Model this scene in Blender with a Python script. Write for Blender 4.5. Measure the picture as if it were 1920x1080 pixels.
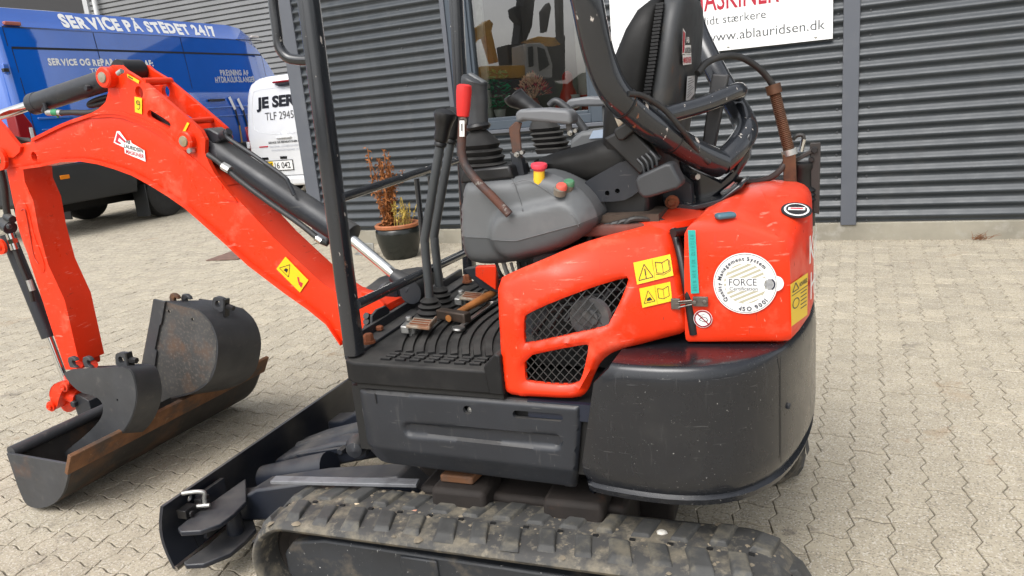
import bpy, bmesh, math, random
import numpy as np
from mathutils import Vector, Matrix
from mathutils.geometry import delaunay_2d_cdt
random.seed(7)
for o in list(bpy.data.objects): bpy.data.objects.remove(o)
rad = math.radians
# ------------------------------------------------------------------ camera
CAM_H = 1.16; FPX = 1410.0
pitch, roll, yaw = rad(14.0), rad(5.4), rad(-19.3)
_f = np.array([math.sin(yaw)*math.cos(pitch), math.cos(yaw)*math.cos(pitch), -math.sin(pitch)])
_r = np.array([math.cos(yaw), -math.sin(yaw), 0.0]); _d = np.cross(_f, _r)
_r2 = math.cos(roll)*_r + math.sin(roll)*_d; _d2 = -math.sin(roll)*_r + math.cos(roll)*_d
RC = np.array([_r2, _d2, _f])
cam = bpy.data.cameras.new('camera'); cam_o = bpy.data.objects.new('camera', cam)
bpy.context.collection.objects.link(cam_o)
cam_o.matrix_world = Matrix(((_r2[0], -_d2[0], -_f[0], 0), (_r2[1], -_d2[1], -_f[1], 0), (_r2[2], -_d2[2], -_f[2], CAM_H), (0, 0, 0, 1)))
cam.sensor_width = 36.0; cam.lens = FPX/1920*36.0; cam.clip_end = 800; cam.clip_start = 0.02
sc = bpy.context.scene; sc.camera = cam_o
sc.render.resolution_x = 1024; sc.render.resolution_y = 576
# ------------------------------------------------------------------ daylight, overcast
w = bpy.data.worlds.new('World'); sc.world = w; w.use_nodes = True
nt = w.node_tree; bg = nt.nodes['Background']
sky = nt.nodes.new('ShaderNodeTexSky'); sky.sky_type = 'NISHITA'; sky.sun_disc = False
SUN_EL, SUN_AZ = 52.0, 195.0
sky.sun_elevation = rad(SUN_EL); sky.sun_rotation = rad(SUN_AZ); sky.dust_density = 4.0; sky.air_density = 1.0
# cloud cover: the sky's blue is veiled by soft grey-white cloud
hs = nt.nodes.new('ShaderNodeHueSaturation'); hs.inputs['Saturation'].default_value = 0.22
tc = nt.nodes.new('ShaderNodeTexCoord'); nz = nt.nodes.new('ShaderNodeTexNoise')
nz.inputs['Scale'].default_value = 2.2; nz.inputs['Detail'].default_value = 6; nz.inputs['Roughness'].default_value = .55
mp = nt.nodes.new('ShaderNodeMapping'); mp.inputs['Scale'].default_value = (1, 1, 2.5)
rmp = nt.nodes.new('ShaderNodeValToRGB'); rmp.color_ramp.elements[0].position = .3; rmp.color_ramp.elements[1].position = .7
rmp.color_ramp.elements[0].color = (.72, .73, .75, 1); rmp.color_ramp.elements[1].color = (1.18, 1.17, 1.15, 1)
mul = nt.nodes.new('ShaderNodeMixRGB'); mul.blend_type = 'MULTIPLY'; mul.inputs[0].default_value = 1
nt.links.new(tc.outputs['Generated'], mp.inputs[0]); nt.links.new(mp.outputs[0], nz.inputs['Vector'])
nt.links.new(nz.outputs['Fac'], rmp.inputs[0]); nt.links.new(sky.outputs[0], hs.inputs['Color'])
nt.links.new(hs.outputs[0], mul.inputs[1]); nt.links.new(rmp.outputs[0], mul.inputs[2]); nt.links.new(mul.outputs[0], bg.inputs['Color'])
bg.inputs['Strength'].default_value = 0.15
sun = bpy.data.lights.new('sun', 'SUN'); sun.energy = 0.65; sun.angle = rad(42); sun.color = (1, .97, .92)
sun_o = bpy.data.objects.new('sun', sun); bpy.context.collection.objects.link(sun_o)
# sky sun_rotation turns clockwise from +Y
sd = Vector((math.sin(rad(SUN_AZ))*math.cos(rad(SUN_EL)), math.cos(rad(SUN_AZ))*math.cos(rad(SUN_EL)), math.sin(rad(SUN_EL))))
sun_o.rotation_euler = sd.to_track_quat('Z', 'Y').to_euler()
sc.view_settings.view_transform = 'Standard'; sc.view_settings.look = 'None'; sc.view_settings.gamma = 1
sc.view_settings.exposure = 0.98
sc.render.engine = 'CYCLES'; sc.cycles.max_bounces = 8; sc.cycles.transparent_max_bounces = 12

# ------------------------------------------------------------------ survey frames (metres; a local frame per thing)
class Frame:
    def __init__(s, deg, c):
        t = rad(deg); s.deg = deg; s.c = np.array(c, float)
        s.A = np.array([[math.cos(t), -math.sin(t), 0], [math.sin(t), math.cos(t), 0], [0, 0, 1.0]])
        s.o = s.A @ (np.array([0, 0, CAM_H]) - s.c)
    def at(s, x, y, u=None, v=None, z=None):
        d = s.A @ (RC.T @ np.array([(x-960)/FPX, (y-540)/FPX, 1.0]))
        for i, k in enumerate((u, v, z)):
            if k is not None: return s.o + (k - s.o[i])/d[i]*d
    def world(s, p): return s.A.T @ np.array(p, float) + s.c
    def empty(s, name):
        e = bpy.data.objects.new(name, None); bpy.context.collection.objects.link(e)
        e.location = s.c; e.rotation_euler = (0, 0, -rad(s.deg)); e.empty_display_size = .1
        return e
def proj(P):
    c = RC @ (np.array(P, float) - np.array([0, 0, CAM_H])); return 960+FPX*c[0]/c[2], 540+FPX*c[1]/c[2], c[2]
C0 = (-.552, 1.808, 0)
UF = Frame(5.0, C0)      # excavator upper body
TF = Frame(2.0, C0)      # excavator undercarriage
WF = Frame(6.1, (.6, 5.64, 0))     # workshop wall
VF = Frame(3.0, (-8.045, 8.469, 0))  # blue van
XF = Frame(6.1, (-6.8, 9.9, 0))    # white van

# ------------------------------------------------------------------ mesh helpers
def norm(a):
    a = np.array(a, float); n = np.linalg.norm(a); return a/n if n > 1e-12 else a
def chaikin(pts, n=2, closed=True):
    pts = [np.array(p, float) for p in pts]
    for _ in range(n):
        q = []; m = len(pts)
        rng = range(m) if closed else range(m-1)
        if not closed: q.append(pts[0])
        for i in rng:
            a, b = pts[i], pts[(i+1) % m]
            q += [a*.75+b*.25, a*.25+b*.75]
        if not closed: q.append(pts[-1])
        pts = q
    return pts
def spline(pts, n=8):
    pts = [np.array(p, float) for p in pts]; out = []
    P = [2*pts[0]-pts[1]] + pts + [2*pts[-1]-pts[-2]]
    for i in range(1, len(P)-2):
        for k in range(n):
            t = k/n; a, b, c, d = P[i-1], P[i], P[i+1], P[i+2]
            out.append(.5*((2*b)+(-a+c)*t+(2*a-5*b+4*c-d)*t*t+(-a+3*b-3*c+d)*t**3))
    out.append(pts[-1]); return out
def densify(poly, step):
    out = []
    for i in range(len(poly)):
        a, b = np.array(poly[i]), np.array(poly[(i+1) % len(poly)])
        n = max(1, int(round(np.linalg.norm(b-a)/step)))
        for k in range(n): out.append(a+(b-a)*k/n)
    return out
def inside(p, poly):
    x, y = p; r = False; n = len(poly); j = n-1
    for i in range(n):
        xi, yi = poly[i]; xj, yj = poly[j]
        if (yi > y) != (yj > y) and x < (xj-xi)*(y-yi)/(yj-yi)+xi: r = not r
        j = i
    return r
def dist_to(pts, polys):
    pts = np.array(pts); best = np.full(len(pts), 1e9)
    for poly in polys:
        a = np.array(poly); b = np.roll(a, -1, 0)
        for i in range(len(a)):
            ab = b[i]-a[i]; L = max(ab@ab, 1e-18)
            t = np.clip(((pts-a[i])@ab)/L, 0, 1)
            best = np.minimum(best, np.linalg.norm(pts-(a[i]+t[:, None]*ab), axis=1))
    return best
class MB:
    def __init__(s): s.v = []; s.f = []; s.m = []
    def add(s, vs, fs, mi=0):
        k = len(s.v); s.v += [tuple(map(float, p)) for p in vs]
        for f in fs: s.f.append(tuple(i+k for i in f)); s.m.append(mi)
        return s
    def box(s, lo, hi, mi=0):
        x0, y0, z0 = lo; x1, y1, z1 = hi
        return s.add([(x0,y0,z0),(x1,y0,z0),(x1,y1,z0),(x0,y1,z0),(x0,y0,z1),(x1,y0,z1),(x1,y1,z1),(x0,y1,z1)],
            [(0,3,2,1),(4,5,6,7),(0,1,5,4),(1,2,6,5),(2,3,7,6),(3,0,4,7)], mi)
    def obox(s, c, ax, ay, az, mi=0):     # oriented box: centre and three half-extent vectors
        c, ax, ay, az = map(np.array, (c, ax, ay, az))
        vs = [c+i*ax+j*ay+k*az for k in (-1, 1) for i, j in ((-1,-1),(1,-1),(1,1),(-1,1))]
        return s.add(vs, [(0,3,2,1),(4,5,6,7),(0,1,5,4),(1,2,6,5),(2,3,7,6),(3,0,4,7)], mi)
    def bar(s, a, b, w, h, up=(0,0,1), mi=0):
        a, b = np.array(a, float), np.array(b, float); d = norm(b-a); sd_ = norm(np.cross(d, up)); u = np.cross(sd_, d)
        return s.obox((a+b)/2, (b-a)/2, sd_*w/2, u*h/2, mi)
    def prism(s, pts, off, mi=0, mi_side=None):   # closed 3D polygon extruded by off
        pts = [np.array(p, float) for p in pts]; n = len(pts); off = np.array(off, float)
        k = s.add(pts+[p+off for p in pts], [], mi)
        b = len(s.v)-2*n
        nrm = sum((np.cross(pts[i], pts[(i+1) % n]) for i in range(n)), np.zeros(3))
        fl = nrm@off > 0
        top = tuple(b+n+i for i in range(n)); bot = tuple(b+i for i in range(n))
        s.f += [top if fl else top[::-1], bot[::-1] if fl else bot]; s.m += [mi, mi]
        for i in range(n):
            j = (i+1) % n; q = (b+i, b+j, b+n+j, b+n+i)
            s.f.append(q if fl else q[::-1]); s.m.append(mi if mi_side is None else mi_side)
        return s
    def tube(s, pts, r, n=12, mi=0, caps=True, flat=None):
        pts = [np.array(p, float) for p in pts]; m = len(pts)
        rs = [r]*m if np.isscalar(r) else list(r)
        T = [norm(pts[min(i+1, m-1)]-pts[max(i-1, 0)]) for i in range(m)]
        ref = np.array([0, 0, 1.0]) if abs(T[0][2]) < .9 else np.array([0, 1.0, 0])
        a = norm(np.cross(T[0], ref)); b0 = len(s.v); vs = []
        for i in range(m):
            a = norm(a - (a@T[i])*T[i]); b = np.cross(T[i], a)
            for k in range(n):
                t = 2*math.pi*k/n
                c1, s1 = math.cos(t), math.sin(t)
                if flat: c1 *= flat[0]; s1 *= flat[1]
                vs.append(pts[i]+rs[i]*(a*c1+b*s1))
        fs = [(i*n+k, i*n+(k+1) % n, (i+1)*n+(k+1) % n, (i+1)*n+k) for i in range(m-1) for k in range(n)]
        if caps: fs += [tuple(range(n))[::-1], tuple((m-1)*n+k for k in range(n))]
        return s.add(vs, fs, mi)
    def lathe(s, prof, o, ax=(0,0,1), n=24, mi=0):   # profile of (radius, height)
        o = np.array(o, float); ax = norm(ax)
        ref = np.array([1.0, 0, 0]) if abs(ax[0]) < .9 else np.array([0, 1.0, 0])
        a = norm(np.cross(ax, ref)); b = np.cross(ax, a); vs = []
        for r, h in prof:
            for k in range(n):
                t = 2*math.pi*k/n; vs.append(o+ax*h+r*(a*math.cos(t)+b*math.sin(t)))
        m = len(prof)
        fs = [(i*n+k, i*n+(k+1) % n, (i+1)*n+(k+1) % n, (i+1)*n+k) for i in range(m-1) for k in range(n)]
        if prof[0][0] > 1e-6: fs.append(tuple(range(n))[::-1])
        if prof[-1][0] > 1e-6: fs.append(tuple((m-1)*n+k for k in range(n)))
        return s.add(vs, fs, mi)
    def loft(s, rings, mi=0, caps=True):
        n = len(rings[0]); vs = [p for r in rings for p in r]; m = len(rings)
        fs = [(i*n+k, i*n+(k+1) % n, (i+1)*n+(k+1) % n, (i+1)*n+k) for i in range(m-1) for k in range(n)]
        if caps: fs += [tuple(range(n))[::-1], tuple((m-1)*n+k for k in range(n))]
        return s.add(vs, fs, mi)
    def sheet(s, outer, holes, surf, thick, step=.02, mi=0, round_holes=False, mi_rim=None):
        # plate: outline in plane coordinates (a, b); surf(a, b, dist_to_edge) gives the 3D point; thick is a vector
        outer = [np.array(p[:2], float) for p in densify(outer, step)]
        holes = [[np.array(p[:2], float) for p in densify(h, step)] for h in holes]
        loops = [outer]+holes; pts = [p for l in loops for p in l]; edges = []; k = 0
        for l in loops:
            edges += [(k+i, k+(i+1) % len(l)) for i in range(len(l))]; k += len(l)
        lo = np.min(outer, 0); hi = np.max(outer, 0); gp = []
        j = 0; y = lo[1]+step*.5
        while y < hi[1]:
            x = lo[0]+step*(.25 if j % 2 else .75)
            while x < hi[0]:
                if inside((x, y), outer) and not any(inside((x, y), h) for h in holes): gp.append((x, y))
                x += step
            y += step*.87; j += 1
        if gp:
            dd = dist_to(gp, loops); gp = [np.array(g) for g, d in zip(gp, dd) if d > step*.45]
        V2, E2, F2, *_ = delaunay_2d_cdt([Vector(p) for p in pts+gp], edges, [], 0, 1e-7)
        P2 = np.array([(p.x, p.y) for p in V2])
        tri = []
        for f in F2:
            c = P2[list(f)].mean(0)
            if inside(c, outer) and not any(inside(c, h) for h in holes): tri.append(tuple(f))
        D = dist_to(P2, loops if round_holes else [outer])
        fr = [np.array(surf(P2[i][0], P2[i][1], D[i]), float) for i in range(len(P2))]
        thick = np.array(thick, float); b = len(s.v); n = len(fr)
        a0 = np.array([P2[list(t)] for t in tri[:1]])[0]; q0 = [fr[i] for i in tri[0]]
        nn = np.cross(q0[1]-q0[0], q0[2]-q0[0]); fl = nn@thick > 0
        s.v += [tuple(p) for p in fr]+[tuple(p+thick) for p in fr]
        for t in tri:
            s.f.append(tuple(b+i for i in (t[::-1] if fl else t))); s.m.append(mi)
            s.f.append(tuple(b+n+i for i in (t if fl else t[::-1]))); s.m.append(mi)
        cnt = {}
        for t in tri:
            for q in range(3): cnt[(t[q], t[(q+1) % 3])] = 1
        for (i, j) in cnt:
            if (j, i) not in cnt:
                q = (b+i, b+n+i, b+n+j, b+j)
                s.f.append(q[::-1] if not fl else q); s.m.append(mi if mi_rim is None else mi_rim)
        return s
    def build(s, name, mats, parent=None, smooth=40, bevel=0, seg=2, loc=None, weld=False):
        me = bpy.data.meshes.new(name); me.from_pydata(s.v, [], s.f)
        mats = mats if isinstance(mats, (list, tuple)) else [mats]
        for m in mats: me.materials.append(m)
        me.polygons.foreach_set('material_index', s.m)
        me.update()
        if smooth:
            me.polygons.foreach_set('use_smooth', [True]*len(me.polygons)); me.set_sharp_from_angle(angle=rad(smooth))
        o = bpy.data.objects.new(name, me); bpy.context.collection.objects.link(o)
        if parent: o.parent = parent
        if loc is not None: o.location = loc
        if weld:
            md = o.modifiers.new('weld', 'WELD'); md.merge_threshold = 1e-5
        if bevel:
            md = o.modifiers.new('bevel', 'BEVEL'); md.width = bevel; md.segments = seg; md.limit_method = 'ANGLE'; md.angle_limit = rad(35)
            md.harden_normals = False
        return o
def rnd(r):     # edge rounding profile for sheets
    return lambda d: r-math.sqrt(max(0.0, r*r-(r-min(d, r))**2))
def tag(o, label=None, cat=None, group=None, kind=None):
    if label: o['label'] = label
    if cat: o['category'] = cat
    if group: o['group'] = group
    if kind: o['kind'] = kind
    return o
def dup(o, parent=None):
    c = o.copy(); bpy.context.collection.objects.link(c); c.parent = parent if parent else None; return c
_txt_cache = {}
def text_geo(body, bold=0.0, shear=0.0, spacing=1.0, res=3):
    k = (body, bold, shear, spacing, res)
    if k in _txt_cache: return _txt_cache[k]
    cu = bpy.data.curves.new('t', 'FONT'); cu.body = body; cu.offset = bold; cu.shear = shear; cu.space_character = spacing; cu.resolution_u = res
    ob = bpy.data.objects.new('t', cu); bpy.context.collection.objects.link(ob)
    dg = bpy.context.evaluated_depsgraph_get(); me = ob.evaluated_get(dg).to_mesh()
    vs = [(p.co.x, p.co.y) for p in me.vertices]; fs = [tuple(p.vertices) for p in me.polygons]
    ob.evaluated_get(dg).to_mesh_clear(); bpy.data.objects.remove(ob); bpy.data.curves.remove(cu)
    _txt_cache[k] = (vs, fs); return vs, fs
def text(mb, body, org, xd, yd, width=None, height=.1, mi=0, bold=0.0, shear=0.0, spacing=1.0, fn=None, center=False):
    # org: lower-left of the line; height = capital height; width fits the whole line
    vs, fs = text_geo(body, bold, shear, spacing)
    if not vs: return
    x0 = min(v[0] for v in vs); x1 = max(v[0] for v in vs)
    cap = .729/1.0*1.0
    sy = height/cap; sx = sy if width is None else width/(x1-x0)
    org, xd, yd = np.array(org, float), np.array(xd, float), np.array(yd, float)
    dx = -(x1-x0)*sx/2 if center else 0
    P = []
    for x, y in vs:
        a, b = (x-x0)*sx+dx, y*sy
        P.append(fn(a, b) if fn else org+xd*a+yd*b)
    mb.add(P, fs, mi)

# ------------------------------------------------------------------ materials
MATS = {}
def node(nt, t, **k):
    n = nt.nodes.new(t)
    for a, b in k.items():
        if a.startswith('_'): setattr(n, a[1:], b)
        else: n.inputs[a.replace('__', ' ')].default_value = b
    return n
def ramp(nt, fac, p0, p1, c0=(0,0,0,1), c1=(1,1,1,1)):
    r = nt.nodes.new('ShaderNodeValToRGB'); e = r.color_ramp.elements
    e[0].position = p0; e[1].position = p1; e[0].color = c0; e[1].color = c1
    nt.links.new(fac, r.inputs[0]); return r.outputs[0]
def mixc(nt, fac, a, b, mode='MIX'):
    m = nt.nodes.new('ShaderNodeMixRGB'); m.blend_type = mode
    for i, x in enumerate((fac, a, b)):
        if hasattr(x, 'is_linked') or hasattr(x, 'links'): nt.links.new(x, m.inputs[i])
        else: m.inputs[i].default_value = x if i == 0 else (*x, 1) if len(x) == 3 else x
    return m.outputs[0]
def mat(name, base, rough=.5, metal=0.0, spec=.5, coat=0.0, var=None, dirt=(), scratch=(), bump=None, rvar=0.0, world=False, emit=None, dust=None):
    """var=(scale, amount); dirt/scratch=[(colour, scale, lo, hi, strength, (sx,sy,sz))]; bump=(scale, strength)"""
    if name in MATS: return MATS[name]
    m = bpy.data.materials.new(name); m.use_nodes = True; nt = m.node_tree; L = nt.links
    b = nt.nodes['Principled BSDF']
    b.inputs['Roughness'].default_value = rough; b.inputs['Metallic'].default_value = metal
    b.inputs['Specular IOR Level'].default_value = spec; b.inputs['Coat Weight'].default_value = coat; b.inputs['Coat Roughness'].default_value = .08
    if world: co = node(nt, 'ShaderNodeNewGeometry').outputs['Position']
    else: co = node(nt, 'ShaderNodeTexCoord').outputs['Object']
    col = None
    def noise(scale, sc3=(1,1,1), detail=5, rough_=.6):
        mpn = node(nt, 'ShaderNodeMapping'); mpn.inputs['Scale'].default_value = sc3; L.new(co, mpn.inputs[0])
        n = node(nt, 'ShaderNodeTexNoise', Scale=scale, Detail=detail, Roughness=rough_); L.new(mpn.outputs[0], n.inputs['Vector']); return n.outputs['Fac']
    cur = (*base, 1)
    rgb = node(nt, 'ShaderNodeRGB'); rgb.outputs[0].default_value = cur; cur = rgb.outputs[0]
    ro = None
    if var:
        n = noise(var[0]); a = var[1]
        cur = mixc(nt, 1.0, cur, ramp(nt, n, .3, .7, (1-a, 1-a, 1-a, 1), (1+a, 1+a, 1+a, 1)), 'MULTIPLY')
    masks = []
    for d in list(dirt)+list(scratch):
        c, s_, lo, hi, st = d[:5]; s3 = d[5] if len(d) > 5 else (1, 1, 1)
        n = noise(s_, s3, 8, .65); r = ramp(nt, n, lo, hi, (0,0,0,1), (st, st, st, 1))
        cur = mixc(nt, r, cur, c); masks.append(r)
    if dust:       # dust settled on upward faces: (colour, strength)
        gn = node(nt, 'ShaderNodeNewGeometry').outputs['Normal']; sx = node(nt, 'ShaderNodeSeparateXYZ'); L.new(gn, sx.inputs[0])
        up = ramp(nt, sx.outputs[2], .45, .95, (0,0,0,1), (dust[1],)*3+(1,)); nn = ramp(nt, noise(11.0), .32, .68, (.25,.25,.25,1), (1,1,1,1))
        dm = mixc(nt, 1.0, up, nn, 'MULTIPLY'); cur = mixc(nt, dm, cur, dust[0]); masks.append(dm)
    L.new(cur, b.inputs['Base Color'])
    if rvar or masks:
        n = noise(9.0); r = ramp(nt, n, .3, .7, (max(0, rough-rvar),)*3+(1,), (min(1, rough+rvar),)*3+(1,))
        for mk in masks: r = mixc(nt, mk, r, (.8, .8, .8))
        L.new(r, b.inputs['Roughness'])
    if bump:
        n = noise(bump[0], (1,1,1), 4); bn = node(nt, 'ShaderNodeBump', Strength=bump[1], Distance=bump[2] if len(bump) > 2 else .002); L.new(n, bn.inputs['Height']); L.new(bn.outputs[0], b.inputs['Normal'])
    if emit:
        b.inputs['Emission Color'].default_value = (*emit[0], 1); b.inputs['Emission Strength'].default_value = emit[1]
    MATS[name] = m; return m
WHITE_CHIP = (.55, .50, .45)
ORANGE = mat('orange_paint', (.74, .034, .0050), .38, spec=.32, coat=.04, var=(3.5, .10), dirt=[((.80, .17, .10), 7.5, .56, .70, .5), ((.16, .05, .03), 14, .70, .80, .5)], scratch=[((.80, .40, .30), 120, .665, .70, .4, (1, 1, .35)), ((.82, .30, .22), 13, .635, .66, .45, (1, 1, 10)), ((.22, .03, .015), 17, .655, .675, .45, (7, 1, 1)), ((.10, .03, .02), 48, .675, .70, .6, (1, 1, .3))], rvar=.14, bump=(40, .04), dust=((.50, .26, .18), .14))
DARK = mat('dark_grey_paint', (.020, .0225, .028), .42, spec=.4, coat=.06, var=(6, .12), dirt=[((.07, .067, .06), 7, .60, .82, .4)], scratch=[((.24, .23, .22), 120, .66, .70, .5, (1, 1, .25)), ((.07, .068, .066), 12, .60, .68, .35, (8, 8, 1)), ((.10, .096, .092), 15, .64, .665, .4, (1, 1, 11))], rvar=.12, bump=(60, .03), dust=((.17, .155, .13), .38))
DARKTUBE = mat('dark_tube_paint', (.016, .018, .022), .22, coat=.5, var=(8, .15), scratch=[(WHITE_CHIP, 46, .655, .675, .9, (1, 1, .45)), ((.26, .10, .04), 20, .66, .69, .85, (1, 1, .4))], rvar=.06)
RUBBER = mat('rubber', (.009, .009, .0095), .6, spec=.28, dust=((.13, .125, .115), .42), var=(12, .2), dirt=[((.06, .055, .048), 9, .54, .85, .45)], rvar=.1, bump=(90, .12))
TRACKR = mat('track_rubber', (.048, .047, .045), .75, var=(9, .25), dirt=[((.19, .165, .12), 11, .48, .64, .8), ((.27, .235, .175), 40, .55, .66, .5)], rvar=.1, bump=(70, .4), world=True)
LUGR = mat('lug_rubber', (.052, .052, .050), .7, var=(14, .3), dirt=[((.17, .15, .11), 13, .50, .66, .7)], rvar=.1, bump=(60, .3), world=True)
MUD = mat('track_mud', (.21, .175, .125), .95, var=(22, .3), dirt=[((.07, .065, .055), 16, .5, .7, .8)], bump=(60, .7))
PLASTIC = mat('grey_plastic', (.105, .110, .114), .46, var=(7, .08), dirt=[((.24, .24, .23), 6, .55, .8, .35)], scratch=[((.45, .45, .45), 60, .72, .75, .5, (1, 1, .4))], rvar=.08, bump=(220, .05))
PLASTIC_D = mat('dark_plastic', (.034, .036, .039), .48, var=(8, .1), dirt=[((.12, .115, .105), 7, .55, .8, .4)], rvar=.08, bump=(200, .06))
BLACKP = mat('black_plastic', (.009, .009, .0098), .4, var=(9, .2), dirt=[((.045, .042, .038), 8, .54, .88, .45)], rvar=.1)
VINYL = mat('seat_vinyl', (.008, .0078, .0074), .55, spec=.28, var=(6, .2), dirt=[((.036, .032, .028), 6, .48, .85, .5)], rvar=.1, bump=(120, .15))
CHROME = mat('chrome', (.75, .75, .74), .10, metal=1.0, rvar=.06)
STEEL = mat('bare_steel', (.42, .41, .39), .35, metal=1.0, dirt=[((.18, .10, .06), 20, .55, .7, .7)], rvar=.12)
GALV = mat('galvanised', (.45, .45, .43), .4, metal=.8, var=(20, .2), dirt=[((.25, .18, .12), 18, .6, .75, .6)])
RUSTDARK = mat('dark_rusty_steel', (.014, .010, .008), .8, var=(14, .35), dirt=[((.055, .026, .013), 9, .58, .72, .8), ((.06, .05, .04), 16, .60, .74, .6)], bump=(60, .3))
RUSTY = mat('rusty_steel', (.11, .050, .024), .8, var=(14, .35), dirt=[((.045, .04, .038), 7, .46, .62, .85), ((.22, .10, .04), 18, .58, .7, .7)], bump=(60, .3))
BUCKET = mat('bucket_paint', (.042, .044, .048), .5, var=(8, .2), dirt=[((.125, .065, .036), 5, .62, .76, .7), ((.12, .11, .10), 34, .58, .70, .45)], scratch=[((.26, .17, .10), 50, .69, .73, .7, (1, 1, .4))], rvar=.12, bump=(50, .12))
INNER = mat('engine_bay_black', (.006, .006, .006), .7, var=(20, .3))
WIRE = mat('grille_wire', (.035, .035, .035), .45, metal=.2)
RED = mat('red_rubber', (.62, .022, .02), .4, var=(20, .1))
YELLOW = mat('yellow_plastic', (.78, .46, .02), .4)
SY = mat('sticker_yellow', (.80, .53, .008), .4, dirt=[((.7, .12, .04), 30, .66, .72, .6)])
SW = mat('sticker_white', (.80, .80, .78), .35, var=(9, .05))
SK = mat('sticker_black', (.012, .012, .014), .4)
SR = mat('sticker_red', (.50, .02, .04), .4)
SB = mat('sticker_beige', (.44, .41, .30), .4)
TEAL = mat('teal_tape', (.02, .36, .32), .4, dirt=[((.1, .42, .38), 15, .5, .7, .5)])
TEXTW = mat('white_lettering', (.82, .82, .80), .4)
WOOD = mat('hammer_wood', (.30, .115, .030), .55, var=(30, .35), dirt=[((.08, .03, .012), 12, .55, .7, .7, (1, 1, 6))], bump=(60, .2))
HAMMER = mat('hammer_steel', (.06, .045, .035), .5, metal=.5, var=(20, .3), dirt=[((.14, .06, .03), 15, .5, .7, .7)])
GREENB = mat('green_button', (.05, .20, .10), .5, dirt=[((.25, .20, .13), 14, .45, .7, .7)])
REDB = mat('red_button', (.60, .10, .07), .5, dirt=[((.35, .22, .15), 14, .5, .7, .7)])
EMRED = mat('stop_button_red', (.72, .05, .08), .4, var=(20, .1))
HOSE = mat('hose', (.016, .016, .016), .5, dirt=[((.07, .06, .05), 12, .5, .8, .6)])
# ================================================================== GROUND
def paver_mat(name, joint=False):
    m = bpy.data.materials.new(name); m.use_nodes = True; nt = m.node_tree; L = nt.links; b = nt.nodes['Principled BSDF']
    pos = node(nt, 'ShaderNodeNewGeometry').outputs['Position']
    def nz(s, d=4, r=.6, sc3=None):
        n = node(nt, 'ShaderNodeTexNoise', Scale=s, Detail=d, Roughness=r)
        L.new(pos, n.inputs['Vector']); return n.outputs['Fac']
    if joint:
        c = ramp(nt, nz(30), .35, .7, (.095, .083, .064, 1), (.185, .162, .124, 1))
    else:
        c = ramp(nt, nz(7, 3), .3, .7, (.385, .340, .258, 1), (.49, .435, .333, 1))
        c = mixc(nt, ramp(nt, nz(.55, 4), .40, .68, (0,0,0,1), (.26,.26,.26,1)), c, (.30, .268, .215))       # large worn areas
        c = mixc(nt, ramp(nt, nz(1.7, 5), .60, .74, (0,0,0,1), (.30,.30,.30,1)), c, (.52, .46, .35))
        isl = nt.nodes.new('ShaderNodeNewGeometry').outputs['Random Per Island']
        if name == 'concrete_paver': c = mixc(nt, 1.0, c, ramp(nt, isl, 0, 1, (.88, .88, .88, 1), (1.07, 1.065, 1.05, 1)), 'MULTIPLY')
        vo = node(nt, 'ShaderNodeTexVoronoi', Scale=260.0); L.new(pos, vo.inputs['Vector'])                  # aggregate grains
        wn = node(nt, 'ShaderNodeTexWhiteNoise'); L.new(vo.outputs['Position'], wn.inputs['Vector'])
        g1 = ramp(nt, wn.outputs['Value'], .84, .87, (0,0,0,1), (.6,.6,.6,1)); c = mixc(nt, g1, c, (.15, .135, .11))
        g2 = ramp(nt, wn.outputs['Value'], .10, .13, (.55,.55,.55,1), (0,0,0,1)); c = mixc(nt, g2, c, (.66, .62, .55))
        c = mixc(nt, ramp(nt, nz(130, 2), .35, .65, (.0,.0,.0,1), (.3,.3,.3,1)), c, (.25, .225, .19))
        c = mixc(nt, ramp(nt, nz(4.2, 6, .7), .61, .68, (0,0,0,1), (.65,.65,.65,1)), c, (.15, .13, .11))     # oil spots
        c = mixc(nt, ramp(nt, nz(2.6, 6, .7), .33, .38, (.4,.4,.4,1), (0,0,0,1)), c, (.30, .21, .13))     # rusty spots
    L.new(c, b.inputs['Base Color']); b.inputs['Roughness'].default_value = .88; b.inputs['Specular IOR Level'].default_value = .25
    bn = node(nt, 'ShaderNodeBump', Strength=.35, Distance=.0015); L.new(nz(240, 3), bn.inputs['Height']); L.new(bn.outputs[0], b.inputs['Normal'])
    return m
PAVER = paver_mat('concrete_paver'); JOINT = paver_mat('joint_sand', True); FARPAVE = paver_mat('paving_far')
g = MB(); S = 300
g.add([(-S, -S, -.0072), (S, -S, -.0072), (S, S, -.0072), (-S, S, -.0072)], [(0, 1, 2, 3)])
ground = tag(g.build('ground', FARPAVE, smooth=0), kind='structure')
# joint sand under the built stones
CUx, CVx = .0965, .1
AREAS = [(-93, 38, -53, -1), (-125, -93, -34, -1), (-125, -49, -1, 36)]       # built paving, in whole stones (columns, rows)
for i0, i1, j0, j1 in AREAS:
    g = MB(); g.add([WF.world(p) for p in ((i0*CUx, j0*CVx, -.004), (i1*CUx, j0*CVx, -.004), (i1*CUx, j1*CVx, -.004), (i0*CUx, j1*CVx, -.004))], [(0, 1, 2, 3)])
    tag(g.build('joint_sand', JOINT, ground, smooth=0), kind='stuff')
CU, CV, GAP = .0965, .1, .0027
def zig(t):
    t = t % 1.0
    if t < .32: return -.095*t/.32
    if t < .68: return -.095+.19*(t-.32)/.36
    return .095*(1-t)/.32
def wav(s_): return .065*math.sin(2*math.pi*s_)
def cellp(s_, t): return ((s_+zig(t))*CU, (t+wav(s_))*CV)
tt = [0, .16, .32, .5, .68, .84]; ss = [0, .17, .34, .5, .67, .84]
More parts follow.
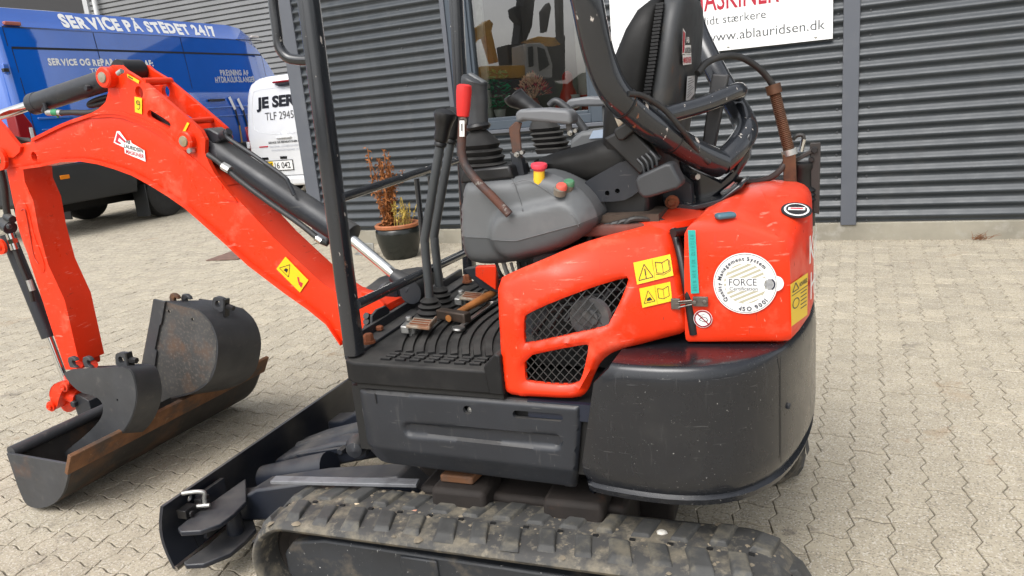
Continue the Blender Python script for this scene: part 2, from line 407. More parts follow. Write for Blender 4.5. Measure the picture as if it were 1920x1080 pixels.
outl = [cellp(x, 0) for x in ss]+[cellp(1, t) for t in tt]+[cellp(x, 1) for x in [1]+ss[:0:-1]]+[cellp(0, t) for t in [1]+tt[:0:-1]]
outl = np.array(outl); cc = np.array([CU/2, CV/2]); n_o = len(outl)
def shrink(g_):
    o2 = []
    for i in range(n_o):
        a, b_, c_ = outl[i-1], outl[i], outl[(i+1) % n_o]
        d = norm(c_-a); o2.append(b_+np.array([-d[1], d[0]])*g_)
    return np.array(o2)-cc
o_top, o_low = shrink(GAP/2+.0016), shrink(GAP/2)
o_top[:, 1] *= 1-.0022/CV; o_low[:, 1] *= 1-.0022/CV
pv = [(x, y, 0) for x, y in o_top]+[(x, y, -.0022) for x, y in o_low]+[(x, y, -.006) for x, y in o_low]
pf = [tuple(range(n_o))]+[(i+n_o, (i+1) % n_o+n_o, (i+1) % n_o, i) for i in range(n_o)]+[(i+2*n_o, (i+1) % n_o+2*n_o, (i+1) % n_o+n_o, i+n_o) for i in range(n_o)]
pme = bpy.data.meshes.new('paver'); pme.from_pydata(pv, [], pf); pme.materials.append(PAVER); pme.update()
cells = []
for i, j in [(i, j) for i0, i1, j0, j1 in AREAS for i in range(i0, i1) for j in range(j0, j1)]:
        u, v = (i+.5)*CU, (j+.5)*CV
        P = WF.world((u, v, 0)); x, y, dpt = proj(P)
        L_ = UF.A @ (P-UF.c)
        hid = (-.66 < L_[0] < .72 and -.30 < L_[1] < .34) or (-2.05 < L_[0] < -1.55 and -.3 < L_[1] < .4)
        onscr = dpt > .4 and 0 < x < 1920 and 0 < y < 1080 and not (560 < x < 1490 and y > 880)
        cells.append((dpt if (onscr and not hid) else 99, i, j, u, v))
cells.sort()
rg = np.random.default_rng(3)
bulk_v, bulk_f = [], []; pvn = np.array(pv)
for n_, (d, i, j, u, v) in enumerate(cells):
    dz = rg.normal(0, .0009); tx, ty = rg.normal(0, .007, 2); rz = rg.normal(0, .006)
    if n_ < 300:
        o = bpy.data.objects.new('paver', pme); bpy.context.collection.objects.link(o); o.parent = ground
        o.location = WF.world((u, v, dz)); o.rotation_euler = (tx, ty, -rad(WF.deg)+rz)
    else:
        q = pvn.copy(); q[:, 2] += dz+q[:, 1]*tx-q[:, 0]*ty; q[:, 0] += u-rz*q[:, 1]; q[:, 1] += v+rz*q[:, 0]*0
        k = len(bulk_v)*len(pv); bulk_v.append(q); bulk_f += [tuple(a+k for a in f) for f in pf]
bv = np.concatenate(bulk_v); bw = bv @ WF.A + WF.c
me = bpy.data.meshes.new('pavers'); me.from_pydata(bw.tolist(), [], bulk_f); me.materials.append(PAVER); me.update()
o = bpy.data.objects.new('pavers', me); bpy.context.collection.objects.link(o); o.parent = ground; tag(o, kind='stuff')
print('pavers', len(cells))
# gravel strip along the plinth: tiny loose stones
GRAV = mat('gravel', (.30, .26, .20), .9, var=(60, .5), world=True)
mb = MB(); rr = random.Random(5)
for k in range(2600):
    u = rr.uniform(-4.6, 3.2); v = -.05-abs(rr.gauss(0, .030)); r = rr.uniform(.0022, .0062)
    c = WF.world((u, v, r*.35)); a = rr.uniform(0, 6.3)
    vs = [c+np.array([r*math.cos(a+t)*rr.uniform(.7, 1.3), r*math.sin(a+t)*rr.uniform(.7, 1.3), 0]) for t in (0, 2.1, 4.2)]+[c+np.array([0, 0, r*.9])]
    mb.add(vs, [(0, 1, 3), (1, 2, 3), (2, 0, 3)])
tag(mb.build('gravel', GRAV, smooth=0), 'loose fine gravel along the foot of the concrete plinth', 'gravel', kind='stuff')
# drain slab
mb = MB(); SLAB = mat('rusty_cover', (.17, .10, .075), .8, var=(20, .25), world=True)
c4 = [UF.world(UF.at(x, y, z=.004)) for x, y in ((386, 489), (445, 487), (466, 476), (440, 470))]
mb.prism(c4, (0, 0, .006)); tag(mb.build('drain_cover', SLAB, smooth=0), 'flat reddish drain cover set in the paving behind the boom', 'drain cover')

# ================================================================== WORKSHOP
CLAD = mat('dark_cladding', (.032, .039, .046), .36, metal=.0, spec=.5, var=(2.5, .06), dirt=[((.085, .09, .095), 2.2, .5, .8, .2), ((.085, .087, .088), 9, .52, .75, .3, (1, 1, .12))], rvar=.08, bump=(2.2, .5, .012))
FLASH = mat('grey_flashing', (.085, .093, .110), .42, var=(3, .06), dirt=[((.14, .14, .14), 6, .55, .8, .3)], rvar=.08)
CONC = mat('concrete', (.265, .245, .195), .9, var=(2.2, .22), dirt=[((.22, .20, .16), 3.0, .5, .75, .6), ((.40, .385, .345), 9, .55, .75, .6)], bump=(60, .5), world=True)
SCREW = mat('screw_head', (.06, .063, .068), .4, metal=.3)
bld = tag(WF.empty('workshop_building'), 'dark grey corrugated metal workshop with concrete plinth behind the excavator', 'building')
PER, DEP = .0765, .023
prof = [(0, 0), (.06, .0), (.13, .06), (.22, .28), (.32, .68), (.40, .92), (.46, 1), (.52, 1), (.57, .95), (.72, .55), (.90, .07), (.95, 0)]
def corr(mb, s0, s1, z0, z1, v0=0.0, per=PER, dep=DEP):
    zs = []; k = math.floor((z0-.125)/per); 
    while True:
        base = .125+k*per
        if base > z1: break
        for a, h in prof: zs.append((base+a*per, h))
        k += 1
    zs = [q for q in zs if z0-1e-6 <= q[0] <= z1+1e-6]
    if zs[0][0] > z0+.001: zs.insert(0, (z0, zs[0][1]))
    if zs[-1][0] < z1-.001: zs.append((z1, zs[-1][1]))
    vs = []; n = len(zs)
    for z, h in zs: vs += [(s0, v0-dep*h, z), (s1, v0-dep*h, z)]
    mb.add(vs, [(2*i, 2*i+1, 2*i+3, 2*i+2) for i in range(n-1)])
    return mb
ZT = 4.4
spans = [(-4.60, -3.075, .125), (-1.73, -.095, .125), (-.012, 4.5, .125)]
for s0, s1, z0 in spans:
    cut = [.125, 1.025, 2.027, 3.03, ZT]
    for a, b_ in zip(cut[:-1], cut[1:]):
        corr(MB(), s0, s1, a, b_+(.03 if b_ < ZT else 0), -.0025*(cut.index(a) % 2)).build('wall_sheet', CLAD, bld, smooth=60)
corr(MB(), -3.075, -1.73, .125, .93).build('wall_sheet', CLAD, bld, smooth=60)
corr(MB(), -3.075, -1.73, 2.5, ZT).build('wall_sheet', CLAD, bld, smooth=60)
# screws
mb = MB(); rr = random.Random(2)
for s_, ph in ((.055, 0), (-.135, 0), (-3.495, 1), (-2.4, 0)):
    for k in range(0, 26):
        z = .125+(2*k+.05)*PER+.002
        if s_ == -2.4 and z > .9: continue
        mb.lathe([(.0085, 0), (.0085, .004), (.006, .006)], (s_+rr.uniform(-.003, .003), -.001, z), (0, -1, 0), 8)
tag(mb.build('cladding_screws', SCREW, bld), kind='stuff')
# flashings, plinth
mb = MB(); mb.box((-.106, -.034, .105), (-.006, .0, ZT)); mb.build('column_flashing', FLASH, bld, bevel=.003)
mb = MB(); mb.box((-4.715, -.03, .03), (-4.565, .0, ZT)); mb.box((-4.715, .0005, .03), (-4.703, .16, ZT)); mb.build('corner_flashing', FLASH, bld, bevel=.004)
mb = MB(); mb.box((-3.085, -.032, .93), (-3.045, .0, 2.52)); mb.build('window_trim', FLASH, bld, bevel=.003)
mb = MB(); mb.box((-1.765, -.032, .93), (-1.725, .0, 2.52)); mb.build('window_trim', FLASH, bld, bevel=.003)
mb = MB(); mb.box((-4.69, -.02, -.05), (4.5, .25, .118)); mb.build('plinth', CONC, bld, bevel=.006)
# unseen side walls cut short so the blue van reflects sky; annex, roof
mb = MB(); zc = [.125+k*PER/2 for k in range(int((ZT-.125)/(PER/2)))]
vs = []
for i, z in enumerate(zc): vs += [(-4.70+.017*(i % 2), .17, z), (-4.70+.017*(i % 2), .30, z)]
mb.add(vs, [(2*i, 2*i+1, 2*i+3, 2*i+2) for i in range(len(zc)-1)])
mb.build('side_wall', CLAD, bld, smooth=60)
MB().box((-3.72, .02, .12), (-3.62, 2.0, ZT)).build('side_wall', CLAD, bld)
MB().prism([(-4.69, 2.95, 0), (-4.69, 2.95, 1.75), (-4.69, 10.5, 4.5), (-4.69, 14, 4.5), (-4.69, 14, 0)], (3.0, 0, 0)).build('reflection_annex', CLAD, bld)  # unseen annex added, its roofline shaped for the blue van's reflection
for lo, hi in (((-4.9, -.12, ZT), (4.7, .03, ZT+.22)), ((-3.75, .03, ZT), (-3.3, 2.0, ZT+.22)), ((-1.2, .03, ZT), (4.7, 2.95, ZT+.22)), ((-3.3, 2.6, ZT), (-1.2, 2.95, ZT+.22))):
    MB().box(lo, hi).build('roof_panel', FLASH, bld)   # gap added above the window room to brighten the sill things
# window: frame, pane, room behind
WFR = mat('window_frame_paint', (.045, .060, .078), .4, var=(5, .05))
WGL = bpy.data.materials.new('window_glass'); WGL.use_nodes = True; nt = WGL.node_tree; nt.nodes.clear()
out = node(nt, 'ShaderNodeOutputMaterial'); mx = node(nt, 'ShaderNodeMixShader'); tr = node(nt, 'ShaderNodeBsdfTransparent'); gl = node(nt, 'ShaderNodeBsdfGlossy', Roughness=.005)
fr = node(nt, 'ShaderNodeFresnel', IOR=2.6)
tr.inputs[0].default_value = (.88, .92, .90, 1)
nt.links.new(fr.outputs[0], mx.inputs[0]); nt.links.new(tr.outputs[0], mx.inputs[1]); nt.links.new(gl.outputs[0], mx.inputs[2]); nt.links.new(mx.outputs[0], out.inputs[0])
win = MB()
for lo, hi in (((-3.045, -.02, .935), (-2.86, .10, 2.5)), ((-1.875, -.02, .935), (-1.765, .10, 2.5)), ((-2.86, -.0195, .935), (-1.875, .0995, 1.005)), ((-2.86, -.0195, 2.42), (-1.875, .0995, 2.5))):
    win.box(lo, hi)
win_o = win.build('window_frame', WFR, bld, bevel=.004)
mb = MB()
for lo, hi in (((-2.862, -.004, 1.003), (-2.835, .07, 2.42)), ((-1.90, -.004, 1.003), (-1.873, .07, 2.42)), ((-2.835, -.0035, 1.003), (-1.90, .07, 1.03))): mb.box(lo, hi)
mb.build('casement', WFR, win_o, bevel=.004)
mb = MB(); mb.add([(-2.84, .03, 1.02), (-1.895, .03, 1.02), (-1.895, .03, 2.42), (-2.84, .03, 2.42)], [(0, 1, 2, 3)])
mb.build('pane', WGL, win_o, smooth=0)
mb = MB(); mb.box((-3.07, -.055, .905), (-1.74, -.0205, .9345)); mb.build('window_sill', FLASH, win_o, bevel=.004)
ROOM = mat('room_paint', (.09, .085, .08), .9, var=(3, .2)); SHELF = mat('inner_sill', (.55, .54, .50), .5)
mb = MB(); mb.add([(-3.6, .26, .2), (-1.0, .26, .2), (-1.0, 2.85, .2), (-3.6, 2.85, .2), (-3.6, .26, 2.7), (-1.0, .26, 2.7), (-1.0, 2.85, 2.7), (-3.6, 2.85, 2.7)],
    [(0, 1, 2, 3), (1, 5, 6, 2), (2, 6, 7, 3), (3, 7, 4, 0)])
mb.build('room_shell', ROOM, bld, smooth=0)
mb = MB(); mb.box((-2.88, .0998, .93), (-1.86, .42, 1.015)); mb.build('inner_sill', SHELF, bld, bevel=.005)
mb = MB(); mb.box((-2.845, .105, 1.018), (-2.775, .14, 2.42)); mb.build('curtain_strip', mat('curtain', (.50, .50, .46), .9, var=(30, .15)), bld, bevel=.01)
mb = MB(); mb.box((-2.075, .3, 1.018), (-1.985, .36, 2.42)); mb.build('inner_post', SHELF, bld, bevel=.005)
# things on the inner window sill
def wpt(x, y, v): return WF.at(x, y, v=v)
def wthing(name, px, py, v, label, cat):
    p = wpt(px, py, v); e = bpy.data.objects.new(name, None); bpy.context.collection.objects.link(e)
    e.location = WF.world((p[0], v, 1.0152)); e.rotation_euler = (0, 0, -rad(WF.deg)); tag(e, label, cat); return e
LEAFG = mat('leaf_green', (.025, .34, .15), .45, var=(25, .4)); POTW = mat('white_ceramic', (.62, .62, .60), .3); DRYF = mat('dried_flowers', (.88, .62, .42), .9, var=(60, .4)); PINKF = mat('pink_flowers', (.70, .14, .17), .9, var=(60, .4)); VASE = mat('pink_vase', (.42, .15, .13), .4)
rr = random.Random(11)
def leaf(mb, c, d, L, Wd, mi=0):
    c, d = np.array(c), norm(d); s_ = norm(np.cross(d, (rr.uniform(-1, 1), rr.uniform(-1, 1), 1.2))); nrm = np.cross(s_, d)
    mb.add([c, c+d*L*.45+s_*Wd+nrm*L*.06, c+d*L, c+d*L*.45-s_*Wd+nrm*L*.06, c+d*L*.5+nrm*L*-.03], [(0, 1, 4), (1, 2, 4), (2, 3, 4), (3, 0, 4)], mi)
pl = wthing('potted_plant', 938, 214, .15, 'green leafy plant in a white pot inside the window, left', 'plant')
MB().lathe([(.035, 0), (.05, .07), (.052, .075), (.045, .07)], (0, 0, 0), n=20).build('pot', POTW, pl)
mb = MB()
for k in range(110):
    a = rr.uniform(0, 6.28); h = rr.uniform(.08, .38); r = rr.uniform(.01, .10)*(1 if h < .22 else .8)
    leaf(mb, (r*math.cos(a), r*math.sin(a)*.7, h), (math.cos(a), math.sin(a)*.7, rr.uniform(-.5, .6)), rr.uniform(.04, .075), rr.uniform(.013, .022))
mb.build('leaves', LEAFG, pl, smooth=0)
bq = wthing('dried_bouquet', 1002, 212, .16, 'bouquet of dried straw and pink flowers in a pink vase inside the window', 'flowers')
MB().lathe([(.035, 0), (.05, .05), (.05, .1), (.035, .13), (.042, .14)], (0, 0, 0), n=20).build('vase', VASE, bq)
mb = MB()
for k in range(420):
    a = rr.uniform(0, 6.28); e_ = rr.uniform(.15, 1.5); R_ = rr.uniform(.7, 1)
    c = np.array([.145*R_*math.cos(a)*math.cos(e_), .10*R_*math.sin(a)*math.cos(e_), .19+.14*R_*math.sin(e_)-.05*math.cos(e_)])
    leaf(mb, c, c-np.array([0, 0, .14]), rr.uniform(.02, .045), rr.uniform(.005, .010), 1 if rr.random() < (.5 if c[2] < .24 else .14) else 0)
for k in range(24):
    a = rr.uniform(0, 6.28); mb.tube([(0, 0, .12), (.07*math.cos(a), .05*math.sin(a), .22)], .003, 4)
mb.build('flower_heads', [DRYF, PINKF], bq, smooth=0)
rf = wthing('red_figurine', 1068, 205, .17, 'red seated figurine on the inner window sill', 'figurine')
REDC = mat('red_ceramic', (.55, .018, .012), .35)
mb = MB(); mb.lathe([(.06, 0), (.075, .06), (.07, .14), (.045, .20), (.038, .23), (.045, .26), (.04, .30), (.012, .325)], (0, 0, 0), n=20)
mb.tube([(.06, -.05, .04), (.09, -.09, .06), (.085, -.10, .10)], [.035, .032, .02], 10); mb.tube([(-.05, -.05, .04), (-.06, -.10, .05)], [.035, .028], 10)
mb.build('body', REDC, rf)
jg = wthing('enamel_jug', 1080, 208, .15, 'small white jug beside the red figurine inside the window', 'jug')
MB().lathe([(.04, 0), (.048, .03), (.048, .09), (.04, .125), (.046, .14), (.04, .135)], (0, 0, 0), n=20).build('body', mat('enamel', (.55, .57, .58), .25), jg)
MB().tube([(-.045, 0, .12), (-.085, 0, .11), (-.085, 0, .06), (-.047, 0, .045)], .006, 8).build('handle', mat('enamel', (0, 0, 0)), jg)
rb_ = wthing('red_box', 1100, 200, .30, 'small red box at the right end of the inner sill', 'box')
MB().box((-.07, -.04, 0.0), (.09, .04, .13)).build('body', REDC, rb_, bevel=.006)

# sign board on the wall
SIGNW = mat('sign_board', (.80, .81, .81), .35, var=(2, .02)); SIGNT = mat('sign_text', (.05, .055, .06), .5); SIGNR = mat('sign_red', (.38, .003, .022), .5)
sg = tag(WF.empty('company_sign'), 'white company sign board screwed to the wall beside the window', 'sign')
mb = MB(); mb.box((-1.672, -.040, 1.356), (-.169, -.019, 2.36)); mb.build('board', SIGNW, sg, bevel=.001)
X, Z = (1, 0, 0), (0, 0, 1)
mb = MB(); text(mb, 'MASKINER', (-1.085, -.0415, 1.632), X, Z, .585, .155, bold=.01); mb.build('lettering', SIGNR, sg, smooth=0)
mb = MB(); text(mb, '– lidt stærkere', (-1.062, -.0415, 1.538), X, Z, .475, .058, bold=-.005); mb.build('lettering', SIGNT, sg, smooth=0)
mb = MB(); text(mb, '– www.ablauridsen.dk', (-1.062, -.0415, 1.423), X, Z, .845, .066, bold=-.005); mb.build('lettering', SIGNT, sg, smooth=0)
mb = MB(); text(mb, 'T', (-1.615, -.0415, 1.425), X, Z, .045, .066, bold=-.005); mb.build('lettering', SIGNT, sg, smooth=0)
for s_ in (-1.62, -.838, -.273):
    MB().lathe([(.009, 0), (.009, .002), (.005, .0045)], (s_, -.040, 1.378), (0, -1, 0), 12).build('screw', GALV, sg)

# far building behind the vans
FW = Frame(4.0, (-6, 14.6, 0)); fb = tag(FW.empty('far_building'), 'light grey corrugated shed wall behind the blue van', 'building')
FCL = mat('far_cladding', (.20, .205, .21), .5, spec=.3, var=(1.5, .08))
mb = MB(); vs = []; pr = [(0, 0), (.12, 0), (.2, 1), (.88, 1), (.96, 0)]; zs = [(k*.115+a*.115, h) for k in range(14, 52) for a, h in pr]
for z, h in zs: vs += [(-9.4, -.05*h, z), (-2.2, -.05*h, z)]
mb.add(vs, [(2*i, 2*i+1, 2*i+3, 2*i+2) for i in range(len(zs)-1)]); mb.build('wall_sheet', FCL, fb, smooth=30)
mb = MB(); mb.box((-9.4, -.01, 0), (-2.2, .2, 1.7)); mb.build('base_wall', CONC, fb)
mb = MB(); mb.tube([(-9.08, -.16, 0), (-9.08, -.16, 6)], .055, 12); mb.build('downpipe', mat('pipe_white', (.62, .63, .63), .4), fb)
mb = MB(); mb.box((-9.55, -.10, 0), (-9.402, .3, 6.0)); mb.build('corner_trim', mat('trim_white', (.42, .43, .44), .5), fb)
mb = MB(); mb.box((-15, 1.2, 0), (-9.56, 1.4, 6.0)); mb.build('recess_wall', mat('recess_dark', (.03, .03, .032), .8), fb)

# terracotta-rimmed pot with withered plant
pp = WF.at(735, 489, z=0); pot = bpy.data.objects.new('flower_pot', None); bpy.context.collection.objects.link(pot)
pot.location = WF.world((pp[0], pp[1]+.14, 0)); tag(pot, 'black ribbed flower pot with terracotta rim and a withered plant by the wall', 'flower pot')
PB = mat('black_glaze', (.010, .012, .010), .22, var=(10, .3)); TERRA = mat('terracotta', (.34, .115, .045), .75, var=(12, .2), dirt=[((.22, .17, .13), 9, .5, .7, .5)])
mb = MB(); n = 64; vs = []; pf_ = [(.125, 0), (.14, .03), (.165, .12), (.178, .20), (.175, .235), (.165, .25), (.150, .25), (.150, .22)]
for r, h in pf_:
    for k in range(n):
        t = 2*math.pi*k/n; q = r*(1+(.022 if (k % 2 and .02 < h < .24) else 0)); vs.append((q*math.cos(t), q*math.sin(t), h))
mb.add(vs, [(i*n+k, i*n+(k+1) % n, (i+1)*n+(k+1) % n, (i+1)*n+k) for i in range(len(pf_)-1) for k in range(n)]); mb.build('outer_pot', PB, pot, smooth=50)
MB().lathe([(.145, .24), (.178, .255), (.182, .275), (.172, .285), (.150, .278), (.140, .25), (.0, .245)], (0, 0, 0), n=40).build('rim', TERRA, pot)
MB().lathe([(.0, .262), (.148, .262), (.148, .255)], (0, 0, 0), n=24).build('soil', mat('soil', (.05, .035, .022), .95), pot)
DRY = mat('withered_leaf', (.25, .085, .018), .8, var=(40, .5)); DRYY = mat('yellowing_leaf', (.42, .30, .06), .7, var=(40, .4))
mb = MB(); rr = random.Random(21)
for s_ in range(17):
    a = rr.uniform(0, 6.28); top = np.array([-.06+rr.uniform(-.12, .10), rr.uniform(-.08, .08), rr.uniform(.62, .92)]); base = np.array([-.055+rr.uniform(-.03, .03), rr.uniform(-.04, .04), .26])
    mid = (base+top)/2+np.array([rr.uniform(-.03, .03), rr.uniform(-.03, .03), 0]); path = spline([base, mid, top], 6)
    mb.tube(path, [.006]*3+[.004]*(len(path)-3), 5)
    for k in range(78):
        p = path[min(len(path)-1, int(rr.random()**1.3*len(path)))]+np.array([rr.gauss(0, .012), rr.gauss(0, .012), rr.gauss(0, .012)])
        leaf(mb, p, (rr.uniform(-1, 1), rr.uniform(-1, 1), rr.uniform(-1.2, .3)), rr.uniform(.020, .042), rr.uniform(.005, .012))
for br in (((-.06, 0, .58), (-.13, 0, .66), (-.165, 0, .63), (-.17, 0, .58)), ((-.02, 0, .56), (.05, 0, .60), (.10, 0, .62), (.105, 0, .70))):
    path = spline([np.array(p) for p in br], 6); mb.tube(path, .004, 5)
    for k in range(40):
        p = path[rr.randrange(len(path)//3, len(path))]+np.array([rr.gauss(0, .008) for _ in range(3)])
        leaf(mb, p, (rr.uniform(-1, 1), rr.uniform(-1, 1), rr.uniform(-1, .3)), rr.uniform(.012, .024), rr.uniform(.004, .008))
mb.build('withered_stems', DRY, pot, smooth=0)
mb = MB()
for k in range(26):
    a = rr.uniform(0, 6.28); b0 = np.array([.05+rr.uniform(-.05, .05), rr.uniform(-.07, .07), .262]); tp = b0+np.array([rr.uniform(-.04, .07), rr.uniform(-.05, .05), rr.uniform(.08, .22)])
    mb.tube([b0, tp], .0025, 4)
    for q in range(9):
        p = b0+(tp-b0)*rr.uniform(.3, 1); leaf(mb, p, (rr.uniform(-1, 1), rr.uniform(-1, 1), rr.uniform(-.2, 1)), rr.uniform(.014, .026), rr.uniform(.005, .009))
mb.build('yellow_sprigs', DRYY, pot, smooth=0)
# galvanised bracket lying by the pot
bp = WF.at(684, 478, z=0); mb = MB(); q = WF.world((bp[0], bp[1], 0)); mb.box((-.10, -.03, 0), (.10, .03, .012)); mb.box((-.10, .018, .012), (.10, .03, .10)); 
bo = mb.build('metal_bracket', GALV, bevel=.003); bo.location = q; bo.rotation_euler = (0, 0, rad(-20)); tag(bo, 'galvanised metal angle bracket lying on the paving left of the flower pot', 'bracket')
# ================================================================== BLUE VAN
def car_paint(name, c, rough=.16):
    m = mat(name, c, rough, coat=1.0, var=(2, .05), rvar=.02); m.node_tree.nodes['Principled BSDF'].inputs['Coat IOR'].default_value = 1.75; m.node_tree.nodes['Principled BSDF'].inputs['Coat Roughness'].default_value = .02; return m
BLUE = car_paint('blue_car_paint', (.0005, .090, .46), .06); GAPM = mat('panel_gap', (.004, .006, .012), .7); CLADB = mat('van_cladding', (.018, .020, .022), .5, var=(4, .1)); TYRE = mat('tyre', (.018, .018, .018), .7, var=(20, .2), bump=(60, .2)); RIM = mat('steel_rim', (.08, .09, .11), .4, metal=.4); LAMP = mat('tail_lamp_red', (.22, .004, .008), .2, coat=.2); LAMPW = mat('tail_lamp_clear', (.55, .56, .58), .15, coat=.6); AMBER = mat('amber_lamp', (.75, .22, .01), .25)
GLASSB = mat('dark_car_glass', (.01, .012, .014), .05, spec=.8)
van = tag(VF.empty('blue_van'), 'large blue high-roof panel van with white service lettering parked on the left', 'van')
sec = [(-1.0, 2.77), (-.62, 2.765), (-.34, 2.75), (-.20, 2.722), (-.088, 2.50), (-.075, 2.49), (-.062, 2.30), (-.035, 1.95), (-.012, 1.5), (0, 1.15), (0, .92), (-.004, .90)]
def side_u(z):
    zs = [p[1] for p in sec][::-1]; us = [p[0] for p in sec][::-1]; return float(np.interp(z, zs, us))
rings = []
for v, zt, ins in ((-1.78, 2.66, .10), (-1.745, 2.745, .03), (-1.70, 2.77, 0), (0, 2.775, 0), (2.2, 2.775, 0), (2.5, 2.74, .02), (2.75, 2.62, .05), (3.0, 2.38, .09), (3.25, 2.06, .13), (3.55, 1.62, .17), (3.75, 1.36, .18), (4.5, 1.16, .22), (4.72, .98, .34)):
    ring = []
    for u, z in sec:
        zz = .9+(z-.9)*(zt-.9)/(2.77-.9); uu = u-ins*(1 if u > -.9 else 0); ring.append((uu, v, zz))
    for u, z in sec[::-1][:-1]:
        zz = .9+(z-.9)*(zt-.9)/(2.77-.9); uu = -2.0-u+ins*(1 if u > -.9 else 0); ring.append((uu, v, zz))
    rings.append(ring[::-1])
body = MB().loft(rings).build('body', BLUE, van, smooth=35)
# lower cladding and underbody
mb = MB(); cl = [(-.006, .899), (.012, .88), (.014, .60), (-.03, .42), (-.2, .40)]
def cladpiece(v0, v1):
    MB().prism([(u, v0, z) for u, z in cl], (0, v1-v0, 0)).build('side_cladding', CLADB, van, bevel=.008)
cladpiece(-1.70, -.33); cladpiece(.62, 3.3)
mb = MB(); mb.box((-1.95, -1.66, .42), (-.15, 3.4, .86)); mb.box((-1.3, -1.2, .28), (-.5, .0, .42)); mb.box((-1.9, .12, .25), (-.1, .22, .38)); mb.build('underbody', INNER, van)
mb = MB(); mb.box((-1.98, -1.86, .45), (-.02, -1.70, .92)); mb.build('rear_bumper', CLADB, van, bevel=.04, seg=3)
mb = MB(); pts = [(-.006, .899, 0)]; mb.box((-.006, -.335, .60), (.006, .62, .899)); mb.build('wheel_arch', CLADB, van, bevel=.01)
for (u0, nm) in ((-.14, 0), (-1.66, 1)):
    t = MB().lathe([(.21, -.11), (.30, -.115), (.335, -.10), (.345, -.06), (.345, .06), (.335, .10), (.30, .115), (.21, .11)], (u0, .17, .345), (1, 0, 0), 40).build('wheel', TYRE, van)
    m2 = MB(); m2.lathe([(.0, .05), (.05, .07), (.06, .05), (.14, .06), (.16, .03), (.20, .04), (.215, .10), (.205, .108), (.19, .06)], (u0, .17, .345), (1, 0, 0), 32)
    for k in range(8):
        a = k*math.pi/4; m2.lathe([(.022, 0), (.022, .012), (0, .012)], (u0+.055, .17+.115*math.cos(a), .345+.115*math.sin(a)), (1, 0, 0), 8)
    m2.build('rim', RIM, t)
    m3 = MB(); m3.box((u0-.12, -.215, .06), (u0+.13, -.20, .50)); m3.build('mud_flap', CLADB, van, bevel=.006)
for u0 in (-.14, -1.66):
    MB().lathe([(.21, -.11), (.30, -.115), (.335, -.10), (.345, -.06), (.345, .06), (.335, .10), (.30, .115), (.21, .11)], (u0, 3.85, .345), (1, 0, 0), 32).build('wheel', TYRE, van)
# panel gaps and mouldings follow the side's own curve
def strip(pts, wz, pr, name, m):
    mb = MB(); n = len(pts)
    for i in range(n-1):
        (v0, z0), (v1, z1) = pts[i], pts[i+1]
        if abs(v1-v0) > abs(z1-z0): a = [(v0, z0-wz), (v1, z1-wz), (v1, z1+wz), (v0, z0+wz)]
        else: a = [(v0-wz, z0), (v1-wz, z1), (v1+wz, z1), (v0+wz, z0)]
        mb.add([(side_u(z)+pr, v, z) for v, z in a], [(0, 1, 2, 3)])
    return mb.build(name, m, van, smooth=0)
strip([(-1.66, 2.494), (2.85, 2.494)], .009, .004, 'roof_gutter', GAPM)
strip([(-1.62, 2.262), (2.75, 2.262)], .013, .003, 'panel_seam', GAPM)
for v0, za, zb in ((-.46, 2.48, 1.95), (1.02, 2.48, 1.75), (-1.62, 2.26, 1.2), (-1.66, 2.48, 2.28), (2.75, 2.26, 1.0)):
    strip([(v0-.02*0, za), (v0, (za+zb)/2), (v0, zb)], .005, .003, 'panel_seam', GAPM)
MOULD = car_paint('blue_moulding_sheen', (.03, .14, .50))  # lighter than the body: reflected light lines painted into the trim colour
mb = MB(); mb.box((-.006, -1.55, 1.445), (.012, 2.7, 1.468)); mb.build('side_moulding', MOULD, van, bevel=.006)
mb = MB(); mb.box((-.004, -1.53, 1.315), (.010, 2.7, 1.332)); mb.build('side_moulding', MOULD, van, bevel=.005)
mb = MB(); mb.box((-.01, 1.28, 1.55), (.02, 1.62, 1.585)); mb.build('door_rail', BLACKP, van, bevel=.004)
mb = MB(); mb.prism([(.014, -1.60, 1.12), (.014, -1.645, 1.40), (.012, -1.72, 1.53), (.008, -1.83, 1.56), (.008, -1.83, 1.10)], (-.16, 0, 0)); mb.build('tail_light', LAMP, van, bevel=.012)
mb = MB(); mb.box((.0, -1.70, 1.14), (.018, -1.655, 1.36)); mb.build('reversing_light', LAMPW, van, bevel=.006)
mb = MB(); mb.box((.012, -1.46, .722), (.026, -1.33, .772)); mb.build('side_marker', AMBER, van, bevel=.006)
mb = MB(); mb.box((side_u(2.54)-.01, -1.62, 2.515), (side_u(2.54)+.04, -1.42, 2.556)); mb.build('roof_marker', mat('marker_lens', (.35, .10, .07), .3), van, bevel=.01)
mb = MB(); mb.box((side_u(2.56)-.01, 2.62, 2.54), (side_u(2.56)+.04, 2.80, 2.572)); mb.build('roof_marker', mat('marker_lens_white', (.55, .5, .45), .3), van, bevel=.01)
mb = MB(); mb.box((-.06, -1.80, 1.97), (-.02, -1.73, 2.08)); mb.build('door_hinge', BLUE, van, bevel=.008); 
mb = MB(); mb.box((-.055, -1.81, 1.99), (-.012, -1.745, 2.03)); mb.build('hinge_pin', BLACKP, van, bevel=.006)
_tr = random.Random(17)
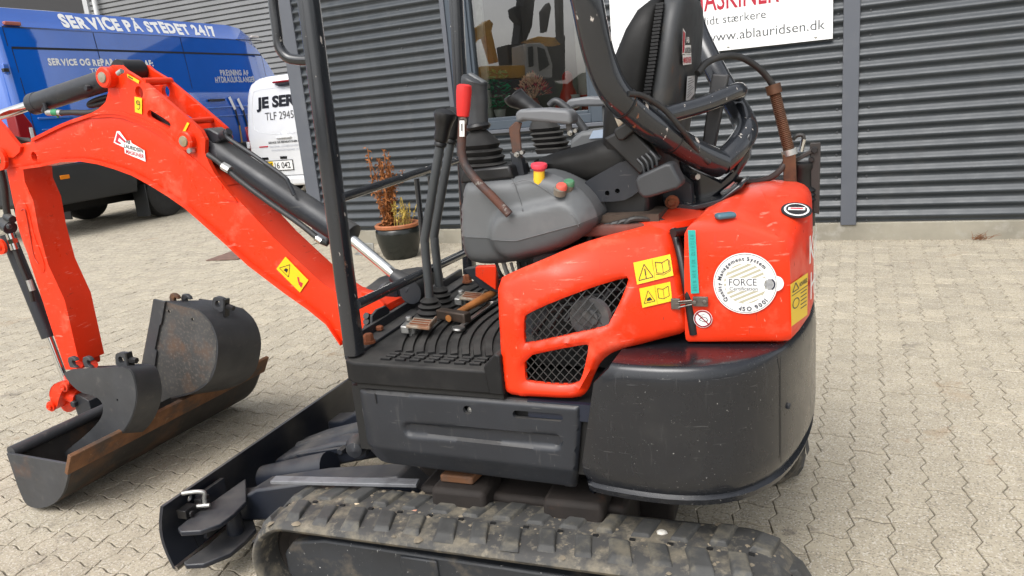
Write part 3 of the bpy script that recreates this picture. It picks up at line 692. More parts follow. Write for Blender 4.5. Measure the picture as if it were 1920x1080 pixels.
def vtext(body, v0, v1, z0, h, m, bold=.03, shear=0.0, pr=.005):
    # hand-cut lettering: every letter sits a little crooked
    mb = MB(); x = 0.0; adv = []
    for ch in body:
        if ch == ' ': adv.append((None, x)); x += .30; continue
        vs, fs = text_geo(ch, min(bold, .03) if ch == 'Å' else bold, shear); a, b = min(p[0] for p in vs), max(p[0] for p in vs); adv.append(((vs, fs, a), x)); x += (b-a)+.07
    k = (v1-v0)/x
    for g_, x0 in adv:
        if g_ is None: continue
        vs, fs, a = g_; dz = _tr.uniform(-.05, .05)*h; r_ = _tr.uniform(-.07, .07); sc_ = _tr.uniform(.92, 1.08)
        Pn = []
        for px_, py_ in vs:
            aa, bb = (px_-a)*k, py_/.729*h*sc_; z = z0+bb+dz+aa*r_; Pn.append((side_u(z)+pr, v0+x0*k+aa-bb*r_*.6, z))
        mb.add(Pn, fs)
    mb.build('lettering', m, van, smooth=0)
vtext('SERVICE PÅ STEDET 24/7', -.84, 1.86, 2.535, .150, TEXTW, .055)
vtext('SERVICE OG REPARATIONER AF:', -1.215, .40, 2.07, .080, TEXTW, .05)
vtext('TRAKTORER', -.66, .02, 1.965, .068, TEXTW, .0)
vtext('LANDBRUGSMASKINER', -.80, .22, 1.865, .068, TEXTW, .0)
TEXTG = mat('grey_lettering', (.45, .47, .52), .5)
vtext('PRESNING AF', 1.675, 2.33, 1.935, .085, TEXTG, .04); vtext('HYDRAULIKSLANGER', 1.53, 2.46, 1.832, .085, TEXTG, .04)
vtext('M A', -1.36, -1.05, 1.17, .10, mat('van_red_letters', (.45, .02, .05), .5), .03)
# printed hose picture below the lettering
for px0, py0, px1, py1 in ((430, 182, 441, 205), (446, 185, 456, 206)):
    mb = MB(); mb2 = MB(); mb3 = MB(); a, b_ = VF.at(px0, py0, u=.012), VF.at(px1, py1, u=.012); mb.bar(a, b_, .004, .05, up=(0, 0, 1))
    e = VF.at(px1+8, py1+30, u=.012); mb2.bar(b_, e, .003, .035); e2 = VF.at(px1+13, py1+62, u=.012); mb3.bar(e, e2, .003, .032)
    mb.build('printed_hose_fitting', TEXTW, van); mb2.build('printed_hose', SK, van); mb3.build('printed_hose_end', mat('hose_yellow', (.45, .28, .06), .5), van)

# ================================================================== WHITE VAN
WVP = car_paint('white_car_paint', (.74, .75, .76), .2)
wv = tag(XF.empty('white_van'), 'small white panel van seen from behind beside the workshop corner', 'van')
half = [(.0, 1.835), (.45, 1.83), (.60, 1.79), (.69, 1.70), (.745, 1.55), (.79, 1.30), (.83, 1.05), (.855, .80), (.86, .55), (.855, .36), (.83, .22), (.70, .19), (0, .19)]
outline = [(-u, z) for u, z in half]+[(u, z) for u, z in half[-2:0:-1]]
outl2 = [np.array(p) for p in chaikin(outline, 1)]
f_r = rnd(.13)
def wsurf(a, b, d): return (a, f_r(d)*.9+.06*max(0, (b-1.0))**1.0, b)
mb = MB(); mb.sheet(outl2, [], wsurf, (0, .15, 0), .05); mb.build('rear_doors', WVP, wv, smooth=50)
rings = []
for v in (.14, .5, 3.0, 3.4, 3.9):
    k = 1 if v < 3.2 else (.86 if v < 3.6 else .5)
    rings.append([(p[0]*(.995), v+.06*max(0, p[1]-1.0), .19+(p[1]-.19)*k) for p in outl2])
MB().loft(rings).build('body', WVP, wv, smooth=40)
def wt(px, py, v=-.002): p = XF.at(px, py, v=v); return p
def wz_v(z): return .06*max(0, z-1.0)
mb = MB()
pan = chaikin([(-.60, .98), (-.635, 1.25), (-.565, 1.60), (-.50, 1.655), (.62, 1.655), (.60, .98)], 2)
po = [np.array(p) for p in pan]; ctr = np.mean(po, 0); pin = [ctr+(p-ctr)*.975 for p in po]
mb.add([(p[0], wz_v(p[1])-.004, p[1]) for p in po]+[(p[0], wz_v(p[1])+.012, p[1]) for p in pin], [(i, (i+1) % len(po), len(po)+(i+1) % len(po), len(po)+i) for i in range(len(po))])
mb.build('door_pressing', WVP, wv, smooth=60)
mb = MB(); mb.box((.205, -.006, .30), (.212, .03, 1.62)); mb.box((-.74, -.004, .352), (.74, .02, .360)); mb.build('door_gap', mat('door_gap', (.12, .12, .125), .6), wv)
mb = MB(); mb.box((-.85, -.05, .20), (.85, .06, .34)); mb.build('bumper', WVP, wv, bevel=.04, seg=3)
mb = MB(); mb.box((-.12, -.012, 1.715), (.34, .06, 1.745)); mb.build('brake_light', LAMP, wv, bevel=.012)
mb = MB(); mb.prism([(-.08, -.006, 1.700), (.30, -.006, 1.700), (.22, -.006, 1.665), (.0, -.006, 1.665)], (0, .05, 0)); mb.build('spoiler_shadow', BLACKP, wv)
mb = MB(); mb.prism([(-.835, .03, 1.13), (-.80, .0, 1.13), (-.745, -.004, .88), (-.735, -.004, .66), (-.84, .03, .64), (-.865, .10, .9)], (-.005, .12, 0)); mb.build('tail_light', LAMP, wv, bevel=.015)
mb = MB(); mb.box((-.812, -.016, .80), (-.752, .02, .90)); mb.build('reversing_light', LAMPW, wv, bevel=.01)
mb = MB(); mb.lathe([(.0, .012), (.05, .010), (.062, .004), (.066, 0)], (-.06, -.0, .955), (0, -1, 0), 24); mb.build('handle_cup', WVP, wv); 
mb = MB(); mb.box((-.20, -.03, .915), (.08, -.005, .945)); mb.build('door_handle', WVP, wv, bevel=.008)
mb = MB(); mb.box((-.545, -.014, .435), (.035, -.006, .592)); pl_ = mb.build('licence_plate', [BLACKP], wv, bevel=.003)
mb = MB(); mb.box((-.535, -.017, .445), (.025, -.0145, .582), 0); mb.box((-.533, -.019, .447), (-.345, -.0175, .58), 1); mb.build('plate_face', [SW, SY], pl_)
mb = MB(); text(mb, 'T', (-.40, -.0205, .475), (1,0,0), (0,0,1), .045, .085, bold=.01); text(mb, '16 042', (-.315, -.0185, .470), (1,0,0), (0,0,1), .30, .095, bold=.01); mb.build('plate_characters', SK, pl_, smooth=0)
for a in (-.50, -.14):
    mb = MB(); mb.box((a-.06, -.012, .61), (a+.07, .0, .648)); mb.build('plate_lamp', BLACKP, wv, bevel=.006)
def xtext(body, u0, u1, z0, h, m, bold=.0, shear=0.0):
    mb = MB(); text(mb, body, (0,0,0), (1,0,0), (0,0,1), u1-u0, h, bold=bold, shear=shear, fn=lambda a, b: (u0+a, wz_v(z0+b)-.006, z0+b)); mb.build('lettering', m, wv, smooth=0)
xtext('JE SERVICE', -.52, .78, 1.385, .155, SK, .05, .1); xtext('TLF 2945', -.37, .17, 1.195, .12, mat('dark_lettering', (.08, .08, .085), .5), -.002, .05)
xtext('SERVICE OG REPARATIONER AF:', -.38, .24, .845, .032, SK, .02); xtext('TRAKTORER   LANDBRUGSMASKINER', -.38, .24, .785, .032, TEXTG); xtext('ENTREPRENØRMASKINER  24/7', -.34, .20, .728, .032, TEXTG); MB().box((-.57, -.008, .80), (-.40, -.004, .818)).build('red_print', SR, wv)
for u0 in (-.72, .72):
    for v0 in (.75, 3.3):
        MB().lathe([(.16, -.09), (.28, -.095), (.30, -.06), (.30, .06), (.28, .095), (.16, .09), (0, .06)], (u0, v0, .30), (1, 0, 0), 32).build('wheel', TYRE, wv)
# ================================================================== MINI EXCAVATOR
ex = tag(UF.empty('mini_excavator'), 'orange and dark grey mini excavator on rubber tracks in the foreground', 'excavator')
CAMU = UF.o
def P(x, y, v=None, u=None, z=None): return UF.at(x, y, u=u, v=v, z=z)
def Q(pts, v): return [(lambda p: (p[0], p[2]))(P(x, y, v=v)) for x, y in pts]
def on(x, y, vf, it=12):
    v = -.35
    for _ in range(it):
        p = P(x, y, v=v); v = .4*v+.6*vf(p[0], p[2])
    return P(x, y, v=v)
def T_(o):           # undercarriage parts turn with the tracks
    o.rotation_euler = (0, 0, rad(UF.deg-TF.deg)); return o
def hexbolt(mb, c, ax, r=.009, h=.007, mi=0): mb.lathe([(r, 0), (r, h), (r*.8, h*1.25), (0, h*1.25)], c, ax, 6, mi)
class Decal:     # flat print laid on a surface: unit square mapped to four 3D corners (TL, TR, BR, BL)
    def __init__(s, c, lift=.0015):
        s.c = [np.array(p, float) for p in c]; n = norm(np.cross(s.c[1]-s.c[3], s.c[0]-s.c[2]))
        s.n = n if n@(CAMU-s.c[0]) > 0 else -n; s.mb = MB(); s.lift = lift; s.k = 0
    def m(s, a, b, l=0):
        TL, TR, BR, BL = s.c; p = (BL*(1-a)+BR*a)*(1-b)+(TL*(1-a)+TR*a)*b; return p+s.n*(s.lift+l)
    def poly(s, pts, mi, l=0.0):
        q = [s.m(a, b, l) for a, b in pts]; nn = sum((np.cross(q[i], q[(i+1) % len(q)]) for i in range(len(q))), np.zeros(3))
        s.mb.add(q, [tuple(range(len(q))) if nn@s.n > 0 else tuple(range(len(q)))[::-1]], mi)
    def rect(s, a0, b0, a1, b1, mi, l=0.0): s.poly([(a0, b0), (a1, b0), (a1, b1), (a0, b1)], mi, l)
    def line(s, pts, w, mi, l=.0006, asp=1.0):
        for i in range(len(pts)-1):
            a, b = np.array(pts[i]), np.array(pts[i+1]); d = b-a; n = norm(np.array([-d[1]/asp, d[0]*asp])); n = norm((-d[1], d[0]*asp*asp))*np.array([1, asp])
            w2 = w/2; s.poly([a-n*w2, b-n*w2, b+n*w2, a+n*w2], mi, l)
    def ring(s, c, r, w, mi, l=.0006, asp=1.0, n=28):
        o = [(c[0]+r*math.cos(2*math.pi*k/n), c[1]+r*asp*math.sin(2*math.pi*k/n)) for k in range(n)]
        i_ = [(c[0]+(r-w)*math.cos(2*math.pi*k/n), c[1]+(r-w)*asp*math.sin(2*math.pi*k/n)) for k in range(n)]
        for k in range(n): s.poly([o[k], o[(k+1) % n], i_[(k+1) % n], i_[k]], mi, l)
    def disc(s, c, r, mi, l=0.0, asp=1.0, n=40): s.poly([(c[0]+r*math.cos(2*math.pi*k/n), c[1]+r*asp*math.sin(2*math.pi*k/n)) for k in range(n)], mi, l)
    def text(s, body, a, b, wd, h, mi, l=.0008, bold=0.0, shear=0.0):
        text(s.mb, body, 0, 0, 0, wd, h, mi, bold=bold, shear=shear, fn=lambda x, y: s.m(a+x, b+y, l)) if False else s._t(body, a, b, wd, h, mi, l, bold, shear)
    def _t(s, body, a, b, wd, h, mi, l, bold, shear):
        vs, fs = text_geo(body, bold, shear, 1.0); x0 = min(v[0] for v in vs); x1 = max(v[0] for v in vs)
        s.mb.add([s.m(a+(x-x0)/(x1-x0)*wd, b+y/.729*h, l) for x, y in vs], fs, mi)
    def build(s, name, mats, parent): return s.mb.build(name, mats, parent, smooth=0)

# ---- tracks
def track(v0, v1, near):
    n_l = 35; hw = (v1-v0)/2; vc = (v0+v1)/2
    R_, half, zc = .112, .515, .116
    Ls = 2*half; La = math.pi*R_; per = 2*Ls+2*La
    def pos(s_, r):
        s_ %= per
        if s_ < Ls: return (-half+s_, zc+r, 0, 1)
        s_ -= Ls
        if s_ < La: a = math.pi/2-s_/R_; return (half+r*math.cos(a), zc+r*math.sin(a), math.cos(a), math.sin(a))
        s_ -= La
        if s_ < Ls: return (half-s_, zc-r, 0, -1)
        s_ -= Ls; a = -math.pi/2-s_/R_; return (-half+r*math.cos(a), zc+r*math.sin(a), math.cos(a), math.sin(a))
    N = 160; sect = [(-hw, .002), (-hw+.004, .009), (-hw+.022, .0165), (-.02, .0175), (0, .0165), (.02, .0175), (hw-.022, .0165), (hw-.004, .009), (hw, .002), (hw-.004, -.006), (hw-.02, -.010), (-hw+.02, -.010), (-hw+.004, -.006)]
    rings = []
    for k in range(N):
        ring = []
        for dv, dr in sect:
            u, z, nu, nz = pos(per*k/N, R_-.002+dr); ring.append((u, vc+dv, z))
        rings.append(ring)
    rings.append(rings[0]); m = MB().loft(rings, caps=False)
    tr = T_(m.build('track', TRACKR, ex, smooth=50, weld=True)); 
    # tread lugs: two staggered rows
    def lug_mesh(sgn):
        w = .0175; L0, L1 = (.008, hw-.010); h = .0115
        vs = []
        for (a, b, hh, ww) in ((L0, L1, -.004, w+.007), (L0+.006, L1-.02, h, w)):
            sk = .012
            vs += [(-ww-sk*.5, sgn*a, hh), (ww-sk*.5, sgn*a, hh), (ww+sk, sgn*b, hh), (-ww+sk, sgn*b, hh)]
        fs = [(4, 5, 6, 7), (0, 1, 5, 4), (1, 2, 6, 5), (2, 3, 7, 6), (3, 0, 4, 7)]
        if sgn < 0: fs = [f[::-1] for f in fs]
        me = bpy.data.meshes.new('lug'); me.from_pydata(vs, [], fs); me.materials.append(LUGR); me.update(); return me
    rr = random.Random(4)
    for sgn in (-1, 1):
        lm = lug_mesh(sgn)
        for k in range(n_l):
            s_ = per*(k+(.5 if sgn > 0 else 0))/n_l; u, z, nu, nz = pos(s_, R_+.0135)
            o = bpy.data.objects.new('tread_lug', lm); bpy.context.collection.objects.link(o); o.parent = tr
            o.location = (u, vc, z); o.rotation_euler = (rr.gauss(0, .02), math.atan2(nu, nz)+rr.gauss(0, .02), rr.gauss(0, .02)); o.scale = (rr.uniform(.85, 1.12), rr.uniform(.93, 1.02), rr.uniform(.6, 1.15))
            bv_ = o.modifiers.new('bevel', 'BEVEL'); bv_.width = .0035; bv_.segments = 2
    if near:
        mb = MB()
        for k in range(n_l):
            u, z, nu, nz = pos(per*(k+.25)/n_l, R_+.0165); mb.obox((u, vc-.004, z), (.006*nz, 0, -.006*nu), (0, .0035, 0), (.0015*nu, 0, .0015*nz))
        tag(mb.build('drive_slots', INNER, tr), kind='stuff')
        # caked mud between the lugs
        mb = MB(); rr = random.Random(9)
        for k in range(620):
            s_ = rr.uniform(0, per); dv = rr.gauss(0, .03) if rr.random() < .5 else rr.uniform(-hw+.01, hw-.01); u, z, nu, nz = pos(s_, R_+.0135); r = rr.uniform(.004, .014)
            c = np.array([u, vc+max(-hw+.01, min(hw-.01, dv)), z]); t1 = np.array([nz, 0, -nu]); t2 = np.array([0, 1.0, 0]); nn = np.array([nu, 0, nz])
            ring = [c+r*(t1*math.cos(a)*rr.uniform(.6, 1.2)+t2*math.sin(a)*rr.uniform(.6, 1.2))-nn*.002 for a in np.linspace(0, 6.28, 8)[:-1]]
            mb.add(ring+[c+nn*r*.35], [(i, (i+1) % 7, 7) for i in range(7)])
        tag(mb.build('caked_mud', MUD, tr, smooth=80), kind='stuff')
    return tr
trn = track(-.512, -.300, True); trf = track(.300, .512, False)
GUARD = mat('track_guard_paint', (.022, .025, .030), .5, var=(8, .2), dirt=[((.17, .14, .10), 9, .55, .75, .7)], scratch=[((.50, .49, .47), 110, .665, .70, .9)], rvar=.1)
for sg_ in (-1, 1):
    vv = sg_*.47
    mb = MB(); mb.prism([(-.565, vv, .075), (-.565, vv, .130), (-.535, vv, .165), (-.44, vv, .182), (.10, vv, .176), (.42, vv, .176), (.47, vv, .06), (-.54, vv, .05)], (0, -sg_*.03, 0)); T_(mb.build('track_frame', GUARD, ex, bevel=.006))
    mb = MB(); mb.box((-.235, vv-.006 if sg_ < 0 else vv-.002, .085), (-.14, vv+.002 if sg_ < 0 else vv+.006, .172)); T_(mb.build('guide_plate', GUARD, ex, bevel=.008))
    for nm, uu in (('idler_wheel', -.515), ('drive_sprocket', .515)):
        mb = MB(); mb.lathe([(0, -.05), (.03, -.05), (.035, -.03), (.07, -.022), (.088, -.035), (.097, -.03), (.097, .03), (.088, .035), (.07, .022), (.03, .05), (0, .05)], (uu, sg_*.405, .116), (0, 1, 0), 32); T_(mb.build(nm, RUSTDARK, ex))
    mb = MB(); mb.box((-.46, sg_*.405-.045, .03), (.46, sg_*.405+.045, .16)); T_(mb.build('roller_frame', RUSTDARK, ex))
    for k in range(4):
        T_(MB().lathe([(.02, -.06), (.035, -.055), (.035, -.02), (.022, -.015), (.022, .015), (.035, .02), (.035, .055), (.02, .06)], (-.33+.22*k, sg_*.405, .045), (0, 1, 0), 20).build('track_roller', RUSTY, ex))
# ---- carbody between the tracks
mb = MB(); mb.box((-.26, -.31, .14), (.26, .31, .255)); mb.box((-.34, -.16, .12), (.34, .16, .24)); mb.box((-.20, -.36, .20), (-.06, -.24, .285)); mb.box((.08, -.36, .20), (.22, -.24, .285)); T_(mb.build('carbody', RUSTDARK, ex, bevel=.012))
T_(MB().lathe([(.235, .255), (.235, .30), (.22, .305), (.22, .345), (.0, .345)], (0, 0, 0), n=40).build('swing_bearing', RUSTDARK, ex))
T_(MB().prism([(-.185, -.33, .286), (-.10, -.33, .286), (-.07, -.20, .30), (-.15, -.20, .30)], (0, 0, .02)).build('grease_cover', mat('rusty_plate', (.13, .055, .022), .75, var=(12, .3), dirt=[((.08, .05, .035), 20, .5, .7, .7)]), ex, bevel=.004))
# ---- dozer blade
BLD = mat('blade_paint', (.012, .015, .023), .38, coat=.08, dust=((.15, .14, .125), .45), var=(6, .15), dirt=[((.08, .075, .07), 7, .55, .75, .55)], scratch=[((.30, .26, .22), 55, .72, .75, .6)], rvar=.1)
def bl_u(z): t = (z-.046)/.185; return -.912-.016*math.sin(math.pi*t)*1.4+.006*t
hole = [(-.392+.0085*math.cos(2*math.pi*k/16), .198+.0095*math.sin(2*math.pi*k/16)) for k in range(16)]
mb = MB(); mb.sheet([(-.49, .046), (.49, .046), (.49, .231), (-.49, .231)], [hole], lambda a, b, d: (bl_u(b), a, b), (-.010, 0, 0), .022)
blade = T_(mb.build('dozer_blade', BLD, ex, smooth=40))
mb = MB(); mb.tube([(bl_u(.046), -.49, .047), (bl_u(.046), .49, .047)], .008, 8); mb.build('cutting_edge', STEEL, blade)
mb = MB(); mb.add([(bl_u(z)+.002, a, z) for z in (.05, .11, .17, .229) for a in (-.404, -.4015)], [(2*i, 2*i+1, 2*i+3, 2*i+2) for i in range(3)]); mb.build('wing_joint', INNER, blade, smooth=0)
for zc, ppx in ((.160, [(335, 998), (367, 972), (462, 905), (463, 948), (440, 972), (414, 991), (378, 1004), (340, 1006)]), (.070, [(346, 1062), (392, 1030), (470, 960), (482, 1000), (462, 1022), (433, 1046), (384, 1066), (350, 1068)])):
    pts = [TF.at(x, y, z=zc) for x, y in ppx]
    mb = MB(); mb.prism(pts, (0, 0, .014)); mb.build('wing_bracket', BLD, blade, bevel=.003)
c = TF.at(440, 985, z=.12); MB().tube([(c[0]-.02, c[1]+.02, .07), (c[0]-.02, c[1]+.02, .162)], .022, 16).build('pivot_tube', BLD, blade)
MB().tube(spline([(-.860, -.40, .183), (-.860, -.40, .205), (-.856, -.40, .226), (-.874, -.41, .232), (-.905, -.425, .232)], 5), .0058, 10).build('locking_pin', GALV, blade)
mb = MB(); mb.tube([(-.845, -.40, .190), (-.885, -.415, .190)], .0058, 10); mb.build('locking_pin', GALV, blade)
mb = MB(); mb.box((-.905, -.455, .176), (-.875, -.415, .20)); mb.box((-.892, -.405, .176), (-.868, -.372, .205)); hexbolt(mb, (-.875, -.44, .185), (1, 0, 0), .009); hexbolt(mb, (-.868, -.39, .190), (1, 0, 0), .009); mb.build('bolt_block', BLACKP, blade, bevel=.003)
mb = MB(); mb.bar((-.905, -.33, .07), (-.905, -.33, .20), .10, .012, up=(1, 0, 0)); mb.build('blade_stiffener', BLD, blade)
# blade arms, lift cylinder, stay
for sg_ in (-1, 1):
    mb = MB(); pts = [(-.905, .140), (-.84, .150), (-.78, .185), (-.60, .215), (-.36, .235), (-.30, .19), (-.36, .13), (-.62, .10), (-.905, .08)]
    mb.prism([(u, sg_*.315+(u+.9)*(-sg_*.14), z) for u, z in pts], (0, -sg_*.085, 0)); T_(mb.build('blade_arm', BLD, ex, bevel=.008))
T_(MB().tube([(-.88, -.14, .125), (-.64, -.14, .185)], [.040, .046], 18).build('blade_arm_tube', BLD, ex))
mb = MB(); mb.tube([(-.86, .02, .14), (-.55, .02, .25)], .030, 18); T_(mb.build('blade_cylinder', DARK, ex)); T_(MB().tube([(-.56, .02, .246), (-.36, .02, .30)], .016, 12).build('cylinder_rod', CHROME, ex))
mb = MB(); mb.prism([(-.90, -.07, .145), (-.80, -.07, .185), (-.66, -.07, .225), (-.50, -.07, .255), (-.47, -.07, .20), (-.90, -.07, .09)], (0, .17, 0)); T_(mb.build('blade_frame', BLD, ex, bevel=.010)); mb = MB(); mb.bar((-.80, -.075, .172), (-.52, -.075, .235), .012, .018); T_(mb.build('frame_rib', BLD, ex, bevel=.003))
mb = MB(); mb.lathe([(.0, -.02), (.026, -.02), (.028, 0), (.018, .006), (0, .008)], (-.55, -.125, .235), (0, -1, 0), 20); hexbolt(mb, (-.60, -.115, .235), (0, -1, 0), .011, .02); T_(mb.build('pivot_pin', DARK, ex))
MB().lathe([(.0, -.03), (.026, -.028), (.028, .0), (.020, .02), (0, .026)], P(668, 838, u=-.42), (.3, -1, 0), 24).build('swing_cylinder_end', DARK, ex)
a_, b_ = TF.at(512, 900, z=.262), TF.at(784, 906, z=.262)
mb = MB(); mb.bar(a_, b_, .030, .010); T_(mb.build('stay_bar', mat('worn_grey_bar', (.16, .165, .175), .45, var=(12, .25), dirt=[((.05, .05, .055), 14, .5, .7, .7)]), ex, bevel=.002))
# ---- upper frame lower side panel
def pv_side(u, z):
    v = -.392
    if u < -.285: v += 7*min(-.285-u, .07)**2
    if z < .388: v += (.388-z)*.55
    return v
out_px = [(656, 724), (660, 748), (667, 790), (679, 828), (700, 855), (735, 872), (900, 893), (1077, 917), (1081, 890), (1084, 840), (1087, 795), (1086, 763), (900, 748), (703, 734)]
out_uz = [(lambda p: (p[0], p[2]))(on(x, y, pv_side)) for x, y in out_px]
def circ(px, py, r, v=-.392, n=20, ez=1.0):
    c = P(px, py, v=v); return [(c[0]+r*math.cos(2*math.pi*k/n), c[2]+r*ez*math.sin(2*math.pi*k/n)) for k in range(n)]
def caps(px0, py0, px1, py1, r, v=-.392, n=8):
    a, b = P(px0, py0, v=v), P(px1, py1, v=v); A, B = np.array([a[0], a[2]]), np.array([b[0], b[2]]); t = math.atan2(*(B-A)[::-1]); o = []
    for k in range(n+1): o.append(B+r*np.array([math.cos(t-math.pi/2+math.pi*k/n), math.sin(t-math.pi/2+math.pi*k/n)]))
    for k in range(n+1): o.append(A+r*np.array([math.cos(t+math.pi/2+math.pi*k/n), math.sin(t+math.pi/2+math.pi*k/n)]))
    return o
gA, gB = P(768, 806, v=-.392), P(1040, 829, v=-.392); gA, gB = np.array([gA[0], gA[2]]), np.array([gB[0], gB[2]])
def groove(u, z):
    p = np.array([u, z]); ab = gB-gA; t = max(0, min(1, (p-gA)@ab/(ab@ab))); d = np.linalg.norm(p-gA-t*ab)
    x = max(0, min(1, (.0185-d)/.006)); return .009*x*x*(3-2*x)
rp = rnd(.010)
mb = MB(); mb.sheet(out_uz, [circ(876, 769, .0105), caps(968, 777, 1048, 783, .0088)], lambda a, b, d: (a, pv_side(a, b)+rp(d)+groove(a, b), b), (0, .012, 0), .0062)
sp = mb.build('side_panel', DARK, ex, smooth=45)
c = P(882, 767, v=-.375); MB().lathe([(.006, 0), (.006, .004), (0, .005)], c, (0, -1, 0), 10).build('panel_bolt', GALV, sp)
mb = MB(); a, b = P(703, 738, v=-.3945), P(706, 757, v=-.3945); mb.bar(a, b, .0015, .002); mb.build('panel_joint', INNER, sp)
# frame behind panel
mb = MB(); mb.box((-.36, -.372, .37), (.40, .372, .535)); mb.build('turntable_deck', INNER, ex)
mb = MB(); mb.box((.10, -.385, .50), (.30, -.372, .538)); mb.build('deck_edge', mat('deck_blue_black', (.008, .012, .025), .5), ex)
# ---- floor and rubber mat
MAT_Z = .603
fl = [(-.345, -.394), (.045, -.394), (.045, .36), (-.43, .36), (-.385, -.10), (-.372, -.33)]
flc = [np.array((*p, .548)) for p in ([(-.372, -.345), (-.362, -.378), (-.33, -.394), (.047, -.394), (.047, .37), (-.425, .37), (-.395, -.05)])]
mb = MB(); mb.prism(flc, (0, 0, MAT_Z-.548)); matf = mb.build('floor_mat', RUBBER, ex, bevel=.006, seg=3)
MB().prism([np.array((*p, .538)) for p in [(-.36, -.34), (-.33, -.388), (.047, -.388), (.047, .37), (-.42, .37)]], (0, 0, .0095)).build('floor_plate', INNER, ex)
def ribpath(u0, bend=1.0):
    return [np.array((u0+bend*.085*max(0, (-.02-v)/.30)**2, v, MAT_Z+.002)) for v in np.linspace(-.315, .30, 16)]
for k in range(9):
    u0 = -.335+.030*k; pth = ribpath(u0); pth = [p for p in pth if p[0] < .03]
    mb = MB(); n = len(pth); w_ = .0098
    for sgn in (0,):
        vs = []
        for i, p in enumerate(pth):
            d = norm(pth[min(i+1, n-1)]-pth[max(i-1, 0)]); nn = np.array([-d[1], d[0], 0]); vs += [p-nn*w_-(0, 0, .003), p-nn*w_*.8+(0, 0, .004), p+nn*w_*.8+(0, 0, .004), p+nn*w_-(0, 0, .003)]
        mb.add(vs, [(4*i+q, 4*i+q+1, 4*i+4+q+1, 4*i+4+q) for i in range(n-1) for q in range(3)]+[(3, 2, 1, 0), tuple(4*(n-1)+q for q in range(4))])
    mb.build('mat_rib', RUBBER, matf, smooth=30)
mb = MB()
for r_ in range(3):
    for k in range(8):
        u0 = -.265+.0385*k+(.0 if r_ < 2 else -.004); v0 = -.331-.0165*r_
        if u0+.026 < .03: mb.box((u0, v0-.005, MAT_Z-.001), (u0+.026, v0+.005, MAT_Z+.006))
mb.build('mat_studs', RUBBER, matf, bevel=.0015)
c = [P(x, y, z=MAT_Z) for x, y in ((907, 668), (940, 695))]
mb = MB(); pts = [P(905, 662, v=-.36), P(918, 690, v=-.393), P(936, 697, v=-.393), P(936, 744, v=-.393), P(915, 742, v=-.393)]
mb.prism([(.018, -.398, .55), (.052, -.398, .55), (.052, -.398, .640), (.040, -.398, .645), (.010, -.398, .612)], (0, .10, 0)); mb.build('mat_end_lip', RUBBER, matf, bevel=.004)
# front angle rail of the floor
A0, A1 = np.array((-.378, -.335, MAT_Z)), np.array((-.432, .40, MAT_Z))
mb = MB(); mb.bar(A0+(-.012, 0, .006), A1+(-.012, 0, .006), .012, .05); mb.bar(A0+(.012, 0, .004), A1+(.012, 0, .004), .045, .008); mb.build('floor_rail', DARK, ex, bevel=.002)
RBOLT = mat('rusty_bolt', (.18, .055, .02), .8, var=(40, .4))
for px, py in ((692, 640), (876, 527)):
    p = P(px, py, z=MAT_Z+.012); mb = MB(); mb.lathe([(.016, -.004), (.016, .002), (.012, .003)], p, (0, 0, 1), 14); hexbolt(mb, p, (0, 0, 1), .0125, .016); mb.build('rusty_bolt', RBOLT, ex)
p = P(712, 618, z=MAT_Z+.012); mb = MB(); hexbolt(mb, p, (0, 0, 1), .010, .008); mb.build('rusty_bolt', RBOLT, ex)
# hose guard plate
g4 = [P(x, y, u=-.405) for x, y in ((698, 616), (698, 592), (708, 580), (724, 573), (731, 580), (731, 606), (727, 612))]
mb = MB(); mb.prism(g4, (-.008, 0, 0)); mb.build('hose_guard', DARK, ex, bevel=.002)
for k in range(3):
    a = P(686, 592+k*11, u=-.43); b = P(704, 600+k*9, u=-.43); MB().tube([a, b], .009, 10).build('hydraulic_hose', HOSE, ex)
# ---- travel levers with boots
def lever(px, v, name):
    pts = [P(x, y, v=v+dv) for x, y, dv in px]
    path = [pts[0]]+spline(pts[1:], 6) if False else spline(pts, 7)
    mb = MB(); mb.tube(path, .0118, 14); lv = mb.build(name, mat('lever_plastic', (.055, .06, .063), .5, var=(8, .12), rvar=.08), ex)
    t = norm(pts[-1]-pts[-2]); k0 = pts[-1]
    MB().lathe([(.009, -.012), (.0165, -.006), (.0165, .0), (.0145, .003), (.0175, .006), (.0185, .012), (.0195, .035), (.024, .055), (.029, .068), (.027, .078), (.015, .084), (0, .086)], k0, t, 20).build('knob', BLACKP, lv)
    b0 = pts[0]
    MB().lathe([(.045, -.012), (.045, -.002), (.032, .004), (.036, .012), (.028, .02), (.032, .028), (.022, .034), (.026, .042), (.014, .052)], (b0[0], b0[1], MAT_Z+.012), norm(pts[1]-pts[0]), 20).build('boot', RUBBER, lv)
    return lv
lever([(807, 592, 0), (803, 530, 0), (797, 462, .0), (799, 432, .0), (826, 268, 0)], -.055, 'travel_lever')
lever([(826, 563, 0), (821, 510, 0), (815, 452, .0), (817, 425, .0), (846, 262, 0)], .055, 'travel_lever')
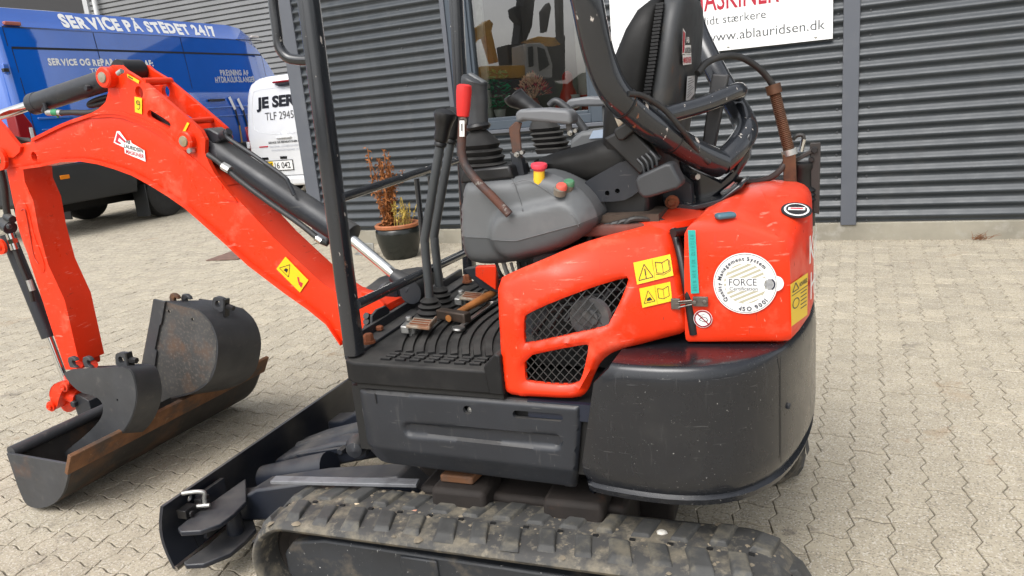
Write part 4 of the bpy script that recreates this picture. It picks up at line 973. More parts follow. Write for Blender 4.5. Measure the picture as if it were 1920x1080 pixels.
# ---- foot pedals
PEDAL = mat('worn_pedal', (.34, .30, .24), .6, metal=.3, var=(30, .2), dirt=[((.24, .09, .035), 16, .50, .62, .8)])
for (px, py), sc_ in (((790, 607), 1.0), ((886, 556), 1.0)):
    c = P(px, py, z=MAT_Z+.03); mb = MB()
    ud, vd = np.array([.030, .006, -.004]), np.array([-.008, .034, 0]); nd = np.array([.12, 0, 1])*.004
    mb.obox(c, ud, vd, nd); mb.obox(c+ud*1.0+np.array([0, 0, .006]), ud*.08, vd, nd*2)
    pd = mb.build('foot_pedal', PEDAL, ex, bevel=.003)
    m2 = MB()
    for q in (-.55, -.05, .45): m2.obox(c+ud*0+vd*q+nd*1.2, ud*.8, vd*.07, nd*.3)
    m2.build('pedal_grooves', RBOLT, pd); MB().tube([c-ud*.7, c-ud*.9-(0, 0, .035)], .010, 10).build('pedal_post', GALV, pd)
    m3 = MB(); m3.obox(c-ud*1.2-(0, 0, .012), ud*.35, vd*.8, np.array([0, 0, .010])); hexbolt(m3, c-ud*1.2+vd*.4, (0, 0, 1), .009, .01); m3.build('pedal_hinge', GALV, pd, bevel=.003)
# ---- front canopy posts and rails
def post(p0, p1, a, b, name, m):
    p0, p1 = np.array(p0), np.array(p1); d = norm(p1-p0); s1 = norm(np.cross(d, (0, 1, 0))); s2 = np.cross(d, s1)
    sh = [s1*a*math.copysign(abs(math.cos(t))**.6, math.cos(t))+s2*b*math.copysign(abs(math.sin(t))**.6, math.sin(t)) for t in np.linspace(0, 2*math.pi, 25)[:-1]]
    return MB().loft([[p0+q for q in sh], [p1+q for q in sh]]).build(name, m, ex, smooth=50)
np0, np1 = P(664, 655, v=-.352), P(578, -4, v=-.340); ext = (np1-np0)*.25
post(np0+(0, 0, -.01), np1+ext, .0195, .0235, 'canopy_post', DARKTUBE)
fp0, fp1 = P(881, 512, v=.36), P(855, 0, v=.365)
post(fp0, fp1+(fp1-fp0)*.35, .0185, .023, 'canopy_post', DARKTUBE)
h = [P(509, -60, v=-.35), P(512, 0, v=-.35), P(519, 55, v=-.35), P(524, 88, v=-.35), P(538, 107, v=-.349), P(556, 112, v=-.347), P(580, 113, v=-.345)]
MB().tube(spline(h, 5), .0115, 14).build('grab_handle', DARKTUBE, ex)
rl = [P(640, 370, v=-.345), P(700, 352, u=-.392), P(780, 326, u=-.392), P(862, 298, u=-.392)]
ra, rb2 = np.array((-.372, -.345, 0)), np.array((-.41, .35, 0))
r0 = P(640, 371, v=-.345); r1 = P(870, 296, v=.345)
MB().tube([r0, r1], .0105, 14).build('guard_rail', DARKTUBE, ex)
q0 = P(668, 572, v=-.345); q1 = P(880, 470, v=.345)
MB().tube([q0, q1], .0125, 14).build('guard_rail', DARKTUBE, ex)
for xa, ya, xb, yb in ((781, 335, 798, 500), (806, 330, 822, 487)):
    t1 = (xa-640)/(870-640); t2 = (xb-668)/(880-668)
    va = -.345+.69*min(1, t1*.96); MB().tube([P(xa, ya, v=va), P(xb, yb, v=va)], .0075, 10).build('rail_upright', DARKTUBE, ex)
# ---- counterweight
def sm(x): x = max(0, min(1, x)); return x*x*(3-2*x)
cwo = [(.205, -.402), (.26, -.418), (.34, -.426), (.42, -.424), (.49, -.406), (.55, -.366), (.60, -.295), (.632, -.20), (.652, -.09), (.660, .02), (.655, .12), (.63, .24), (.58, .33), (.50, .40), (.36, .42), (.205, .41)]
cwo = [np.array(p) for p in chaikin(cwo, 1, closed=False)]; cwc = np.array([.40, 0])
def inset(poly, d):
    o = []; n = len(poly)
    for i in range(n):
        a, b, c_ = poly[i-1], poly[i], poly[(i+1) % n]; t = norm(c_-a); o.append(b+np.array([-t[1], t[0]])*d)
    return o
rings = []
for z, d in ((.345, .035), (.352, .008), (.365, .004), (.371, .012), (.395, .001), (.42, 0), (.60, .0), (.632, .003), (.640, .008), (.643, .016), (.6435, .05)):
    uf_ = .222+.078*sm((z-.55)/.10)+.008*sm((.40-z)/.04); rings.append([(max(p[0], uf_), p[1], z) for p in inset(cwo, d)])
CWM = mat('counterweight_paint', (.0100, .0112, .0145), .27, coat=.22, var=(3, .10), dirt=[((.05, .048, .045), 4, .60, .84, .35)], scratch=[((.35, .34, .32), 170, .665, .69, .7), ((.05, .049, .048), 11, .60, .69, .3, (8, 8, 1)), ((.085, .083, .08), 16, .645, .665, .4, (1, 1, 11))], rvar=.06, bump=(30, .03))
cw = MB().loft(rings).build('counterweight', CWM, ex, smooth=40)
def cw_pt(u): 
    for i in range(len(cwo)-1):
        if cwo[i][0] <= u <= cwo[i+1][0] and cwo[i][1] < 0: t = (u-cwo[i][0])/(cwo[i+1][0]-cwo[i][0]+1e-9); return cwo[i]*(1-t)+cwo[i+1]*t, norm(cwo[i+1]-cwo[i])
    return cwo[0], np.array([1, 0])
pp_, tt_ = cw_pt(.602); nn_ = np.array([tt_[1], -tt_[0]])
mb = MB(); mb.add([(*(pp_+tt_*a+nn_*.0012), z) for z in (.40, .628) for a in (-.0012, .0012)], [(0, 1, 3, 2)]); mb.build('panel_joint', INNER, cw, smooth=0)
pp2, tt2 = cw_pt(.615); n2 = np.array([tt2[1], -tt2[0], 0]); mb = MB(); hexbolt(mb, (*pp2, .51), n2, .007, .004); mb.build('panel_bolt', DARK, cw)
# ---- orange engine side cover with two grilles
def vcov(u, z):
    v = -.388+.105*sm((u-.16)/.30)
    v += .045*sm((z-.70)/.22)+.05*sm((z-.80)/.12)
    return v
def uz(pts, vf): return [(lambda p: (p[0], p[2]))(on(x, y, vf)) for x, y in pts]
cov_px = [(927, 528), (930, 600), (934, 690), (940, 738), (958, 748), (1030, 751), (1080, 752), (1096, 742), (1106, 715), (1122, 682), (1150, 662), (1220, 645), (1289, 627), (1288, 605), (1278, 540), (1264, 468), (1250, 424), (1222, 423), (1180, 434), (1110, 452), (1060, 470), (1000, 496), (960, 512)]
h1 = [(979, 600), (983, 592), (1040, 566), (1110, 540), (1172, 522), (1177, 527), (1160, 570), (1140, 608), (1128, 617), (1060, 631), (984, 648), (979, 645)]
h2 = [(980, 672), (1040, 658), (1096, 648), (1102, 652), (1092, 700), (1082, 724), (1040, 725), (986, 720), (981, 714)]
cuz, h1u, h2u = chaikin(uz(cov_px, vcov), 1), chaikin(uz(h1, vcov), 1), chaikin(uz(h2, vcov), 1)
rc = rnd(.018); rh = rnd(.010)
def covs(a, b, d):
    hd = min(dist_to([(a, b)], [h1u])[0], dist_to([(a, b)], [h2u])[0]); return (a, vcov(a, b)+rc(d)+rh(hd), b)
mb = MB(); mb.sheet(cuz, [h1u, h2u], covs, (0, .012, 0), .011); cover = mb.build('engine_cover', ORANGE, ex, smooth=60)
# top return of the cover folding inwards
tp = [on(x, y, vcov) for x, y in [(1250, 424), (1222, 423), (1180, 434), (1110, 452), (1060, 470), (1000, 496), (960, 512), (927, 528)]]
mb = MB(); vs = []
for p in tp: vs += [p+(0, .016, -.001), p+(-.005, .07, -.012)]
mb.add(vs, [(2*i, 2*i+1, 2*i+3, 2*i+2) for i in range(len(tp)-1)]); mb.build('cover_return', ORANGE, cover, smooth=60)
# grilles: expanded metal lattice behind the openings
for hp in (h1u, h2u):
    mb = MB(); a = np.array(hp); lo, hi = a.min(0)-.006, a.max(0)+.006; cx, cz = .0185, .0105
    ni = int((hi[0]-lo[0])/cx)+1; nj = int((hi[1]-lo[1])/cz)+1
    def node_(i, j): 
        x = lo[0]+(i+(j % 2)*.5)*cx; z = lo[1]+j*cz; return x, z
    grown = [np.array(p) for p in hp]; ctr = a.mean(0)
    for j in range(nj):
        for i in range(-1, ni+1):
            x, z = node_(i, j)
            for di in ((0 if j % 2 == 0 else 1), (-1 if j % 2 == 0 else 0)):
                x2, z2 = node_(i+di, j+1); mx_ = ((x+x2)/2, (z+z2)/2)
                c2 = ctr+(np.array(mx_)-ctr)*.97
                if inside(c2, hp): mb.bar((x, vcov(x, z)+.017, z), (x2, vcov(x2, z2)+.017, z2), .0019, .0018, up=(0, 1, 0))
    tag(mb.build('grille_mesh', WIRE, cover, smooth=0), kind='stuff')
mb = MB(); mb.box((.05, -.20, .55), (.42, -.10, .78)); mb.build('engine_bay', INNER, ex)
c = on(1098, 604, vcov)+(0, .035, 0); MB().lathe([(.0, .012), (.018, .012), (.02, .006), (.042, .010), (.046, 0)], c, (0, -1, 0), 28).build('cooling_fan', mat('fan_grey', (.05, .05, .052), .5, dirt=[((.12, .11, .10), 30, .5, .7, .6)]), ex)
for k in range(5):
    a = on(985+k*30, 640-k*12, vcov)+(0, .05, 0); b = on(1040+k*28, 590-k*8, vcov)+(0, .06, 0); MB().tube([a, (a+b)/2+(0, 0, .02), b], .007, 8).build('engine_hose', BLACKP, ex)
# ---- rear hood (orange), domed box following the counterweight
ho = [(.420, -.284), (.52, -.278), (.600, -.266), (.622, -.255), (.634, -.20), (.650, -.09), (.655, .02), (.65, .12), (.625, .25), (.53, .31), (.420, .31)]
hoc = []
for i, p in enumerate(ho): hoc.append(np.array(p))
def hood_top(u, v): return .900+.022*(1-((u-.50)/.2)**2)*1.0-.18*max(0, -v-.05)**1.4-.10*max(0, v-.1)-.040*sm((u-.50)/.11)*sm((-v-.02)/.2)
rings = []
for z, d in ((.650, .006), (.655, .001), (.67, 0), (.80, .003)): rings.append([(p[0], p[1], z) for p in inset(hoc, d)])
for d, dz in ((.006, -.022), (.013, -.010), (.022, -.003), (.032, 0)):
    rings.append([(p[0], p[1], hood_top(p[0], p[1])+dz) for p in inset(hoc, d)])
hcn = np.array([.535, .02])
for k_ in (.8, .6, .4, .2, .05):
    rings.append([(q[0], q[1], hood_top(q[0], q[1])) for q in [hcn+(p-hcn)*k_ for p in inset(hoc, .032)]])
hood = MB().loft(rings).build('rear_hood', ORANGE, ex, smooth=50)
def vhood(u, z): return float(np.interp(u, [.434, .52, .60, .622], [-.284, -.278, -.266, -.255]))
# rubber seal and dark gap between cover and hood
sl = [on(1256, 432, vcov), on(1268, 475, vcov), on(1280, 540, vcov), on(1290, 605, vcov), on(1294, 628, vcov)]
MB().tube([p+(.006, .006, 0) for p in spline(sl, 5)], .0085, 10).build('rubber_seal', BLACKP, ex)
sl2 = [P(1262, 437, v=-.27), P(1300, 430, v=-.22), P(1345, 412, v=-.14), P(1375, 388, v=-.05), P(1388, 355, v=.06)]
MB().tube(spline(sl2, 6), .009, 10).build('rubber_seal', BLACKP, ex)
mb = MB(); mb.box((.05, -.16, .60), (.43, .30, .84)); mb.build('engine_block', INNER, ex)
# latch
L0 = [on(x, y, lambda u, z: -.287) for x, y in ((1266, 577), (1266, 560), (1283, 560), (1283, 577))]
la = on(1268, 568, vcov)+(0, -.006, 0); lb = on(1300, 564, lambda u, z: -.286)+(0, -.006, 0); lc = P(1328, 565, v=-.286)
mb = MB(); mb.obox(la, (.009, 0, 0), (0, .003, 0), (0, 0, .011)); mb.bar(la, lb, .003, .010, up=(0, 1, 0)); mb.tube([la+(.006, -.006, .006), lb+(0, -.006, .004)], .0022, 6); mb.tube([la+(.006, -.006, -.006), lb+(0, -.006, -.004)], .0022, 6)
mb.obox((lb+lc)/2, (abs(lc-lb)[0]/2, 0, 0), (0, .0025, 0), (0, 0, .010)); hexbolt(mb, lb+(.004, -.004, 0), (0, -1, 0), .005, .004); hexbolt(mb, lc+(-.006, -.004, 0), (0, -1, 0), .005, .004)
mb.build('cover_latch', mat('latch_metal', (.16, .145, .13), .4, metal=.7, dirt=[((.08, .05, .03), 30, .5, .65, .7)]), ex, bevel=.001)
# top fittings of the hood
def hoodP(x, y):
    z = .89
    for _ in range(20): p = P(x, y, z=z); z = .5*z+.5*hood_top(p[0], p[1])
    return p
def hoodN(p):
    e = .004; return norm((-(hood_top(p[0]+e, p[1])-hood_top(p[0]-e, p[1]))/(2*e), -(hood_top(p[0], p[1]+e)-hood_top(p[0], p[1]-e))/(2*e), 1))
c = hoodP(1360, 407); mb = MB(); mb.obox(c+(0, 0, .003), (.017, .010, 0), (-.006, .010, 0), (0, 0, .006)); mb.build('hinge_cap', mat('blue_grey_plastic', (.06, .13, .17), .45), hood, bevel=.006, seg=3)
c = hoodP(1493, 397); bn_ = hoodN(c); c = c+bn_*.003; bx_ = norm(np.cross((0, 1, 0), bn_)); by_ = np.cross(bn_, bx_)
mb = MB(); mb.lathe([(.030, 0), (.030, .0015), (.0, .002)], c, bn_, 36, 0); mb.lathe([(.0245, .0024), (.0, .003)], c, bn_, 30, 1); mb.lathe([(.0205, .0034), (.0, .0038)], c, bn_, 30, 0); mb.obox(c+bn_*.0042, bx_*.016+by_*.003, by_*.005, bn_*.0004, 1); mb.obox(c+bn_*.0050, bx_*.012+by_*.002, by_*.002, bn_*.0004, 2)
mb.build('round_badge', [SK, SW, SR, SY], hood)
# ---- orange deck rim under the seat
rim = [P(x, y, z=.885) for x, y in ((1113, 412), (1180, 417), (1250, 418), (1315, 405), (1356, 372))]
mb = MB(); rs = spline(rim, 5); vs = []
for p in rs: vs += [p+(0, -.004, -.020), p, p+(-.04, .10, .012)]
mb.add(vs, [(3*i+q, 3*i+q+1, 3*i+4+q, 3*i+3+q) for i in range(len(rs)-1) for q in (0, 1)]); mb.build('deck_rim', ORANGE, ex, smooth=60)
mb = MB(); mb.prism([(.03, -.22, .86), (.30, -.24, .86), (.42, -.16, .86), (.45, .05, .86), (.40, .25, .86), (.03, .25, .86)], (0, 0, .025)); mb.build('seat_deck', mat('dusty_deck', (.16, .035, .02), .7, var=(8, .3), dirt=[((.05, .045, .04), 6, .45, .65, .8)]), ex, bevel=.005)
# wiring in the gap in front of the deck
for k in range(5):
    a = P(1118+k*16, 428-k*4, v=-.22); MB().tube(spline([a+(-.02, 0, -.03), a, a+(.05, .02, -.006), a+(.09, .03, -.02)], 4), .006, 8).build('wiring', HOSE, ex)
# ---- seat
def vol(side, v0, v1, name, m, par, step=.02, r=.03, pinch=None):
    # cushion: side outline (u, z) between two lateral planes, pillowed on both sides
    f = rnd(r); mb = MB(); vm = (v0+v1)/2
    w = abs(v1-v0)/2
    outer = [np.array(p) for p in side]
    tmp = MB(); tmp.sheet(outer, [], lambda a, b, d: (a, v0+f(d), b), (0, 0, 0), step)
    n = len(tmp.v)//2; front = tmp.v[:n]; tris = [t for t in tmp.f if len(t) == 3 and max(t) < n]
    back = [(x, 2*vm-y, z) for x, y, z in front]
    mb.v = list(front)+back
    cnt = {}
    for t in tris:
        for q in range(3): cnt[(t[q], t[(q+1) % 3])] = 1
    q0 = [np.array(front[i]) for i in tris[0]]; flip = np.cross(q0[1]-q0[0], q0[2]-q0[0])[1] > 0
    for t in tris:
        t2 = t[::-1] if flip else t; mb.f.append(tuple(t2)); mb.m.append(0); mb.f.append(tuple(i+n for i in t2[::-1])); mb.m.append(0)
    for (i, j) in cnt:
        if (j, i) not in cnt:
            qd = (i, i+n, j+n, j); mb.f.append(qd if not flip else qd[::-1]); mb.m.append(0)
    return mb.build(name, m, par, smooth=60)
cush = chaikin(Q([(986, 306), (1010, 296), (1060, 280), (1110, 266), (1165, 262), (1195, 275), (1195, 330), (1150, 352), (1095, 349), (1050, 338), (1008, 322)], -.185), 2)
seat = vol(cush, -.185, .185, 'seat_cushion', VINYL, ex, .018, .032)
mb = MB(); e_ = spline([P(x, y, v=-.178) for x, y in ((1085, 352), (1110, 343), (1140, 332), (1175, 326))], 5); mb.tube(e_, .006, 8); mb.build('seat_piping', BLACKP, seat)
# backrest: rings up the seat back
def bring(z, uf, ub, w, r=.4):
    o = []
    for t in np.linspace(0, 2*math.pi, 33)[:-1]:
        cu, sv = math.cos(t), math.sin(t); k = .55
        o.append(((uf+ub)/2+(ub-uf)/2*math.copysign(abs(cu)**k, cu), w*math.copysign(abs(sv)**k, sv), z))
    return o
zb = [(.985, .215, .335, .175), (1.05, .222, .352, .184), (1.15, .235, .372, .184), (1.22, .255, .386, .178), (1.28, .285, .394, .165), (1.315, .310, .397, .148), (1.333, .335, .394, .12)]
MB().loft([bring(z, a, b-.028, w_) for z, a, b, w_ in zb]).build('backrest_pad', VINYL, seat, smooth=60)
SHELL = mat('seat_shell', (.036, .038, .040), .5, var=(6, .2), dirt=[((.10, .085, .065), 6, .52, .70, .7), ((.19, .075, .03), 9, .62, .72, .8)], scratch=[((.3, .28, .25), 60, .70, .73, .6)], rvar=.1)
shell = MB().loft([bring(z+.002, b-.032, b+.018, w_*.97) for z, a, b, w_ in [(.93, 0, .33, .15)]+zb]).build('backrest_shell', SHELL, seat, smooth=60)
mb = MB(); rr = random.Random(1); n = 46
for i in range(n):
    t = i/(n-1); z = 1.0+.32*t; b = float(np.interp(z, [q[0] for q in zb], [q[2] for q in zb]))-.030; wv_ = float(np.interp(z, [q[0] for q in zb], [q[3] for q in zb]))
    mb.obox((b, -wv_*.985, z), (.0075, 0, 0), (0, .0045, 0), (0, 0, .0026))
mb.build('ribbed_seam', BLACKP, seat)
mb = MB(); mb.box((.355, -.06, 1.34), (.39, .05, 1.46)); mb.build('headrest_bracket', DARK, seat, bevel=.006)
def shell_u(z): return float(np.interp(z, [q[0] for q in zb], [q[2] for q in zb]))+.0195
def shellP(x, y):
    u = .41
    for _ in range(8): p = P(x, y, u=u); u = shell_u(p[2])
    return p
d = Decal([shellP(*q) for q in ((1274, 52), (1292, 54), (1294, 120), (1277, 122))], .003)
d.rect(.05, .0, 1, .28, 2); d.rect(.25, .29, 1, .55, 2); d.poly([(0, .3), (.2, 1), (.45, .9), (.25, .3)], 2); d.poly([(.04, .33), (.2, .93), (.38, .87), (.2, .35)], 1, .0005)
d.text('LAURIDSEN', .27, .33, .7, .16, 0, bold=.02); d.text('MASKINER', .1, .05, .85, .17, 1, bold=.02); d.text('AB', .45, .62, .35, .16, 2, bold=.03)
d.build('seat_sticker', [SK, SR, SW], shell)
d = Decal([shellP(*q) for q in ((1286, 143), (1300, 141), (1300, 175), (1283, 197))], .003); d.rect(0, 0, 1, 1, 0)
for k in range(8): d.rect(.12, .90-.1*k, .55+.3*(k % 3)/2, .92-.1*k, 1, .0006)
d.build('label_sheet', [SW, SK], shell)
# seat base, side plates, retractor
for sv in (-1, 1):
    sp_ = chaikin(Q([(1086, 372), (1100, 378), (1165, 378), (1190, 366), (1215, 340), (1205, 300), (1170, 300), (1130, 322), (1090, 345)], -.19), 1)
    mb = MB(); c1 = circ(1139, 362, .0055, -.19, 12); c2 = circ(1158, 358, .0055, -.19, 12)
    mb.sheet(sp_, [c1, c2], lambda a, b, d: (a, sv*.192, b), (0, -sv*.006, 0), .02); mb.build('seat_side_plate', DARK, ex, smooth=30)
mb = MB(); mb.box((.11, -.17, .885), (.33, .17, .955)); mb.build('seat_base', BLACKP, ex, bevel=.01)
mb = MB(); mb.box((.12, -.21, .886), (.36, -.10, .902)); mb.build('seat_rail', mat('dirty_rail', (.06, .04, .028), .8, var=(20, .4)), ex)
def slab(px, v, th, name, m, par=ex, bev=.006): 
    pts = [P(x, y, v=v) for x, y in px]; return MB().prism(pts, (0, th, 0)).build(name, m, par, bevel=bev, seg=3)
slab([(1190, 340), (1196, 330), (1246, 307), (1258, 306), (1278, 344), (1272, 354), (1220, 370), (1205, 372), (1196, 362)], -.245, .055, 'belt_retractor', PLASTIC_D, bev=.012)
slab([(1130, 260), (1180, 235), (1240, 300), (1200, 330)], -.215, .03, 'belt_guide', BLACKP)
for k in range(4):
    MB().tube(spline([P(1195+k*8, 298-k*5, v=-.220), P(1205+k*8, 310-k*5, v=-.224), P(1208+k*8, 325-k*5, v=-.222)], 4), .0028, 6).build('guide_rib', PLASTIC_D, ex)
slab([(1150, 250), (1152, 242), (1186, 222), (1196, 226), (1198, 238), (1168, 264), (1158, 264)], -.235, .05, 'belt_buckle', BLACKP, bev=.008)
slab([(1147, 208), (1156, 214), (1172, 228), (1160, 240), (1154, 226)], -.228, .012, 'worn_tongue', mat('worn_white_metal', (.50, .44, .35), .6, dirt=[((.25, .10, .03), 20, .5, .6, .9)]), bev=.002)
# right of seat: grey control cowl with panel
mb = MB(); cw2 = Q([(1070, 262), (1090, 246), (1150, 238), (1170, 262), (1160, 285), (1070, 285)], .17); mb.prism([(u, .16, z) for u, z in cw2], (0, .10, 0)); cowl = mb.build('right_console', PLASTIC, ex, bevel=.012, seg=3)
d = Decal([P(1112, 245, v=.158), P(1150, 240, v=.158), P(1154, 257, v=.158), P(1105, 260, v=.158)], .002); d.rect(0, 0, 1, 1, 0); d.build('instrument_panel', [mat('panel_glass', (.35, .42, .52), .2)], cowl)
# ---- left console
con_px = [(864, 345), (858, 385), (857, 440), (864, 478), (876, 494), (900, 500), (945, 497), (1000, 487), (1050, 470), (1095, 443), (1115, 420), (1110, 395), (1092, 368), (1066, 345), (1035, 330), (1008, 324), (985, 330), (960, 334), (900, 338), (872, 340)]
cuv = chaikin(Q(con_px, -.27), 1)
front = None
cA, cB = np.array(Q([(965, 440)], -.27)[0]), np.array(Q([(1055, 420)], -.27)[0])
def bulge(u, z):
    p = np.array([u, z]); ab = cB-cA; t = max(0, min(1, (p-cA)@ab/(ab@ab))); dd = np.linalg.norm(p-cA-t*ab); return -.020*sm((.062-dd)/.02)
f_c = rnd(.030); zmid = lambda u: np.interp(u, [-.07, .10, .24], [.885, .865, .89])
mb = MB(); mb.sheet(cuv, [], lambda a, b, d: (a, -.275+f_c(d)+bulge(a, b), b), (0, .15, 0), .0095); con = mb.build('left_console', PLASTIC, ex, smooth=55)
# lighter upper shell / darker lower tray meet at a kinked seam
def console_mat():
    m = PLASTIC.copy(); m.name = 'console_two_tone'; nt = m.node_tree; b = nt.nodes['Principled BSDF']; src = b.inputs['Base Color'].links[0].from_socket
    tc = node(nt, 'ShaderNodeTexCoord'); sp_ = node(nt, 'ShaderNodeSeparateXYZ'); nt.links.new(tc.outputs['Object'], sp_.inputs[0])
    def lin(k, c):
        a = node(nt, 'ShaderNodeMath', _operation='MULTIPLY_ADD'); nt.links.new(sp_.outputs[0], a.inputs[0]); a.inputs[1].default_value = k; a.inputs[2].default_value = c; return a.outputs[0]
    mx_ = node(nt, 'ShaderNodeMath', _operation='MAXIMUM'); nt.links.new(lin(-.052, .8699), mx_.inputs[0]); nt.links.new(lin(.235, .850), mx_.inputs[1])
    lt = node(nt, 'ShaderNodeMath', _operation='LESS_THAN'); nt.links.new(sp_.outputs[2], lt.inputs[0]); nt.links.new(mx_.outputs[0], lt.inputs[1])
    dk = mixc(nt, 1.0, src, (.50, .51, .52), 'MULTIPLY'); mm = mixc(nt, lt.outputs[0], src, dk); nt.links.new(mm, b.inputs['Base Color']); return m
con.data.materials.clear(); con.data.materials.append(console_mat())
MB().tube([(q, -.2765+bulge(q, max(-.052*q+.8699, .235*q+.850)), max(-.052*q+.8699, .235*q+.850)) for q in np.linspace(-.060, .215, 24)], .0007, 6).build('tray_seam', PLASTIC, con)
def conP(x, y, lift=.0): p = P(x, y, v=-.27); b = bulge(p[0], p[2]); return P(x, y, v=-.276+b-lift)
for seg_ in ([(960, 334), (968, 355), (978, 385), (980, 395)], [(958, 345), (985, 338), (1010, 348), (1045, 372), (1075, 405), (1085, 425)]):
    MB().tube(spline([conP(*q) for q in seg_], 5), .0009, 6).build('moulding_line', PLASTIC, con)
# buttons
def button(px, py, v, prof, m, nm, par, ax=(.1, -.12, 1), mats=None):
    c = P(px, py, v=v); return MB().lathe(prof, c, ax, 24).build(nm, m, par)
button(1011, 341, -.262, [(.0125, -.006), (.0128, 0), (.0122, .004), (.0118, .024), (.0108, .026)], YELLOW, 'emergency_stop', con, (.12, -.1, 1))
MB().lathe([(.0112, -.001), (.0125, .003), (.0168, .006), (.0180, .011), (.0165, .015), (.012, .0165), (0, .017)], P(1011, 341, v=-.262)+norm((.12, -.1, 1))*.024, (.12, -.1, 1), 24).build('stop_knob', EMRED, con)
button(1050, 358, -.283, [(.013, -.008), (.0132, .006), (.011, .008), (.0105, .009)], mat('button_bezel', (.16, .14, .11), .7, var=(20, .3)), 'button_bezel', con, (.3, -.35, 1)); button(1053, 351, -.285, [(.0115, -.004), (.0115, .004), (.009, .007), (0, .0075)], REDB, 'red_button', con, (.3, -.35, 1))
button(1064, 350, -.262, [(.013, -.008), (.0132, .006), (.011, .008)], mat('button_bezel', (0, 0, 0)), 'button_bezel', con, (.3, -.35, 1)); button(1067, 344, -.264, [(.0115, -.004), (.0115, .004), (.009, .007), (0, .0075)], GREENB, 'green_button', con, (.3, -.35, 1))
# red-handled safety lever
sl_ = [P(x, y, v=-.305) for x, y in ((955, 402), (925, 370), (895, 340), (874, 312), (866, 288), (866, 260), (868, 215))]
lv = MB().tube(spline(sl_, 6), [.0092]*37, 12).build('safety_lever', mat('worn_lever_paint', (.030, .030, .032), .45, dirt=[((.10, .035, .02), 8, .42, .55, .9), ((.30, .28, .25), 40, .60, .66, .8)]), con)
t_ = norm(P(870, 170, v=-.305)-P(868, 218, v=-.305)); MB().lathe([(.0105, -.002), (.013, 0), (.015, .02), (.0165, .05), (.0155, .061), (.010, .064), (0, .0645)], P(868, 217, v=-.305), t_, 20).build('red_grip', RED, lv)
d = Decal([P(862, 226, v=-.3145), P(871, 226, v=-.3145), P(871, 256, v=-.3145), P(862, 256, v=-.3145)], .0008); d.rect(0, 0, 1, 1, 0); d.rect(.35, .35, .55, .8, 1, .0005); d.rect(.65, .1, .72, .85, 1, .0005); d.build('lever_sticker', [SW, SK], lv)
# ---- joysticks
def joystick(base, top, v, lean, near):
    c = P(*base, v=v); t = P(*top, v=v); nm = MB()
    # bellows boot: square-ish pleats
    rings = []
    H_ = .10; prof = [(.045, 0), (.046, .012), (.038, .016), (.047, .026), (.039, .031), (.045, .041), (.037, .046), (.043, .056), (.034, .061), (.040, .071), (.030, .086), (.016, .102), (.013, .104)]
    d0 = norm(np.array([lean, 0, 1]))
    for r, h_ in prof:
        ring = []
        for q in np.linspace(0, 2*math.pi, 29)[:-1]:
            k = .6; cu, sv = math.cos(q), math.sin(q); ring.append(c+d0*h_+np.array([r*math.copysign(abs(cu)**k, cu), r*math.copysign(abs(sv)**k, sv), 0]))
        rings.append(ring)
    bt = MB().loft(rings).build('joystick_boot', RUBBER, ex, smooth=30)
    top0 = c+d0*.106; g = t-top0; L = np.linalg.norm(g)
    path = [top0, top0+g*.25+np.array([.002, 0, 0]), top0+g*.5+np.array([.003, 0, 0]), top0+g*.72, top0+g*.9-np.array([.004, 0, 0]), t]
    pth = spline(path, 5); rr_ = np.interp(np.linspace(0, 1, len(pth)), [0, .12, .3, .55, .75, .9, 1], [.021, .0195, .0185, .021, .026, .027, .016])
    js = MB().tube(pth, list(rr_*(1 if near else 1.15)), 18, flat=(1.15, .95)).build('joystick_grip', PLASTIC_D if near else BLACKP, bt, smooth=60)
    mb = MB(); mb.lathe([(.012, -.006), (.026, -.002), (.030, .004), (.026, .010), (.016, .012)], top0, d0, 24); mb.build('grip_skirt', BLACKP, bt)
    mb = MB(); mb.obox(t+np.array([.004, 0, -.002-(0 if near else .012)]), np.array([.018, 0, -.012]), np.array([0, .010, 0]), norm((.5, 0, .8))*.004); mb.build('thumb_pad', PLASTIC, bt, bevel=.004)
    return bt
joystick((912, 330), (892, 146), -.215, -.08, True)
joystick((1040, 285), (963, 178), .215, -.35, False)
mb = MB(); mb.prism([P(x, y, v=-.262) for x, y in ((862, 345), (866, 318), (955, 310), (962, 335))], (0, .11, 0)); mb.build('boot_base', BLACKP, ex, bevel=.006)
# ---- arm rests
def armrest(px, v, th, legs):
    pts = [P(x, y, v=v) for x, y in px]; a = MB().prism(pts, (0, th, 0)).build('arm_rest', mat('armrest_plastic', (.135, .140, .148), .5, var=(8, .08), rvar=.06), ex, bevel=.007, seg=3)
    for m_, q, w_ in legs: MB().prism([P(x, y, v=v+.012) for x, y in q], (0, w_, 0)).build('arm_rest_bracket', m_, a, bevel=.002)
BRKT = mat('rusty_bracket', (.040, .036, .034), .6, var=(10, .2), dirt=[((.11, .045, .025), 9, .48, .60, .8)])
armrest([(964, 214), (972, 205), (1020, 203), (1062, 206), (1070, 212), (1072, 232), (1066, 234), (1025, 230), (980, 226), (968, 232)], -.235, .05, [(BRKT, [(953, 240), (966, 228), (978, 230), (974, 246), (979, 300), (962, 300)], .006), (BRKT, [(1060, 232), (1071, 232), (1073, 252), (1063, 254)], .006)])
mb = MB(); mb.prism([P(x, y, v=-.228) for x, y in ((955, 284), (977, 296), (984, 331), (966, 337))], (0, .022, 0)); mb.build('arm_rest_post', DARK, ex, bevel=.002)
